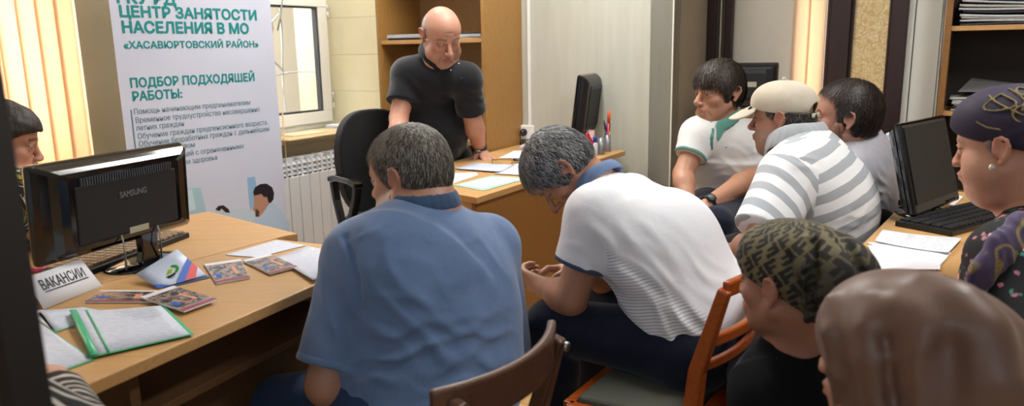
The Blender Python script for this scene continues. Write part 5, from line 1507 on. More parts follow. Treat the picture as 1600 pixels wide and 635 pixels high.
# ---------------------------------------------------------------- 4. young man in the white polo with green trim
def young_man():
    root = person_root(None, 'young person in a white polo with green collar seated against the wall corner, gazing left')
    F = head_at(1121, 144, 3.25, 116, 4, 0, 1.04)
    fr, rt = yv(146)
    J = dict(pelvis=PD(1140, 318, 3.34), waist=PD(1136, 278, 3.33), chest=PD(1131, 235, 3.29), neck=PD(1130, 197, 3.28),
             shr=PD(1092, 213, 3.24), shl=PD(1172, 217, 3.30), front=fr)
    J.update(hipl=PD(1165, 322, 3.30), hipr=PD(1120, 322, 3.34), knl=PD(1118, 352, 2.92), knr=PD(1070, 340, 3.0))
    J['anl'] = J['knl']*[1, 1, 0]+Z1*.09; J['anr'] = J['knr']*[1, 1, 0]+Z1*.09
    elr, wrr = PD(1067, 272, 3.16), PD(1075, 322, 3.02); ell, wrl = PD(1175, 277, 3.17), PD(1104, 320, 2.98)
    B = Sdf(); add_head(B, F, age=.25, jaw=.95); neck(B, F, J['neck'], .95)
    add_torso(B, J, .94, .92); add_arm(B, J['shr'], elr, wrr, 1.02); add_arm(B, J['shl'], ell, wrl, 1.02)
    add_hand(B, wrl, nrm([-.8, -.3, -.35]), nrm([-.2, 0, -1]), side=1, curl=.5); add_hand(B, wrr, nrm([.3, -.7, -.4]), nrm([.2, 0, -1]), side=-1, curl=.4)
    add_leg(B, J['hipl'], J['knl'], J['anl'], foot=fr); add_leg(B, J['hipr'], J['knr'], J['anr'], foot=fr)
    finish_body(B, F, 'body', root, .0045, 'B5866C', brow='2A211C', cheek='AE6C55', blotch=.6, browthick=1.2, stub=('8A6A58', .12))
    hairdo(F, root, 'thick dark brown hair', .010, HL_BANGS, -.050, 7000, .036, ('1A1412', '54463A'), .30, .1, seed=9, wid=.0009, lift=.005, fwd=.1, wave=.16, top=.006)
    T = Sdf(); add_torso(T, J, .94, .98, grow=.017)
    sleeve(T, J['shr'], elr, .56, .080, .070); sleeve(T, J['shl'], ell, .56, .080, .074)
    neckcut(T, F, J['neck']); T.plane(J['pelvis']-Z1*.02, (0, 0, -1))
    for a in (((1110, 285, 3.15), .11, (.15, 0, 1), .035, .013, 1), ((1150, 270, 3.15), .11, (.4, 0, 1), .04, .011, 2), ((1100, 250, 3.15), .09, (.8, 0, .5), .045, .008, 3), ((1160, 235, 3.2), .08, (.8, 0, .6), .04, .008, 4), ((1170, 230, 3.2), .07, (0, 0, 1), .03, .006, 6)):
        T.disp(wr(PD(*a[0]), a[1], a[2], a[3], a[4], seed=a[5]))
    M_w = cloth('white pique', 'E3E4E2', .85, 'D6D8D8', .3, .1); M_g = cloth('sage green knit', '5E9489', .85, '4F857B', .25)
    sh = mesh_sdf('polo_shirt', T, .005, M_w, root)
    collar(J['neck']+fr*.010+Z1*.004, nrm(F.p((0, -.03, -.05))-J['neck']+Z1*.6), fr, M_g, sh, r=.074, hgt=.023, tips=.055, open_=.38, lift=.020, fwd=.026)
    cuff_band('sleeve_cuff', J['shr'], elr, .565, .0715, M_g, sh, .018); cuff_band('sleeve_cuff', J['shl'], ell, .565, .0755, M_g, sh, .018)
    q = [surf(T, x, y, 2.8, 3.6) for x, y in ((1112, 204), (1110.5, 214), (1110, 224), (1111, 232))]
    S = Sdf(); S.chain(q, [.013, .013, .012, .010], k=.003, flat=(fr, .4)); mesh_sdf('placket', S, .003, M_g, sh)
    q = [surf(T, x, y, 2.8, 3.6) for x, y in ((1131, 229), (1135, 230.5), (1140, 229.5))]
    S = Sdf(); S.chain(q, [.003, .0035, .003], k=.001); mesh_sdf('chest_emblem', S, .0018, mat('dark thread', '2E4A55', .7), sh)
    trousers(J, M_jean, root, w=.96)
    shoes(J, M_shoe, root, .01)
    d = nrm(wrl-ell); watch(wrl-d*.01, d, .031, root, np.array([-.25, -.8, .55]), metal=False)
    reorigin(root, J['pelvis']*[1, 1, 0])
young_man()

# ---------------------------------------------------------------- 5. man with the cap
def cap_man():
    root = person_root(None, 'person in a beige baseball cap and grey and white striped polo, seated, looking left')
    F = head_at(1219, 188, 2.44, 50, 4, 0, .96, ear=-1)
    fr, rt = yv(60)
    J = dict(pelvis=PD(1275, 385, 2.42), waist=PD(1276, 332, 2.42), chest=PD(1268, 285, 2.43), neck=PD(1254, 233, 2.45),
             shl=PD(1232, 278, 2.32), shr=PD(1290, 262, 2.62), front=nrm(fr-Z1*.25))
    J.update(hipl=J['pelvis']-rt*.09, hipr=J['pelvis']+rt*.09); J['knl'] = J['hipl']+fr*.40; J['knr'] = J['hipr']+fr*.42
    for s in 'lr': J['kn'+s][2] = .50; J['an'+s] = J['kn'+s]*[1, 1, 0]+Z1*.09
    ell, wrl = PD(1180, 385, 2.20), PD(1140, 398, 2.38); elr, wrr = PD(1230, 380, 2.75), PD(1150, 380, 2.72)
    J['foot'] = fr
    B = Sdf(); add_head(B, F, age=.8, jaw=1.08, fat=.5); neck(B, F, J['neck'], 1.12)
    add_torso(B, J, 1.02, 1.0); add_arm(B, J['shl'], ell, wrl, 1.1); add_arm(B, J['shr'], elr, wrr, 1.05)
    add_hand(B, wrl, nrm([-.6, .5, .25]), nrm([.3, .7, -.5]), side=1, curl=.5); add_hand(B, wrr, nrm([-.9, .2, 0]), -Z1, side=-1, curl=.5)
    add_leg(B, J['hipl'], J['knl'], J['anl'], foot=fr); add_leg(B, J['hipr'], J['knr'], J['anr'], foot=fr)
    finish_body(B, F, 'body', root, .0042, 'B28570', brow='4A3D34', cheek='B06450', stub=('7E736C', .5), blotch=.9)
    hairdo(F, root, 'short dark greying hair', .005, HL_CAP, -.068, 6000, .022, ('1E1B19', '8A847C'), .22, -.2, seed=13, wid=.0007, wave=.2, lift=.0015, cuts=((F.p((0, -.11, .012)), F.d((0, -.20, 1))),))
    # baseball cap
    C = Sdf(); s = F.s; tl = nrm([0, .30, 1])
    C.ell(F.p((0, -.013, .046)), np.array((.090, .110, .080))*s, F.R, k=.01); C.ell(F.p((0, .030, .062)), np.array((.070, .064, .052))*s, F.R, k=.03)
    C.ell(F.p((0, -.014, .040)), np.array((.084, .103, .074))*s, F.R, k=.003, op='s')
    C.plane(F.p((0, -.11, -.002)), F.d((0, .20, -1)), k=.003)
    C.ell(F.p((0, -.125, .022)), np.array((.032, .05, .024))*s, F.R, k=.004, op='s')
    C.disp(wr(F.p((-.06, -.02, .08)), .05, F.d((0, 1, .4)), .05, .003, seed=2))
    M_cap = cloth('beige cotton twill', 'C8C0B0', .85, 'BBB2A0', .25, .1)
    cap = mesh_sdf('baseball_cap', C, .003, M_cap, root)
    P = Sdf(); R = F.R; pc = F.p((0, .110, .032))
    vt = rot_frame(radians(49), radians(4+21), 0)
    def visor(Q):
        q = (Q-pc) @ vt
        r = np.sqrt((q[:, 0]/.084)**2+((q[:, 1]+.012)/.090)**2)
        return np.maximum((r-1)*.075, np.abs(q[:, 2]+4.6*q[:, 0]**2+1.2*np.maximum(q[:, 1], 0)**2-.006)-.0034)
    P.add(visor, pc, .14, .002); P.ell(F.p((0, -.014, .040)), np.array((.084, .103, .074))*s, F.R, k=.003, op='s')
    P.plane(F.p((0, .06, 0)), F.d((0, -1, 0)), k=.002)
    mesh_sdf('visor', P, .0025, M_cap, cap)
    S = Sdf(); S.sph(F.p((0, -.012, .131)), .007*s); mesh_sdf('cap_button', S, .002, M_cap, cap)
    S = Sdf(); S.chain([F.p((-.062, .082, .042)), F.p((-.055, .092, .036))], [.0035, .0035]); mesh_sdf('stitched_tag', S, .0015, M_watch, cap)
    S = Sdf(); S.cone(F.p((-.028, -.116, .004)), F.p((.028, -.116, .004)), .009, .009, flat=(F.d((0, 1, 0)), .3)); mesh_sdf('strap', S, .0025, M_cap, cap)
    T = Sdf(); add_torso(T, J, 1.02, 1.06, grow=.020); T.ell(PD(1282, 330, 2.42), (.18, .15, .19), k=.06)
    sleeve(T, J['shl'], ell, .80, .094, .090); sleeve(T, J['shr'], elr, .7, .09, .08)
    neckcut(T, F, J['neck']); T.plane(J['pelvis']-Z1*.05, (0, 0, -1))
    for a in (((1240, 262, 2.28), .08, (.4, 0, 1), .03, .010, 1), ((1265, 300, 2.25), .10, (1, 0, -.3), .05, .008, 2), ((1315, 320, 2.3), .12, (-.4, 0, 1), .05, .007, 3), ((1330, 350, 2.3), .10, (-.3, 0, 1), .035, .009, 4)):
        T.disp(wr(PD(*a[0]), a[1], a[2], a[3], a[4], seed=a[5]))
    # woven stripes follow the body and turn with the sleeve
    ta, ca, tc = stripe_mat('striped jersey', 'E9ECEF', 'A9AFB6', [-.34, 0, .94], .062, .54)
    ta.l(ca, ta.b.inputs['Base Color']); ta.set(Roughness=.85); ta.bump(ta.noise(tc.outputs['Object'], 16, 3, .5, .5), .3, .005)
    tb, cb_, tc2 = stripe_mat('striped jersey sleeve', 'E9ECEF', 'A9AFB6', nrm(J['shl']-ell)*.9+np.array([.35, 0, 0]), .058, .54)
    tb.l(cb_, tb.b.inputs['Base Color']); tb.set(Roughness=.85)
    sh = mesh_sdf('polo_shirt', T, .0048, ta.m, root); sh.data.materials.append(tb.m)
    n = len(sh.data.polygons); ce = np.empty(n*3, np.float32); sh.data.polygons.foreach_get('center', ce); ce = ce.reshape(-1, 3)
    d = nrm(ell-J['shl']); tt = (ce-J['shl']) @ d; e = ce-J['shl']-np.outer(tt, d); rad = np.sqrt((e*e).sum(1))
    cd = nrm(J['chest']-J['shl']); sel = (tt > -.02) & (rad < .115) & ((ce-J['shl']) @ nrm(np.array([.9, .1, -.10])) < .045+.1*tt)
    sh.data.polygons.foreach_set('material_index', sel.astype(np.int32))
    collar(J['neck']+fr*.004+Z1*.004, nrm(F.p((0, -.03, -.05))-J['neck']+Z1*.6), fr, cloth('grey knit collar', 'AEB4BA', .85, None, .25), sh, r=.084, hgt=.028, tips=.06, back=.008, lift=.028, fwd=.01)
    trousers(J, M_blacktr, root, w=1.0)
    shoes(J, M_shoe, root, .01)
    reorigin(root, J['pelvis']*[1, 1, 0])
cap_man()

# ---------------------------------------------------------------- 6. bearded man
def beard_man():
    root = person_root(None, 'bearded person with dark hair in a light grey shirt seated behind the capped man')
    F = head_at(1328, 188, 2.62, 58, 2, 0, 1.03, ear=-1)
    fr, rt = yv(60)
    J = dict(pelvis=PD(1345, 345, 2.76), waist=PD(1346, 305, 2.76), chest=PD(1345, 268, 2.76), neck=PD(1345, 236, 2.76),
             shl=PD(1328, 268, 2.64), shr=PD(1372, 256, 2.92), front=fr)
    J.update(hipl=J['pelvis']-rt*.09, hipr=J['pelvis']+rt*.09); J['knl'] = J['hipl']+fr*.42; J['knr'] = J['hipr']+fr*.42
    for s in 'lr': J['kn'+s][2] = .50; J['an'+s] = J['kn'+s]*[1, 1, 0]+Z1*.09
    ell, wrl = PD(1310, 345, 2.52), PD(1240, 350, 2.75); elr, wrr = PD(1350, 330, 3.05), PD(1280, 335, 3.05)
    B = Sdf(); add_head(B, F, age=.4, jaw=1.0); neck(B, F, J['neck'], 1.1)
    add_torso(B, J, .94, .92); add_arm(B, J['shl'], ell, wrl, 1.0); add_arm(B, J['shr'], elr, wrr, 1.0)
    add_hand(B, wrl, nrm([-.8, .5, 0]), -Z1, side=1, curl=.4); add_hand(B, wrr, nrm([-.9, .3, 0]), -Z1, side=-1, curl=.4)
    add_leg(B, J['hipl'], J['knl'], J['anl'], foot=fr); add_leg(B, J['hipr'], J['knr'], J['anr'], foot=fr)
    finish_body(B, F, 'body', root, .0045, 'B28472', brow='2E2622', cheek='B06A58', blotch=.9)
    hairdo(F, root, 'dark brown hair', .010, HL_RECEDE, -.058, 8000, .034, ('17110F', '43352D'), .30, .1, seed=11, wid=.0008, lift=.004, wave=.2, top=.004)
    G = Sdf(); p = F.p; s = F.s
    for x in (-1, 1):
        G.cone(p((x*.070, .008, -.030)), p((x*.054, .032, -.085)), .020*s, .028*s, k=.015); G.cone(p((x*.052, .030, -.085)), p((0, .068, -.112)), .028*s, .030*s, k=.02)
        G.cone(p((x*.008, .100, -.053)), p((x*.032, .080, -.072)), .007*s, .009*s, k=.006); G.cone(p((x*.032, .080, -.072)), p((x*.022, .079, -.098)), .013*s, .019*s, k=.01)
        G.cone(p((x*.052, .035, -.070)), p((x*.032, .072, -.085)), .024*s, .020*s, k=.015)
    G.ell(p((0, .100, -.068)), np.array((.022, .02, .009))*s, F.R, k=.004, op='s')
    G.disp(lambda P: .0025*soft_noise(P*np.array([1, 1, .4]), .010, 3))
    mesh_sdf('beard', G, .0035, hair_mat('reddish brown beard', '4A2E20', '8A6044', .36, .68, sc=200), root)
    T = Sdf(); add_torso(T, J, .94, 1.0, grow=.020); 
    sleeve(T, J['shl'], ell, .98, .080, .066); sleeve(T, J['shr'], elr, .98, .078, .066)
    neckcut(T, F, J['neck']); T.plane(J['pelvis']-Z1*.02, (0, 0, -1))
    for a in (((1345, 290, 2.62), .12, (.7, 0, .8), .035, .013, 1), ((1365, 270, 2.7), .10, (1, 0, .3), .04, .010, 2), ((1330, 265, 2.55), .08, (.5, 0, 1), .035, .008, 3), ((1360, 320, 2.65), .10, (.2, 0, 1), .03, .010, 5)):
        T.disp(wr(PD(*a[0]), a[1], a[2], a[3], a[4], seed=a[5]))
    M_g = cloth('light grey satin shirt', 'B0AFB8', .55, '9F9EA8', .3, .2)
    sh = mesh_sdf('shirt', T, .0048, M_g, root)
    collar(J['neck']+fr*.004+Z1*.004, nrm(F.p((0, -.03, -.05))-J['neck']+Z1*.6), fr, M_g, sh, r=.078, hgt=.026, tips=.055, back=.008, lift=.024, fwd=.006)
    trousers(J, M_blacktr, root, w=.96); shoes(J, M_shoe, root, .01)
    reorigin(root, J['pelvis']*[1, 1, 0])
beard_man()
# ---------------------------------------------------------------- 7. woman with the purple headscarf
def legs_default(J, fr, rt, z=.50):
    J.update(hipl=J['pelvis']-rt*.09, hipr=J['pelvis']+rt*.09); J['knl'] = J['hipl']+fr*.40; J['knr'] = J['hipr']+fr*.40
    for s in 'lr': J['kn'+s][2] = z; J['an'+s] = J['kn'+s]*[1, 1, 0]+Z1*.09

def scarf_mat(name, ground, gold, F, kind):
    """printed scarf: loops in gold thread, or stacked angular blocks"""
    t = NT(name); tc = t.n('ShaderNodeTexCoord')
    if kind == 'paisley':
        v = t.coord('Object', (1, 1, 1))
        w = t.n('ShaderNodeTexVoronoi'); w.feature = 'F1'; w.inputs['Scale'].default_value = 13; w.inputs['Randomness'].default_value = .9
        nz = t.n('ShaderNodeTexNoise'); nz.inputs['Scale'].default_value = 9; t.l(v, nz.inputs['Vector'])
        mx = t.mix(.10, v, nz.outputs['Color']); t.l(mx, w.inputs['Vector'])
        c = t.ramp(w.outputs['Distance'], [(.0, srgb(ground)), (.33, srgb(ground)), (.37, srgb(gold)), (.43, srgb(gold)), (.47, srgb(ground))])
        f = t.noise(v, 300, 2, .5); c = t.mix(t.ramp(f, [(.42, (0, 0, 0, 1)), (.6, (.55, .55, .55, 1))]), c, srgb(ground))
        t.l(c, t.b.inputs['Base Color']); t.set(Roughness=.7)
        t.bump(t.noise(v, 20, 3, .5, .6), .3, .004)
    t.b.inputs['Sheen Weight'].default_value = .2
    return t.m

def purple_woman():
    root = person_root(None, 'person in a purple gold-printed headscarf and black floral dress at the right edge')
    F = head_at(1566, 235, 1.62, 37, 10, -3, 1.0, ear=-1)
    fr, rt = yv(48)
    J = dict(pelvis=PD(1665, 620, 1.62), waist=PD(1652, 530, 1.62), chest=PD(1640, 440, 1.63), neck=PD(1618, 338, 1.67),
             shl=PD(1580, 408, 1.52), shr=PD(1700, 385, 1.80), front=fr)
    legs_default(J, fr, rt)
    ell, wrl = PD(1580, 560, 1.40), PD(1500, 590, 1.7); elr, wrr = PD(1720, 540, 1.9), PD(1600, 560, 2.1)
    B = Sdf(); add_head(B, F, age=.7, jaw=1.05, fat=.9, nose=.8, lips=.8); neck(B, F, J['neck'], 1.05)
    B.ell(F.p((-.050, .030, -.045)), (.030, .036, .034), F.R, k=.02)
    add_torso(B, J, .98, 1.05); add_arm(B, J['shl'], ell, wrl, 1.1); add_arm(B, J['shr'], elr, wrr, 1.05)
    add_hand(B, wrl, nrm([-.7, .6, 0]), -Z1, side=1, curl=.4, size=.9); add_hand(B, wrr, nrm([-.7, .6, 0]), -Z1, side=-1, curl=.4, size=.9)
    add_leg(B, J['hipl'], J['knl'], J['anl'], foot=fr); add_leg(B, J['hipr'], J['knr'], J['anr'], foot=fr)
    finish_body(B, F, 'body', root, .0034, 'C4937A', brow='6A5A50', cheek='BA7464', lips='A8665C', blotch=.8, browthick=.7)
    # greying hair at the temple below the scarf
    H = hair_shell(F, .0045, nape=-.03, rough=.001, lam=.008, hl=HL_RECEDE); H.plane(F.p((0, 0, .046)), F.d((0, 0, 1)))
    H.plane(F.p((0, -.02, 0)), F.d((0, -1, 0)))
    mesh_sdf('hair', H, .0028, hair_mat('grey temple hair', '6B6058', 'AFA8A0', .4, .65, sc=170), root)
    S = Sdf(); s = F.s
    S.ell(F.p((0, -.020, .046)), np.array((.090, .112, .087))*s, F.R, k=.01); S.ell(F.p((0, .025, .056)), np.array((.074, .072, .060))*s, F.R, k=.03)
    S.ell(F.p((0, -.085, .010)), np.array((.075, .062, .075))*s, F.R, k=.04)
    S.plane(F.p((0, .085, .040)), F.d((0, .35, -1)), k=.006); S.ell(F.p((0, .10, -.03)), np.array((.12, .08, .082))*s, F.R, k=.008, op='s')
    for x in (-1, 1): S.ell(F.p((x*.10, -.004, -.022)), np.array((.045, .036, .046))*s, F.R, k=.006, op='s')
    S.disp(wr(F.p((-.06, -.03, .06)), .09, F.d((0, -.6, 1)), .035, .004, seed=2)); S.disp(wr(F.p((-.05, -.09, .02)), .08, F.d((.2, .5, 1)), .025, .006, seed=4))
    M_sc = mat('deep purple scarf', '261A3A', .7, nz='1D132E', nscale=20, bump=.25, bscale=300, sheen=.0)
    sc = mesh_sdf('headscarf', S, .0035, M_sc, root)
    # gold printed loops lying in the scarf surface
    G = Sdf()
    cen = F.p((0, -.020, .046)); rad = np.array((.0915, .1135, .0885))*s
    def on(a, b, lift=0):      # a: angle front->back on the left side, b: height angle
        d = np.array([-cos(b)*sin(a), cos(b)*cos(a), sin(b)]); return F.p((0, 0, 0))+F.R @ (np.array((0, -.020, .046))*s+d*(rad+lift))
    def loop(pts, r=.0026):
        P = [on(radians(a), radians(b)) for a, b in pts]; G.chain(P, r, k=.001)
    loop([(95+16*cos(t)-6*sin(2*t), 38+14*sin(t)) for t in np.linspace(0, 6.3, 18)]); loop([(75+a, 52-a*.9) for a in (0, 8, 16, 26, 38, 50)])
    loop([(58+9*cos(t), 26+9*sin(t)) for t in np.linspace(0, 5.0, 12)]); loop([(64, 22), (72, 10), (82, 2), (95, -3)])
    loop([(120+12*cos(t), 15+12*sin(t)) for t in np.linspace(.5, 6.3, 14)]); loop([(128+9*cos(t), 52+9*sin(t)) for t in np.linspace(0, 6.3, 12)]); loop([(108, 62), (118, 50), (124, 34), (118, 20)])
    mesh_sdf('gold_loops', G, .0022, mat('gold thread print', '857440', .7, nz='5A4E2C', nscale=300), sc)
    # earring
    e = F.p((-.083, -.004, -.040)); MB().lathe([(0, -.007), (.005, -.005), (.007, 0), (.005, .005), (0, .007)], tuple(e), 14).build('earring', mat('pearl earring', 'D9D6CF', .2, metal=.3), root)
    # dress
    T = Sdf(); add_torso(T, J, 1.02, 1.1, grow=.018); sleeve(T, J['shl'], ell, 1.02, .082, .075); sleeve(T, J['shr'], elr, .98, .082, .075)
    T.ell(J['chest']+fr*.07-rt*.05, (.095, .085, .095), k=.05); T.ell(J['chest']+fr*.07+rt*.06, (.095, .085, .095), k=.05)
    neckcut(T, F, J['neck']); T.plane(J['pelvis']-Z1*.10, (0, 0, -1))
    for a in (((1560, 450, 1.5), .12, (1, 0, .4), .05, .008, 1), ((1600, 500, 1.5), .12, (.6, 0, .6), .06, .008, 2)): T.disp(wr(PD(*a[0]), a[1], a[2], a[3], a[4], seed=a[5]))
    t = NT('black cloth with small pink roses'); v = t.coord('Object')
    def flowers(scale, lim, cols, seed):
        w = t.n('ShaderNodeTexVoronoi'); w.inputs['Scale'].default_value = scale; w.inputs['Randomness'].default_value = .85
        mp = t.n('ShaderNodeMapping'); mp.inputs['Location'].default_value = (seed, seed*.7, seed*.3); t.l(v, mp.inputs['Vector'])
        nz = t.n('ShaderNodeTexNoise'); nz.inputs['Scale'].default_value = 60; t.l(v, nz.inputs['Vector']); mx = t.mix(.018, mp.outputs[0], nz.outputs['Color'], 'ADD'); t.l(mx, w.inputs['Vector'])
        return t.ramp(w.outputs['Distance'], [(0, cols[0]), (lim*.35, cols[1]), (lim*.7, cols[2]), (lim, cols[2]), (lim+.01, (0, 0, 0, 1))]), t.ramp(w.outputs['Distance'], [(lim-.01, (1, 1, 1, 1)), (lim+.01, (0, 0, 0, 1))])
    base = srgb('0E0E12')
    g1, k1 = flowers(30, .20, (srgb('2F7A6A'), srgb('4E9A88'), srgb('3A7A6C')), 7.0); c = t.mix(k1, base, g1)
    g2, k2 = flowers(38, .22, (srgb('8A4A5A'), srgb('C98898'), srgb('A86878')), 3.0); c = t.mix(k2, c, g2)
    g3, k3 = flowers(20, .29, (srgb('B8203E'), srgb('E0607A'), srgb('F0B0B8')), 1.0); c = t.mix(k3, c, g3)
    t.l(c, t.b.inputs['Base Color']); t.set(Roughness=.8)
    dr = mesh_sdf('floral_dress', T, .0045, t.m, root)
    # scarf end draped round the neck and down the front
    D = Sdf()
    P = [PD(1650, 300, 1.85), PD(1640, 330, 1.66), PD(1612, 338, 1.54), PD(1580, 352, 1.48), PD(1550, 380, 1.45), PD(1522, 415, 1.44), PD(1500, 470, 1.45)]
    P = [p+np.array([.02, 0, -.012]) for p in P]; D.chain(P, [.026, .030, .033, .034, .032, .030, .028], k=.02, flat=(np.array([.4, -.8, .3]), .5))
    D.disp(wr(P[2], .09, [.5, 0, 1], .022, .008, seed=1)); D.disp(wr(P[4], .10, [1, 0, .6], .022, .008, seed=2))
    mesh_sdf('scarf_end', D, .0035, scarf_mat('purple and gold scarf print', '3A2A50', '8A7A3A', F, 'paisley'), sc)
    trousers(J, cloth('black skirt cloth', '0E0E12', .85), root, name='skirt', w=1.1, h=.012)
    reorigin(root, J['pelvis']*[1, 1, 0])
purple_woman()

# ---------------------------------------------------------------- 8. woman with the patterned brown scarf
def letter_scarf_woman():
    root = person_root(None, 'person in a khaki and black block-patterned headscarf and black top seen from behind')
    F = head_at(1203, 458, 1.35, 33, 5, 0, .96, ear=-1)
    fr, rt = yv(-8)
    J = dict(pelvis=PD(1290, 760, 1.44), waist=PD(1285, 690, 1.42), chest=PD(1280, 625, 1.42), neck=PD(1258, 545, 1.42),
             shl=PD(1212, 632, 1.38), shr=PD(1345, 600, 1.48), front=fr)
    J['pelvis'][2] = .50; J['waist'][2] = .60; legs_default(J, fr, rt)
    ell, wrl = PD(1172, 760, 1.34), PD(1215, 760, 1.55); elr, wrr = PD(1390, 720, 1.5), PD(1320, 720, 1.7)
    B = Sdf(); add_head(B, F, jaw=.9, fat=.0, nose=.9); neck(B, F, J['neck'], .92)
    add_torso(B, J, .86, .9); add_arm(B, J['shl'], ell, wrl, .92); add_arm(B, J['shr'], elr, wrr, .92)
    add_hand(B, wrl, nrm([-.5, .8, 0]), -Z1, side=1, curl=.4, size=.9); add_hand(B, wrr, nrm([-.6, .6, 0]), -Z1, side=-1, curl=.4, size=.9)
    add_leg(B, J['hipl'], J['knl'], J['anl'], .9, foot=fr); add_leg(B, J['hipr'], J['knr'], J['anr'], .9, foot=fr)
    finish_body(B, F, 'body', root, .0036, 'A87862', brow='3A2E28', cheek='A0685A')
    S = Sdf(); s = F.s
    S.ell(F.p((0, -.018, .046)), np.array((.089, .108, .084))*s, F.R, k=.01); S.ell(F.p((0, .024, .052)), np.array((.072, .070, .058))*s, F.R, k=.03)
    S.ell(F.p((.010, -.105, .012)), np.array((.080, .080, .085))*s, F.R, k=.06)
    S.cone(F.p((.0, -.11, .0)), F.p((.01, -.115, -.12)), .055, .030, k=.05, flat=(F.d((0, 1, 0)), .6))
    S.plane(F.p((0, .085, .030)), F.d((0, .42, -1)), k=.006); S.ell(F.p((0, .105, -.035)), np.array((.12, .080, .085))*s, F.R, k=.008, op='s')
    for x in (-1, 1): S.ell(F.p((x*.10, .004, -.052)), np.array((.05, .034, .044))*s, F.R, k=.006, op='s')
    S.disp(wr(F.p((-.05, -.08, .0)), .10, F.d((.3, 1, .2)), .04, .007, seed=2)); S.disp(wr(F.p((-.03, -.12, -.04)), .09, F.d((1, .3, 0)), .03, .007, seed=4)); S.disp(wr(F.p((-.05, 0, .08)), .08, F.d((0, .6, 1)), .045, .003, seed=6))
    crease(S, [(1262, 372), (1258, 420), (1255, 470), (1262, 520)], .9, 1.9, .004, .012, 'u', .002); crease(S, [(1272, 380), (1268, 430), (1266, 480)], .9, 1.9, .007, .015, 's'); crease(S, [(1300, 350), (1322, 380), (1345, 430)], .9, 1.9, .006, .02, 's'); crease(S, [(1232, 400), (1240, 440), (1250, 490)], .9, 1.9, .005, .015, 's')
    # pattern: rows of angular letter-like blocks, made from box distances in the scarf's own grid
    t = NT('khaki scarf with dark angular blocks')
    a = t.n('ShaderNodeAttribute'); a.attribute_name = 'Col'; sp = t.n('ShaderNodeSeparateColor'); t.l(a.outputs['Color'], sp.inputs[0])
    v = t.coord('Object'); f = t.noise(v, 350, 2, .5)
    c = t.mix(.3, a.outputs['Color'], t.ramp(f, [(.35, (.6, .6, .6, 1)), (.65, (1, 1, 1, 1))]), 'MULTIPLY')
    t.l(c, t.b.inputs['Base Color']); t.set(Roughness=.75)
    kh = np.array(srgb('6E6548')[:3]); dk = np.array(srgb('1A1712')[:3])
    def paint(P):
        q = F.loc(P); phi = np.arctan2(-q[:, 0], q[:, 1]+.02)      # round the head
        el = np.arctan2(q[:, 2]-.03, np.sqrt(q[:, 0]**2+(q[:, 1]+.02)**2))
        lo_ = (q[:, 2] < .03); x = phi*.10*np.maximum(np.cos(np.clip(el, -.6, 1.4)), .25) if False else phi*.088
        y = np.where(lo_, (q[:, 2]-.03), el*.10)
        X, Y = x*.80+y*.60, -x*.60+y*.80
        cw, chh = .034, .030
        row = np.floor(Y/chh); u = (X/cw+.5*row) % 1; w = (Y/chh) % 1; flip = (np.floor(X/cw+.5*row) % 2) > .5
        u = np.where(flip, 1-u, u); w = np.where(flip, 1-w, w)
        m = ((u > .06) & (u < .36) & (w > .06) & (w < .94)) | ((u > .06) & (u < .94) & (w > .66) & (w < .94)) | ((u > .06) & (u < .76) & (w > .30) & (w < .54))
        edge = (q[:, 1] > .062) & (q[:, 2] < .062)
        col = np.where((m | edge)[:, None], dk, kh)
        # colours darken towards the knotted tail at the back
        tail = np.clip((-q[:, 1]-.055)*25, 0, 1)*np.clip((.09-q[:, 2])*25, 0, 1)
        return col*(1-.72*tail[:, None])
    mesh_sdf('headscarf', S, .0026, t.m, root, paint=paint)
    T = Sdf(); add_torso(T, J, .88, .98, grow=.016); sleeve(T, J['shl'], ell, .9, .070, .062); sleeve(T, J['shr'], elr, .9, .07, .062)
    neckcut(T, F, J['neck']); T.plane(J['pelvis']-Z1*.06, (0, 0, -1))
    T.disp(wr(PD(1220, 600, 1.32), .09, (.7, 0, .7), .03, .006, seed=1))
    mesh_sdf('black_top', T, .005, cloth('black jersey', '090A0F', .9, None, .15, .0), root)
    trousers(J, M_blacktr, root, name='skirt', w=.95, h=.012)
    reorigin(root, J['pelvis']*[1, 1, 0])
letter_scarf_woman()

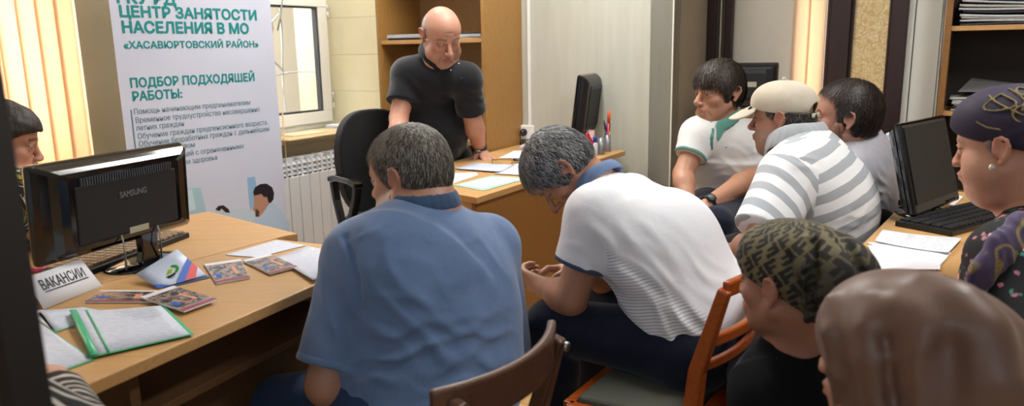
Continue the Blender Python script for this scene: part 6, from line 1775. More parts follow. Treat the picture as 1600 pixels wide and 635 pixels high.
# ---------------------------------------------------------------- 9. woman in the brown hijab, nearest to the camera
def hijab_woman():
    root = person_root(None, 'person in a smooth taupe brown hijab in the right foreground, seen from behind')
    F = head_at(1402, 562, .98, 42, 2, 0, .98)
    fr, rt = yv(42)
    nk = F.p((0, -.03, -.16))
    J = dict(neck=nk, chest=nk-Z1*.16-fr*.02, waist=nk-Z1*.28-fr*.01, pelvis=nk-Z1*.36, shl=nk-rt*.16-Z1*.06, shr=nk+rt*.16-Z1*.06, front=fr)
    J['pelvis'][2] = .47; J['waist'][2] = .54; legs_default(J, fr, rt, .48)
    ell, wrl = J['shl']-Z1*.2+fr*.05, J['shl']-Z1*.22+fr*.25; elr, wrr = J['shr']-Z1*.2+fr*.05, J['shr']-Z1*.22+fr*.25
    B = Sdf(); add_head(B, F, jaw=1.0, fat=.5, nose=.8, ears=False); neck(B, F, J['neck'], 1.0)
    add_torso(B, J, .86, .9); add_arm(B, J['shl'], ell, wrl, .95); add_arm(B, J['shr'], elr, wrr, .95)
    add_hand(B, wrl, fr, -Z1, side=1, curl=.4, size=.9); add_hand(B, wrr, fr, -Z1, side=-1, curl=.4, size=.9)
    add_leg(B, J['hipl'], J['knl'], J['anl'], .9, foot=fr); add_leg(B, J['hipr'], J['knr'], J['anr'], .9, foot=fr)
    finish_body(B, F, 'body', root, .004, 'A97C66', brow='4A3A32', cheek='A06A58')
    S = Sdf(); s = F.s
    S.ell(F.p((0, -.020, .036)), np.array((.098, .122, .094))*s, F.R, k=.01); S.ell(F.p((0, .020, .030)), np.array((.084, .080, .075))*s, F.R, k=.04)
    S.ell(F.p((0, -.03, -.05)), np.array((.088, .095, .10))*s, F.R, k=.05)
    S.ell(F.p((.01, -.105, -.02)), np.array((.080, .068, .085))*s, F.R, k=.08)
    S.cone(F.p((0, -.04, -.09)), J['neck']+Z1*.01, .082, .105, k=.05)
    for q in ('shl', 'shr'): S.cone(J['neck']-fr*.02, J[q]*.85+J['neck']*.15, .085, .085, k=.06)
    S.cone(F.p((0, -.12, -.05)), J['neck']-fr*.10-Z1*.12, .055, .10, k=.08)
    S.ell(J['chest']+fr*.06, (.13, .10, .12), k=.05)
    S.ell(F.p((0, .105, -.035)), np.array((.064, .075, .082))*s, F.R, k=.010, op='s')
    # soft drapes falling from the crown, deep creases between them
    crease(S, [(1386, 470), (1379, 495), (1375, 530), (1379, 575), (1390, 620), (1400, 660)], .5, 1.5, .0075, .018, 's')
    crease(S, [(1364, 470), (1358, 510), (1360, 560), (1370, 640)], .5, 1.5, .006, .03, 'u', .001)
    crease(S, [(1404, 478), (1432, 494), (1456, 525), (1461, 570), (1456, 650)], .5, 1.5, .010, .04, 'u', .003)
    crease(S, [(1490, 545), (1478, 585), (1474, 650)], .5, 1.5, .014, .03, 's')
    crease(S, [(1450, 445), (1500, 475), (1540, 520), (1560, 590)], .5, 1.5, .008, .05, 'u', .004)
    crease(S, [(1298, 470), (1296, 520), (1304, 580), (1312, 640)], .5, 1.5, .006, .02, 'u', .002)
    M_h = mat('taupe satin hijab', '6B5145', .46, nz='5D4539', nscale=5, sheen=.1)
    mesh_sdf('hijab', S, .004, M_h, root)
    T = Sdf(); add_torso(T, J, .88, .98, grow=.014); sleeve(T, J['shl'], ell, .98, .07, .062); sleeve(T, J['shr'], elr, .98, .07, .062)
    neckcut(T, F, J['neck']); T.plane(J['pelvis']-Z1*.06, (0, 0, -1))
    mesh_sdf('dark_blouse', T, .008, cloth('dark brown blouse', '2A211E', .8), root)
    trousers(J, M_blacktr, root, name='skirt', w=.95, h=.014)
    reorigin(root, J['pelvis']*[1, 1, 0])
hijab_woman()

# ---------------------------------------------------------------- 10. woman behind the left monitor
def squiggle_mat(name, cols, scale=26):
    t = NT(name); v = t.coord('Object', (1, 1, 1)); w = t.n('ShaderNodeTexNoise'); w.inputs['Scale'].default_value = scale; w.inputs['Distortion'].default_value = 1.6; t.l(v, w.inputs['Vector'])
    c = t.ramp(w.outputs['Fac'], [(.46, srgb('0B0B0F')), (.475, srgb(cols[0])), (.5, srgb(cols[0])), (.515, srgb('0B0B0F')), (.60, srgb('0B0B0F')), (.615, srgb(cols[1])), (.63, srgb('0B0B0F'))])
    t.l(c, t.b.inputs['Base Color']); t.set(Roughness=.8); return t.m
def left_woman():
    root = person_root(None, 'person in a black top with pale squiggles sitting behind the left monitor, facing right')
    F = head_at(3, 222, 2.25, -62, 14, 0, .98)
    fr, rt = yv(-70)
    nk = PD(5, 268, 2.27)
    J = dict(neck=nk, chest=nk-Z1*.16+fr*.02, waist=nk-Z1*.30, pelvis=nk-Z1*.42, shl=nk-rt*.15-Z1*.055, shr=nk+rt*.15-Z1*.055+fr*.06, front=fr)
    J['pelvis'][2] = .52; J['waist'][2] = .64; legs_default(J, fr, rt)
    ell, wrl = J['shl']-Z1*.25+fr*.05, PD(20, 420, 2.30); elr, wrr = J['shr']-Z1*.24+fr*.08, PD(62, 416, 2.12)
    wrr[2] = .80; wrl[2] = .80
    B = Sdf(); add_head(B, F, jaw=.95, fat=.3, nose=.85); neck(B, F, J['neck'], .9)
    add_torso(B, J, .86, .9); add_arm(B, J['shl'], ell, wrl, .9); add_arm(B, J['shr'], elr, wrr, .9)
    add_hand(B, wrl, fr, -Z1, side=1, curl=.4, size=.9); add_hand(B, wrr, fr, -Z1, side=-1, curl=.4, size=.9)
    add_leg(B, J['hipl'], J['knl'], J['anl'], .9, foot=fr); add_leg(B, J['hipr'], J['knr'], J['anr'], .9, foot=fr)
    finish_body(B, F, 'body', root, .0048, 'C08B74', brow='2E2420', cheek='B8705E')
    H = hair_shell(F, .016, nape=-.08, rough=.003, hl=HL_BANGS)
    mesh_sdf('hair', H, .005, hair_mat('black brown hair', '17110F', '33261F'), root)
    T = Sdf(); add_torso(T, J, .88, 1.0, grow=.016); sleeve(T, J['shl'], ell, 1.0, .072, .062); sleeve(T, J['shr'], elr, 1.0, .072, .064)
    neckcut(T, F, J['neck']); T.plane(J['pelvis']-Z1*.06, (0, 0, -1))
    mesh_sdf('patterned_top', T, .006, squiggle_mat('black cloth with pale squiggles', ('D8D6CF', 'C9C04A'), 14), root)
    trousers(J, M_blacktr, root, w=.92, h=.012)
    reorigin(root, J['pelvis']*[1, 1, 0])
left_woman()

# ---------------------------------------------------------------- 11. person at the near left edge: hand on the folders
def edge_person():
    root = person_root(None, 'person at the bottom left edge, only a hand and black and white sleeve showing')
    w = PZ(76, 598, .785); hd = nrm(PZ(69, 545, .780)-w)
    el = PZ(118, 700, .80); el = w+nrm(PZ(125, 700, .775)-w)*.23
    el[2] = .765
    sh = el+np.array([-.16, -.12, .20]); fr, rt = yv(12); nk = sh-rt*.17+Z1*.06
    J = dict(neck=nk, shr=sh, shl=nk-rt*.17-Z1*.06, chest=nk-Z1*.17, waist=nk-Z1*.30, pelvis=nk-Z1*.42, front=fr)
    J['pelvis'][2] = .50; J['waist'][2] = .62; legs_default(J, fr, rt)
    F = Fr(nk+Z1*.16+fr*.04, rot_frame(radians(0), .15, 0), .98)
    B = Sdf(); add_head(B, F, fine=False); neck(B, F, nk, .95); add_torso(B, J, .88, .9)
    add_arm(B, sh, el, w, .80); ll = J['shl']-Z1*.24+fr*.05; wl_ = ll+fr*.24+Z1*.06; add_arm(B, J['shl'], ll, wl_, .92)
    add_hand(B, w, nrm(hd+np.array([0, 0, -.02])), np.array([-.5, 0, -1.]), side=-1, curl=.38, size=.82); add_hand(B, wl_, fr, -Z1, side=1, curl=.4, size=.9)
    add_leg(B, J['hipl'], J['knl'], J['anl'], .9, foot=fr); add_leg(B, J['hipr'], J['knr'], J['anr'], .9, foot=fr)
    finish_body(B, F, 'body', root, .0042, 'C9997F', brow='3A2E28')
    H = hair_shell(F, .018, nape=-.08); mesh_sdf('hair', H, .006, hair_mat('brown hair', '2A1E18', '4A3A2E'), root)
    T = Sdf(); add_torso(T, J, .88, 1.0, grow=.016); T.cone(sh, el, .068, .060, k=.02); T.cone(el, el+(w-el)*.76, .056, .046, k=.02, cap='b')
    sleeve(T, J['shl'], ll, 1.0, .07, .06); neckcut(T, F, nk); T.plane(J['pelvis']-Z1*.06, (0, 0, -1))
    T.disp(wr(el, .12, w-el, .03, .006, seed=1))
    t = NT('black and white wavy cloth'); v = t.coord('Object', (1, 1, 1), (0, 0, .7)); wv = t.n('ShaderNodeTexWave'); wv.inputs['Scale'].default_value = 14; wv.inputs['Distortion'].default_value = 7; wv.inputs['Detail'].default_value = 1.5; t.l(v, wv.inputs['Vector'])
    t.l(t.ramp(wv.outputs['Fac'], [(.74, srgb('0E0E10')), (.84, srgb('BDB8B0'))]), t.b.inputs['Base Color']); t.set(Roughness=.8)
    mesh_sdf('patterned_blouse', T, .005, t.m, root)
    trousers(J, M_blacktr, root, w=.92, h=.014)
    reorigin(root, J['pelvis']*[1, 1, 0])
edge_person()
# ---------------------------------------------------------------- chairs in use
def chair_at(c, fr, m, label, kind='bow', top=.80, seatz=.44, back=.20, half=.19, name='wooden_chair', seat=M_seatfab, group=None):
    fr = nrm(np.array([fr[0], fr[1], 0])); rt = np.array([fr[1], -fr[0], 0]); c = np.array([c[0], c[1], 0])-fr*back
    return wooden_chair(name, c-rt*half, c+rt*half, fr, m, label, top, kind, seat, seatz, group)
wooden_chair('wooden_chair', (-.150, 1.165), (.028, 1.43), nrm([-.83, .56, 0]), W_walnut, 'dark walnut wooden chair with a bowed back rail behind the blue-shirt man', top=.765, kind='bow', seatz=.40)
wooden_chair('wooden_chair', (.40, 1.60), (.63, 1.95), nrm([-.83, .56, 0]), W_cherry, 'glossy orange cherry wooden chair under the man in the white polo with blue collar', top=.80, kind='slats', seatz=.42, dep=.31)

# ---------------------------------------------------------------- roll-up banner
def banner():
    # stands a little in front of the window wall, almost parallel to it
    a = PD(206, 300, 3.28)*np.array([1, 1, 0]); b = PD(449, 345, 3.98)*np.array([1, 1, 0])
    d = nrm(b-a); W = np.linalg.norm(b-a); n = np.array([d[1], -d[0], 0])     # n: towards the room
    r = empty('roll_up_banner', (a+b)/2, 0, 'white roll-up banner with teal lettering standing before the window wall', 'banner'); o = (a+b)/2
    Z0, Z1_ = .06, 2.05; a0 = a-o; lean = -.02
    t = NT('banner vinyl'); t.set(Base_Color=srgb('CDD2E4'), Roughness=.5); v = t.coord('Object'); f = t.noise(v, 2.2, 2, .5)
    t.l(t.ramp(f, [(.3, srgb('CACFE2')), (.7, srgb('D4D9E9'))]), t.b.inputs['Base Color'])
    mb = MB(); mb.prism([a0+np.array([0, 0, Z0]), a0+d*W+np.array([0, 0, Z0]), a0+d*W+np.array([0, 0, Z1_]), a0+np.array([0, 0, Z1_])], -n*.0012)
    sheet_ = mb.build('banner_sheet', t.m, r)
    MB().sweep([a0-d*.01-n*.0+np.array([0, 0, .035]), a0+d*(W+.01)+np.array([0, 0, .035])], .10, .07).build('base_cassette', M_steel, r, bevel=.008)
    MB().tube([a0+d*W/2-n*.03+np.array([0, 0, .05]), a0+d*W/2-n*.02+np.array([0, 0, 2.04])], .008, 8).build('support_pole', M_steel, r)
    MB().sweep([a0+np.array([0, 0, Z1_+.008]), a0+d*W+np.array([0, 0, Z1_+.008])], .02, .02).build('top_rail', M_steel, r)
    for s_ in (.2, .8): MB().sweep([a0+d*W*s_-n*.16+np.array([0, 0, .008]), a0+d*W*s_+n*.16+np.array([0, 0, .008])], .04, .014).build('foot', M_steel, r)
    # lettering: where each line starts on the banner plane is found from its measured pixels
    def hit(px, py):
        rr = _ray(px, py); c0 = np.array([0, 0, CAM_H]); k = ((a-c0) @ n)/(rr @ n); return c0+rr*k-o
    def line(txt, p0, p1, cap, m, bold, name='lettering'):
        """p0,p1: baseline start/end in the photograph; cap: height of capitals in pixels at the start"""
        A = hit(*p0); B_ = hit(*p1); h_ = abs((hit(p0[0], p0[1]-cap)-A)[2])
        width = (B_-A) @ d
        M = frame_matrix(A+n*.0008, d, n); 
        # M: x = d, z = n, y = n x d must be up
        if M[2][1] < 0: M = M @ Matrix.Diagonal((1, -1, 1, 1))
        return text_mesh(name, txt, h_/.70, m, sheet_, M, bold=bold*h_, width=width, depth=.0004)
    B1 = .060
    line('ГКУ РД', (181, 4), (272, 2), 19, M_teal, B1)
    line('ЦЕНТР ЗАНЯТОСТИ', (186, 26), (398.5, 24.5), 17, M_teal, B1)
    line('НАСЕЛЕНИЯ В МО', (190, 51), (386.5, 47), 17.5, M_teal, B1)
    line('«ХАСАВЮРТОВСКИЙ РАЙОН»', (193.5, 76), (403, 68.5), 11, M_teal, .045)
    line('ПОДБОР ПОДХОДЯШЕЙ', (203, 137), (396, 122.5), 14, M_teal, .045)
    line('РАБОТЫ:', (206.5, 158), (283, 151), 14, M_teal, .045)
    L = [('Помощь начинающим предпинимателям', (209, 179), (390, 161)), ('Временное трудоустройство несовершенно', (211.5, 192.5), (405, 172)),
         ('летних граждан', (213, 204.5), (287.5, 197)), ('Обучение граждан предпенсионного возраста.', (215, 217.5), (418, 192.5)),
         ('Обучение безработных граждан с дальнейшим', (217, 229.5), (420, 202)), ('трудоустройством', (219, 241), (304.5, 231.5)),
         ('Обучение людей с ограниченными', (221, 254), (380, 231.5)), ('возможностями здоровья', (223, 267), (339, 252))]
    for txt, p0, p1 in L: line(txt, p0, p1, 8.6, M_tealthin, .002, 'small_lettering')
    # rule left of the list
    A, B_ = hit(203.5, 172), hit(214, 262)
    mb = MB(); mb.prism([A, A+d*.006, np.array([*(A+d*.006)[:2], B_[2]]), np.array([*A[:2], B_[2]])], n*.0008); mb.build('rule_line', M_tealthin, sheet_)
    # printed picture: pale office view with a dark-haired man in profile
    def poly(px, m, lift, name):
        P = [hit(*q)+n*lift for q in px]; MB().prism(P, n*.0003).build(name, m, sheet_)
    cP = lambda nme, h_: mat(nme, h_, .5)
    poly([(232, 300), (316, 293), (318, 330), (330, 330), (382, 326), (452, 345), (455, 400), (232, 400)], cP('print pale blue', 'C3D3E2'), .0004, 'printed_backdrop')
    poly([(232, 303), (313, 293), (322, 330), (236, 345)], cP('print aqua', 'A6C8D4'), .0008, 'printed_window')
    poly([(282, 300), (300, 296), (306, 328), (288, 333)], cP('print pale aqua', 'C4DBE2'), .0011, 'printed_reflection')
    poly([(386, 278), (398, 276), (404, 310), (391, 330)], cP('print blue card', '8FBBDA'), .0008, 'printed_card')
    poly([(386, 350), (401, 342), (413, 322), (423, 313), (440, 330), (450, 348), (452, 372), (392, 372)], cP('print shirt', 'B9CFE4'), .0010, 'printed_shirt')
    poly([(396, 303), (401, 300), (424, 302), (424, 313), (418, 322), (410, 334), (405, 339), (399, 338), (398, 330), (394, 329), (397, 320)], cP('print skin', 'B98A74'), .0013, 'printed_face')
    poly([(395, 301), (398, 293), (406, 288), (416, 287), (425, 293), (428, 302), (427, 312), (422, 318), (419, 316), (417, 308), (412, 308), (408, 303), (402, 305), (397, 306)], cP('print dark hair', '2B2028'), .0016, 'printed_hair')
    poly([(399, 326), (405, 330), (404, 339), (399, 339)], cP('print stubble', '5A4036'), .0016, 'printed_beard')
    poly([(336, 328), (341, 322), (349, 321), (357, 327), (359, 333), (352, 332), (346, 326), (343, 330)], cP('print brown hair', '3A2620'), .0013, 'printed_hair')
    poly([(270, 336), (277, 331), (288, 331), (297, 336), (290, 339)], cP('print brown hair', '3A2620'), .0013, 'printed_hair')
banner()

# ---------------------------------------------------------------- papers and small things
ZT = .751
# -- left desk
sheet('paper_sheet', [(352, 399), (432, 376), (478, 384), (402, 403)], ZT, M_print, 'printed sheet lying behind the photo booklet at the right end of the left desk')
sheet('paper_sheet', [(430, 404), (480, 386), (531, 400.5), (490, 442.5)], ZT+.0016, M_print, 'white printed sheet at the right end of the left desk, nearest the blue-shirt man', bend=.006)
sheet('paper_sheet', [(40, 485), (132, 486), (112, 499), (85, 519)], ZT, M_print, 'white sheet peeking out from under the tent card on the left desk')
def photo_mat(name, seed):
    if name in MATS: return MATS[name]
    t = NT(name); v = t.coord('Generated', (1, 1, 1)); f = t.noise(v, 5+seed, 4, .65, .8)
    c = t.ramp(f, [(.28, srgb('23242B')), (.42, srgb('4A4650')), (.50, srgb('6E6A60')), (.57, srgb('B9A79A')), (.63, srgb('C85A48')), (.68, srgb('39405A')), (.80, srgb('D8D6D2'))])
    t.l(c, t.b.inputs['Base Color']); t.set(Roughness=.25); MATS[name] = t.m; return t.m
def booklet(px, z, label, seed, group='photo booklets on the left desk'):
    P = [PZ(x, y, z) for x, y in px]; c = sum(P)/4
    r = empty('photo_booklet', c, 0, label, 'booklet', group); a, b, d, e = [p-c for p in P]    # far-left, far-right, near-right, near-left
    q = lambda u, v: (a*(1-u)+b*u)*(1-v)+(e*(1-u)+d*u)*v
    MB().slab([q(0, 0)[:2], q(1, 0)[:2], q(1, 1)[:2], q(0, 1)[:2]], 0, .004).build('pages', mat('booklet pages', 'E3E1E6', .4), r)
    MB().slab([q(.01, .13)[:2], q(.99, .13)[:2], q(.99, .88)[:2], q(.01, .88)[:2]], .004, .0044).build('cover_photo', photo_mat('booklet photo %d' % seed, seed*.7), r)
    MB().slab([q(.0, .90)[:2], q(1, .90)[:2], q(1, 1)[:2], q(0, 1)[:2]], .004, .0046).build('cover_band', mat('maroon print', '9A4A5A', .4), r)
    MB().slab([q(.10, .60)[:2], q(.26, .60)[:2], q(.26, .76)[:2], q(.10, .76)[:2]], .0044, .0048).build('blue_mark', mat('blue print', '2A62C8', .4), r)
    MB().slab([q(.62, .40)[:2], q(.72, .36)[:2], q(.78, .74)[:2], q(.66, .76)[:2]], .0044, .0048).build('cover_figure', mat('peach print', 'D99A7C', .4), r)
    return r
booklet([(319, 415), (376, 407), (390.5, 436), (338, 445)], ZT, 'small photo booklet between the emblem brochure and the printed sheets', 1)
booklet([(379, 409), (422, 399), (465, 419), (422, 430)], ZT+.002, 'small photo booklet lying on the printed sheet, farthest right on the left desk', 2)
booklet([(158, 456), (262, 457), (237, 474), (133, 474)], ZT, 'small photo booklet partly under another one, right of the tent card', 3)
booklet([(219, 467), (271, 449), (339, 470), (288, 489)], ZT+.006, 'small photo booklet lying on top of another one in front of the emblem brochure', 4)

# emblem brochure standing half open
def brochure():
    P = [PZ(248, 450, ZT), PZ(325, 433, ZT)]
    bl, br_ = PZ(246, 451, ZT), PZ(322, 431, ZT); 
    tl, tr_ = PD(212, 429, 1.80), PD(278, 390, 2.05)
    c = bl.copy(); r = empty('brochure', c, 0, 'blue and red brochure with a round emblem standing half open on the left desk', 'brochure')
    tl = PZ(211, 430, .768); tr_ = PZ(277, 390, .815); bl = PZ(248, 451, .753); br_ = PZ(322, 430, .757)
    a, b, d, e = tl-c, tr_-c, br_-c, bl-c
    q = lambda u, v: (a*(1-v)+e*v)*(1-u)+(b*(1-v)+d*v)*u
    mb = MB(); mb.quadgrid(lambda u, v: q(u, v), 4, 4); cov = mb.build('cover', mat('brochure paper', 'C9D6EC', .35), r, solid=.001)
    nn = nrm(np.cross(b-a, e-a)); nn = nn*(1 if nn @ np.array([0, -1, .6]) > 0 else -1)
    def pl(uv, m, l, name): MB().prism([q(u, v)+nn*l for u, v in uv], nn*.0004).build(name, m, cov)
    pl([(.36, 1), (1, .36), (1, .52), (.55, 1)], mat('blue print', '2A62C8', .4), .0010, 'blue_wave'); pl([(.55, 1), (1, .52), (1, .72), (.78, 1)], mat('red print', 'D8474F', .4), .0012, 'red_wave')
    pl([(0, .72), (.22, 1), (0, 1)], mat('blue print', '2A62C8', .4), .0010, 'corner_wave')
    cc = q(.48, .52); ex = nrm(b-a); ey = nrm(np.cross(nn, ex)); R1 = .025
    for k, h_ in enumerate(('2E9A4A', 'D8B53A', 'C8453A', '26262A', '26262A', '2E9A4A')):
        a0, a1 = k*pi/3, (k+1)*pi/3-.08
        pts = [cc+nn*.0016+(ex*cos(t)+ey*sin(t))*R1 for t in np.linspace(a0, a1, 7)]+[cc+nn*.0016+(ex*cos(t)+ey*sin(t))*R1*.70 for t in np.linspace(a1, a0, 7)]
        MB().prism(pts, nn*.0004).build('emblem_ring', mat('emblem %s' % h_, h_, .4), cov)
    pts = [cc+nn*.0016+(ex*cos(t)+ey*sin(t))*R1*.62 for t in np.linspace(0, 2*pi, 20)[:-1]]; MB().prism(pts, nn*.0003).build('emblem_disc', mat('emblem pale', 'DDE6DA', .4), cov)
    pts = [cc+nn*.0020+(ex*cos(t)+ey*sin(t))*R1*(.30 if i % 2 else .5) for i, t in enumerate(np.linspace(0, 2*pi, 11)[:-1])]; MB().prism(pts, nn*.0003).build('emblem_star', mat('emblem lime', '9CCB3A', .4), cov)
    # lower leaf
    l1, l2, l3, l4 = PZ(264, 452, .752)-c, PZ(300, 425, .752)-c, PZ(327, 434, .752)-c, PZ(326, 438, .752)-c
    MB().slab([(e+np.array([.01, .0, 0]))[:2], (d*.1+PZ(296, 418, .752)*.9-c*.9)[:2], (PZ(328, 434, .752)-c)[:2]], 0, .001).build('lower_leaf', mat('navy print', '2E4A7A', .4), r)
brochure()

# tent card
def tent():
    bl, br_ = PZ(68.6, 484, .752), PZ(160, 447, .752)
    d = nrm(br_-bl); n = nrm(np.array([d[1], -d[0], 0])); L = np.linalg.norm(br_-bl)
    c = (bl+br_)/2; r = empty('tent_card', c, 0, 'white folded tent card lettered in black, in front of the left monitor', 'sign')
    # slanted front leaf: height from the measured top corners
    h_ = .115; back = .075; a = bl-c; b = br_-c
    t1, t2 = PZ(41, 434, .85)-c, PZ(127, 405.5, .85)-c
    t1 = a-n*back+np.array([0, 0, h_]); t2 = b-n*back+np.array([0, 0, h_])
    # fit: use photographed top edge
    T1, T2 = PZ(40, 435, .82)-c, PZ(127, 405.5, .82)-c
    t1, t2 = T1, T2
    mb = MB(); mb.quadgrid(lambda u, v: (a*(1-u)+b*u)*(1-v)+(t1*(1-u)+t2*u)*v, 2, 2); f = mb.build('front_leaf', M_paper, r, solid=.001)
    a2, b2_ = t1+(t1-a)*np.array([.9, .9, -1]), t2+(t2-b)*np.array([.9, .9, -1]); 
    mb = MB(); mb.quadgrid(lambda u, v: (a2*(1-u)+b2_*u)*(1-v)+(t1*(1-u)+t2*u)*v, 2, 2); mb.build('rear_leaf', M_paper, r, solid=.001)
    nn = nrm(np.cross(b-a, t1-a)); nn = nn if nn @ np.array([0, -1, .3]) > 0 else -nn
    x = nrm(b-a); q = lambda u, v: (a*(1-u)+b*u)*(1-v)+(t1*(1-u)+t2*u)*v
    M = frame_matrix(q(.13, .50)+nn*.0014, nrm(q(.88, .47)-q(.13, .50)), nn)
    text_mesh('lettering', 'ВАКАНСИИ', np.linalg.norm(t1-a)*.30/.7, mat('black print', '23262C', .6), f, M, bold=.0003, width=float(np.linalg.norm(q(.87, .48)-q(.13, .50))), depth=.0003)
    A, B_ = q(.15, .42)+nn*.0012, q(.89, .39)+nn*.0012; y = nrm(np.cross(nn, B_-A))
    MB().prism([A, B_, B_+y*.0025, A+y*.0025], nn*.0004).build('underline', mat('black print', '23262C', .6), f)
tent()
# folders with green edges
def folder(px, label, z=ZT, lines=True, spine=True, flip=False, th=.004, group=None):
    P = [PZ(x, y, z) for x, y in px]; c = sum(P)/4; r = empty('plastic_folder', c, 0, label, 'folder', group); a, b, d, e = [p-c for p in P]   # near-left, far-left, far-right, near-right
    q = lambda u, v: (a*(1-u)+e*u)*(1-v)+(b*(1-u)+d*u)*v      # u left->right, v near->far
    f3 = lambda u, v, z_: q(u, v)+np.array([0, 0, z_])
    MB().slab([q(0, 0)[:2], q(1, 0)[:2], q(1, 1)[:2], q(0, 1)[:2]], 0, .0012).build('green_back', M_green, r)
    mb = MB(); mb.quadgrid(lambda u, v: f3(.03+.93*u, .02+.96*v, .0022+.006*(1-u)**2*(v)), 8, 3); mb.build('sheets', M_print, r, solid=.0014)
    if spine:
        mb = MB(); mb.quadgrid(lambda u, v: f3(.0+.075*u, v, .010*(1-0)*(v*.6+.4)+.001), 2, 3); mb.build('spine_strip', M_green, r, solid=.001)
        mb = MB(); mb.quadgrid(lambda u, v: f3(.165+.022*u, v, .0075*(v*.5+.4)+.001), 1, 3); mb.build('edge_strip', M_green, r, solid=.0008)
    if lines:
        mb = MB()
        for k in range(6): 
            v = .86-.05*k; mb.prism([f3(.45+.03*k, v, .0066), f3(.88, v+.02, .0052), f3(.88, v+.026, .0052), f3(.45+.03*k, v+.006, .0066)], (0, 0, .0003))
        mb.build('print_lines', mat('faint print', 'A9AEBC', .7), r)
    return r
folder([(141, 560), (109, 492), (256, 478), (303, 523)], 'clear folder with green spine in the foreground of the left desk', ZT+.004)
folder([(58, 596), (40, 507), (62, 506), (148, 563)], 'green-edged folder under the hand at the lower left corner of the desk', spine=False)
folder([(84, 521), (60, 490), (132, 481), (180, 490)], 'green-edged folder partly under the clear folder beside the tent card', ZT, spine=False, lines=False)
# pink pen by the monitor
tag(MB().tube([PZ(40, 421, .758), PZ(58, 423, .758), PZ(76, 418, .758)], [.006, .007, .004], 10).build('pen', mat('pink pen', 'D8446A', .4)), 'pink pen lying between the left monitor and the tent card', 'pen')

# -- standing man's desk
G2 = 'papers on the standing man desk'
sheet('paper_sheet', [(708, 264), (742, 255), (801, 259), (780, 270)], ZT+.003, M_print, 'broad printed sheet on the middle of the standing man desk', bend=.004)
sheet('paper_sheet', [(704, 271), (744, 270), (747, 274), (705, 288)], ZT, M_paper, 'white sheet at the left end of the standing man desk beside the folder')
sheet('paper_sheet', [(772, 272), (807, 256), (846, 253), (846, 277)], ZT+.001, M_print, 'printed sheet on the standing man desk right next to the grey-haired bowed head', bend=.003)
sheet('plastic_folder', [(708, 290), (767, 275), (826, 279), (756, 298.5)], ZT, M_mint, 'clear mint green folder at the near edge of the standing man desk', 'folder')
sheet('paper_sheet', [(716, 289.5), (768, 277), (816, 280), (756, 295)], ZT+.0014, M_print, 'printed sheet inside the clear mint folder on the standing man desk')
sheet('paper_sheet', [(778, 248), (803, 236), (850, 237), (838, 248)], ZT+.001, M_paper, 'white sheet right of the leaning hand on the desk', bend=.003)
sheet('paper_sheet', [(810, 232), (824, 225), (862, 224), (856, 235)], ZT, mat('pink sheet', 'DDA9B8', .6), 'pink sheet under white papers near the wall socket')
sheet('paper_sheet', [(812, 229.5), (826, 223), (862, 223), (858, 231)], ZT+.0016, M_paper, 'white sheets lying on the pink sheet near the wall socket', th=.004)
def glasses():
    c = PZ(800, 254, ZT); r = empty('eyeglasses', c, 0, 'folded eyeglasses lying on the papers before the leaning hand', 'glasses')
    P = lambda x, y, z=.757: PZ(x, y, z)-c
    M_go = mat('gold wire', 'A88448', .3, metal=1)
    MB().tube([P(769, 250, .775), P(784, 249.5, .776), P(800, 250, .775)], .0022, 8).tube([P(769, 250, .775), P(769, 256, .757)], .002, 6).tube([P(800, 250, .775), P(800, 257, .757)], .002, 6).tube([P(769, 256), P(800, 257)], .002, 6).build('wire_frame', M_go, r)
    mb = MB()
    for x in (809, 823): mb.lathe([(.0, -.004), (.024, -.004), (.026, 0), (.022, .006), (0, .008)], tuple(P(x, 250, .763)), 18, sy=.8)
    mb.tube([P(833, 249, .765), P(842, 247, .765)], .003, 6); mb.build('lens', mat('dark lens', '2A2D33', .15), r, smooth=True)
glasses()
def cup(px, py, D, r_, h_, label, group='pen cups'):
    c = PD(px, py, D); c[2] = .75
    return tag(MB().lathe([(r_*.9, 0), (r_, .004), (r_, h_), (r_-.003, h_), (r_-.004, .01)], (0, 0, 0), 20).build('pen_cup', mat('grey steel mesh cup', '8C8D92', .4, metal=.5), smooth=False), label, 'pen cup', group), c
o, c1 = cup(939, 239, 3.90, .019, .085, 'left one of two grey metal pen cups on the standing man desk'); o.location = Vector(c1)
o, c2 = cup(949, 238, 4.00, .018, .090, 'right one of two grey metal pen cups, holding pens and a red marker'); o.location = Vector(c2)
def pen(c, dx, dy, z0, z1, r_, m, label, capm=None, cap='pen'):
    a = c+np.array([0, 0, z0]); b = c+np.array([dx, dy, z1]); o = empty('pen', a, 0, label, 'pen', 'pens in the cup'); 
    MB().tube([(0, 0, 0), tuple((b-a)*.7)], r_, 8).build('barrel', m, o); MB().tube([tuple((b-a)*.7), tuple(b-a)], r_*1.1, 8).build('pen_cap', capm or m, o)
pen(c2, .008, .0, .01, .215, .0075, mat('red marker', 'D8452E', .4), 'tall red marker standing in the right pen cup', mat('orange marker cap', 'E0582E', .4))
pen(c2, -.018, .004, .01, .165, .0035, M_black, 'thin black pen leaning left in the right pen cup')
pen(c2, -.008, -.004, .01, .150, .0035, mat('violet pen', '4A3A8A', .4), 'violet pen in the right pen cup behind the black pen')
pen(c2, .012, -.004, .01, .150, .0035, mat('yellow pen', 'C9B24A', .4), 'yellow pen in the right pen cup under the red marker', M_watch)
c = PD(929.5, 238, 3.86); c[2] = .75
r = empty('glue_bottle', c, 0, 'small white bottle with a blue cap left of the pen cups', 'bottle'); MB().lathe([(.014, 0), (.015, .003), (.015, .06), (.008, .07)], (0, 0, 0), 16).build('bottle_body', M_paper2, r); MB().lathe([(.010, .068), (.010, .095), (.008, .097)], (0, 0, 0), 14).build('cap', mat('blue cap', '2A3FA8', .35), r)
c = PD(922, 236, 3.97); c[2] = .75
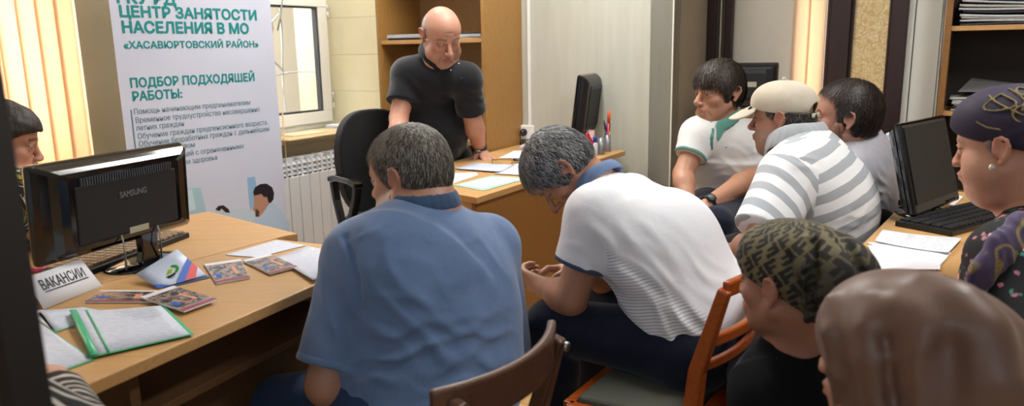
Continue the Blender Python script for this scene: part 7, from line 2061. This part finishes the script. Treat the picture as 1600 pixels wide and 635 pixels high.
r = empty('pink_cup', c, 0, 'translucent pink plastic cup right of the monitor edge', 'cup'); MB().lathe([(.020, 0), (.023, .12), (.021, .12), (.018, .004)], (0, 0, 0), 18).build('cup_wall', mat('pink plastic', 'DDB3B4', .3), r)
tag(MB().sweep([PD(917, 208, 3.84), PD(927, 228, 3.86)], .018, .012).build('stapler', mat('red plastic', 'C8304A', .35), bevel=.003), 'red stapler propped beside the monitor base behind the bowed head', 'stapler')

# -- right desk
sheet('paper_sheet', [(1354, 380), (1430, 378), (1486, 396), (1462, 424)], ZT, M_paper, 'large white sheet on the right desk under the printed page', th=.002)
sheet('paper_sheet', [(1375, 421), (1356, 384), (1470, 396), (1469, 422)], ZT+.0024, M_paper, 'white sheet lying nearest the khaki headscarf on the right desk')
def printed_page():
    px = [(1367, 378), (1379, 361), (1503, 374), (1482, 397)]; P = [PZ(x, y, ZT+.006) for x, y in px]; c = sum(P)/4
    r = empty('printed_page', c, 0, 'printed page with columns of text lying on the white sheets of the right desk', 'paper'); a, b, d, e = [p-c for p in P]
    q = lambda u, v: (a*(1-u)+e*u)*(1-v)+(b*(1-u)+d*u)*v+np.array([0, 0, .004*abs(2*u-1)**2])
    mb = MB(); mb.quadgrid(q, 10, 3); mb.build('page', M_paper, r, solid=.0012)
    mb = MB()
    for u0, u1, n_ in ((.16, .24, 5), (.34, .48, 9), (.56, .70, 8), (.72, .96, 10)):
        for k in range(n_):
            v0 = .12+.8*k/n_; p0, p1 = q(u0, v0), q(u1-.02*(k % 3), v0); w = nrm(b-a)*.0016
            mb.prism([p0+Z1*.0014, p1+Z1*.0014, p1+w+Z1*.0014, p0+w+Z1*.0014], (0, 0, .0003))
    mb.build('print_lines', M_ink, r)
printed_page()
# black machine behind the monitor with a fan of papers
c = PD(1390, 330, 2.93)*np.array([1, 1, 0]); c[2] = .752
pr = empty('printer', c, 0, 'black printer on the right desk behind the monitor, papers piled on it', 'printer')
pu = np.array([*ru[:2], 0]); pn_ = np.array([*rn[:2], 0])
q = lambda x, y: (pn_*x+pu*y)[:2]
MB().slab([q(-.05, -.02), q(.13, -.02), q(.13, .30), q(-.05, .30)], .0, .10, bev=.01).build('printer_body', M_matblk, pr)
MB().slab([q(-.03, -.0), q(.11, -.0), q(.11, .28), q(-.03, .28)], .10, .118, bev=.006).build('lid', M_black, pr)
MB().slab([q(.02, -.028), q(.12, -.028), q(.12, -.018), q(.02, -.018)], .02, .07).build('panel', M_gloss, pr)
r = empty('paper_stack', c+np.array([0, 0, .119])+pn_*.0+pu*.02, 0, 'fanned stack of white forms on the black printer behind the grey shirt', 'paper stack')
for k in range(8):
    a = .30-.05*k; ca = pn_*cos(a)+pu*sin(a); cb = pu*cos(a)-pn_*sin(a); q2 = lambda x, y: (ca*x+cb*y-pn_*.02)[:2]
    MB().slab([q2(-.02, 0), q2(.12, 0), q2(.12, .27), q2(-.02, .27)], k*.0095, k*.0095+.007).build('form', M_paper if k % 2 else mat('pale blue paper', 'B9C6DE', .6), r)
c = PZ(1417, 322, .752)
yb = empty('carton', c, 0, 'small green and yellow carton between the printer and the right monitor base', 'carton')
MB().box((0, 0, .03), (.045, .035, .06), rz=.6, bev=.002).build('carton_body', mat('lime carton', 'B8BE4A', .5), yb)
MB().box((0, 0, .012), (.047, .037, .018), rz=.6).build('carton_band', M_black, yb); MB().box((0, 0, .045), (.047, .037, .006), rz=.6).box((0, 0, .034), (.047, .037, .004), rz=.6).build('carton_print', mat('olive print', '6E7A30', .5), yb)
# sheet tucked under the right monitor
sheet('paper_sheet', [(1482, 322), (1497, 306), (1505, 308), (1490, 322)], ZT, M_paper, 'small white note just right of the right monitor')

# sill things
def on_wall(s, out_): return WP(s, out_)[:2]
cbp = MB(); cbp.slab([on_wall(.80, .12), on_wall(.06, .10), on_wall(.06, -.16), on_wall(.42, -.20), on_wall(.82, -.14)], 0, .006); o = cbp.build('cardboard_sheet', mat('tan cardboard', 'D9C29A', .8, nz='C8AE82', nscale=8)); o.location = (0, 0, SIL+.001)
tag(o, 'tan cardboard sheet covering the window sill above the radiator', 'cardboard')
cbp = MB(); cbp.slab([on_wall(.66, .0), on_wall(.40, .02), on_wall(.38, -.12), on_wall(.64, -.14)], 0, .004); o = cbp.build('cardboard_piece', mat('pale cardboard', 'E6D6B4', .8)); o.location = (0, 0, SIL+.008)
tag(o, 'smaller pale cardboard piece on top of the sill cardboard by the window frame', 'cardboard')
stack('paper_stack', WP(.20, .04), U, V, .17, .24, SIL+.008, 3, .006, [M_paper, M_print], 'small stack of white papers on the sill beside the office chair back')

# foreground dark post of the doorway the picture is taken from
pp0 = PD(4, 300, .62); pp0 = np.array([*(PD(0, 330, .62))[:2], 0])
struct(MB().slab([pp0[:2]+np.array([-.16, -.03]), pp0[:2]+np.array([-.004, -.03]), pp0[:2]+np.array([0, -.02]), pp0[:2]+np.array([0, .03]), pp0[:2]+np.array([-.16, .03])], 0, 2.2).build('door_3', M_jamb))

# ---------------------------------------------------------------- lamps, daylight, camera
def lamp_panel(x, y, w, d, e, label):
    r = empty('ceiling_light', (x, y, ZTOP-.06), 0, label, 'ceiling light', 'ceiling light panels')
    MB().box((0, 0, .045), (w+.04, d+.04, .03), rz=YAW, bev=.004).build('housing', M_white, r)
    t = MATS.get('diffuser') or mat('diffuser', 'FFF7EA', .5, emis=e); MB().box((0, 0, .022), (w, d, .02), rz=YAW).build('diffuser', t, r)
    L = bpy.data.lights.new('panel_light', 'AREA'); L.shape = 'RECTANGLE'; L.size = w; L.size_y = d; L.energy = LAMP_W; L.color = (1.0, .985, .965)
    o = bpy.data.objects.new('panel_light', L); COL.objects.link(o); o.location = (0, 0, .005); o.rotation_euler = (0, 0, YAW); o.parent = r
LAMP_W = 36
lamp_panel(.1, 3.3, 1.2, .3, 4, 'long ceiling light panel above the standing man desk')
lamp_panel(1.5, 1.7, 1.2, .3, 4, 'long ceiling light panel above the right desk')

LAMP_W = 24
lamp_panel(-.55, 4.25, 1.2, .3, 4, 'long ceiling light panel by the left window')  # added panel, lifts the window frame, reveal and bookcase

def area(name, loc, tgt, w, h_, energy, color):
    L = bpy.data.lights.new(name, 'AREA'); L.shape = 'RECTANGLE'; L.size = w; L.size_y = h_; L.energy = energy; L.color = color
    o = bpy.data.objects.new(name, L); COL.objects.link(o); o.location = Vector([float(v) for v in loc])
    o.rotation_euler = (Vector([float(v) for v in tgt])-o.location).to_track_quat('-Z', 'Y').to_euler(); return o
# daylight entering at the two left windows and the narrow right one
area('window_daylight', WP(.72, -1.1, 2.75), WP(.72, 1, .9), 1.3, 1.0, 220, (.93, .97, 1.0))
area('window_daylight', WP(2.58, -.62, 1.65), WP(2.58, 1, 1.4), 1.4, 1.4, 90, (1.0, .96, .91))
area('window_daylight', RP(.61, -.55, 1.5), RP(.61, 1, 1.5), .5, 1.5, 22, (1, .96, .92))
area('yard_fill', WP(.2, -1.2, 3.6), WP(.0, -1.9, 1.2), 2.0, 1.0, 420, (1, .99, .96))  # added lamp above the yard, out of view, whitens the outside wall
# daylight from the doorway and windows behind the camera
area('door_daylight', (-.6, -1.4, 2.3), (.4, 2.4, .9), 2.4, 1.6, 18, (.86, .93, 1.0))

W = bpy.data.worlds.new('world'); SC.world = W; W.use_nodes = True
nt = W.node_tree; nt.nodes.clear(); wo = nt.nodes.new('ShaderNodeOutputWorld'); bg = nt.nodes.new('ShaderNodeBackground'); nt.links.new(bg.outputs[0], wo.inputs[0])
bg.inputs[0].default_value = (.88, .94, 1, 1); bg.inputs[1].default_value = .34

cam = bpy.data.cameras.new('camera'); co = bpy.data.objects.new('camera', cam); COL.objects.link(co); SC.camera = co
cam.sensor_width = 36; cam.lens = 36*FPX/1600; cam.clip_start = .02
Mx = Matrix.Identity(4)
for i in range(3): Mx[i][0] = CR[i]; Mx[i][1] = CU[i]; Mx[i][2] = -_fw[i]
Mx[2][3] = CAM_H; co.matrix_world = Mx
cam.dof.use_dof = True; cam.dof.focus_distance = 2.5; cam.dof.aperture_fstop = 3.6
SC.view_settings.view_transform = 'Standard'; SC.view_settings.look = 'None'; SC.view_settings.exposure = .04; SC.view_settings.gamma = 1; SC.view_settings.use_curve_mapping = False
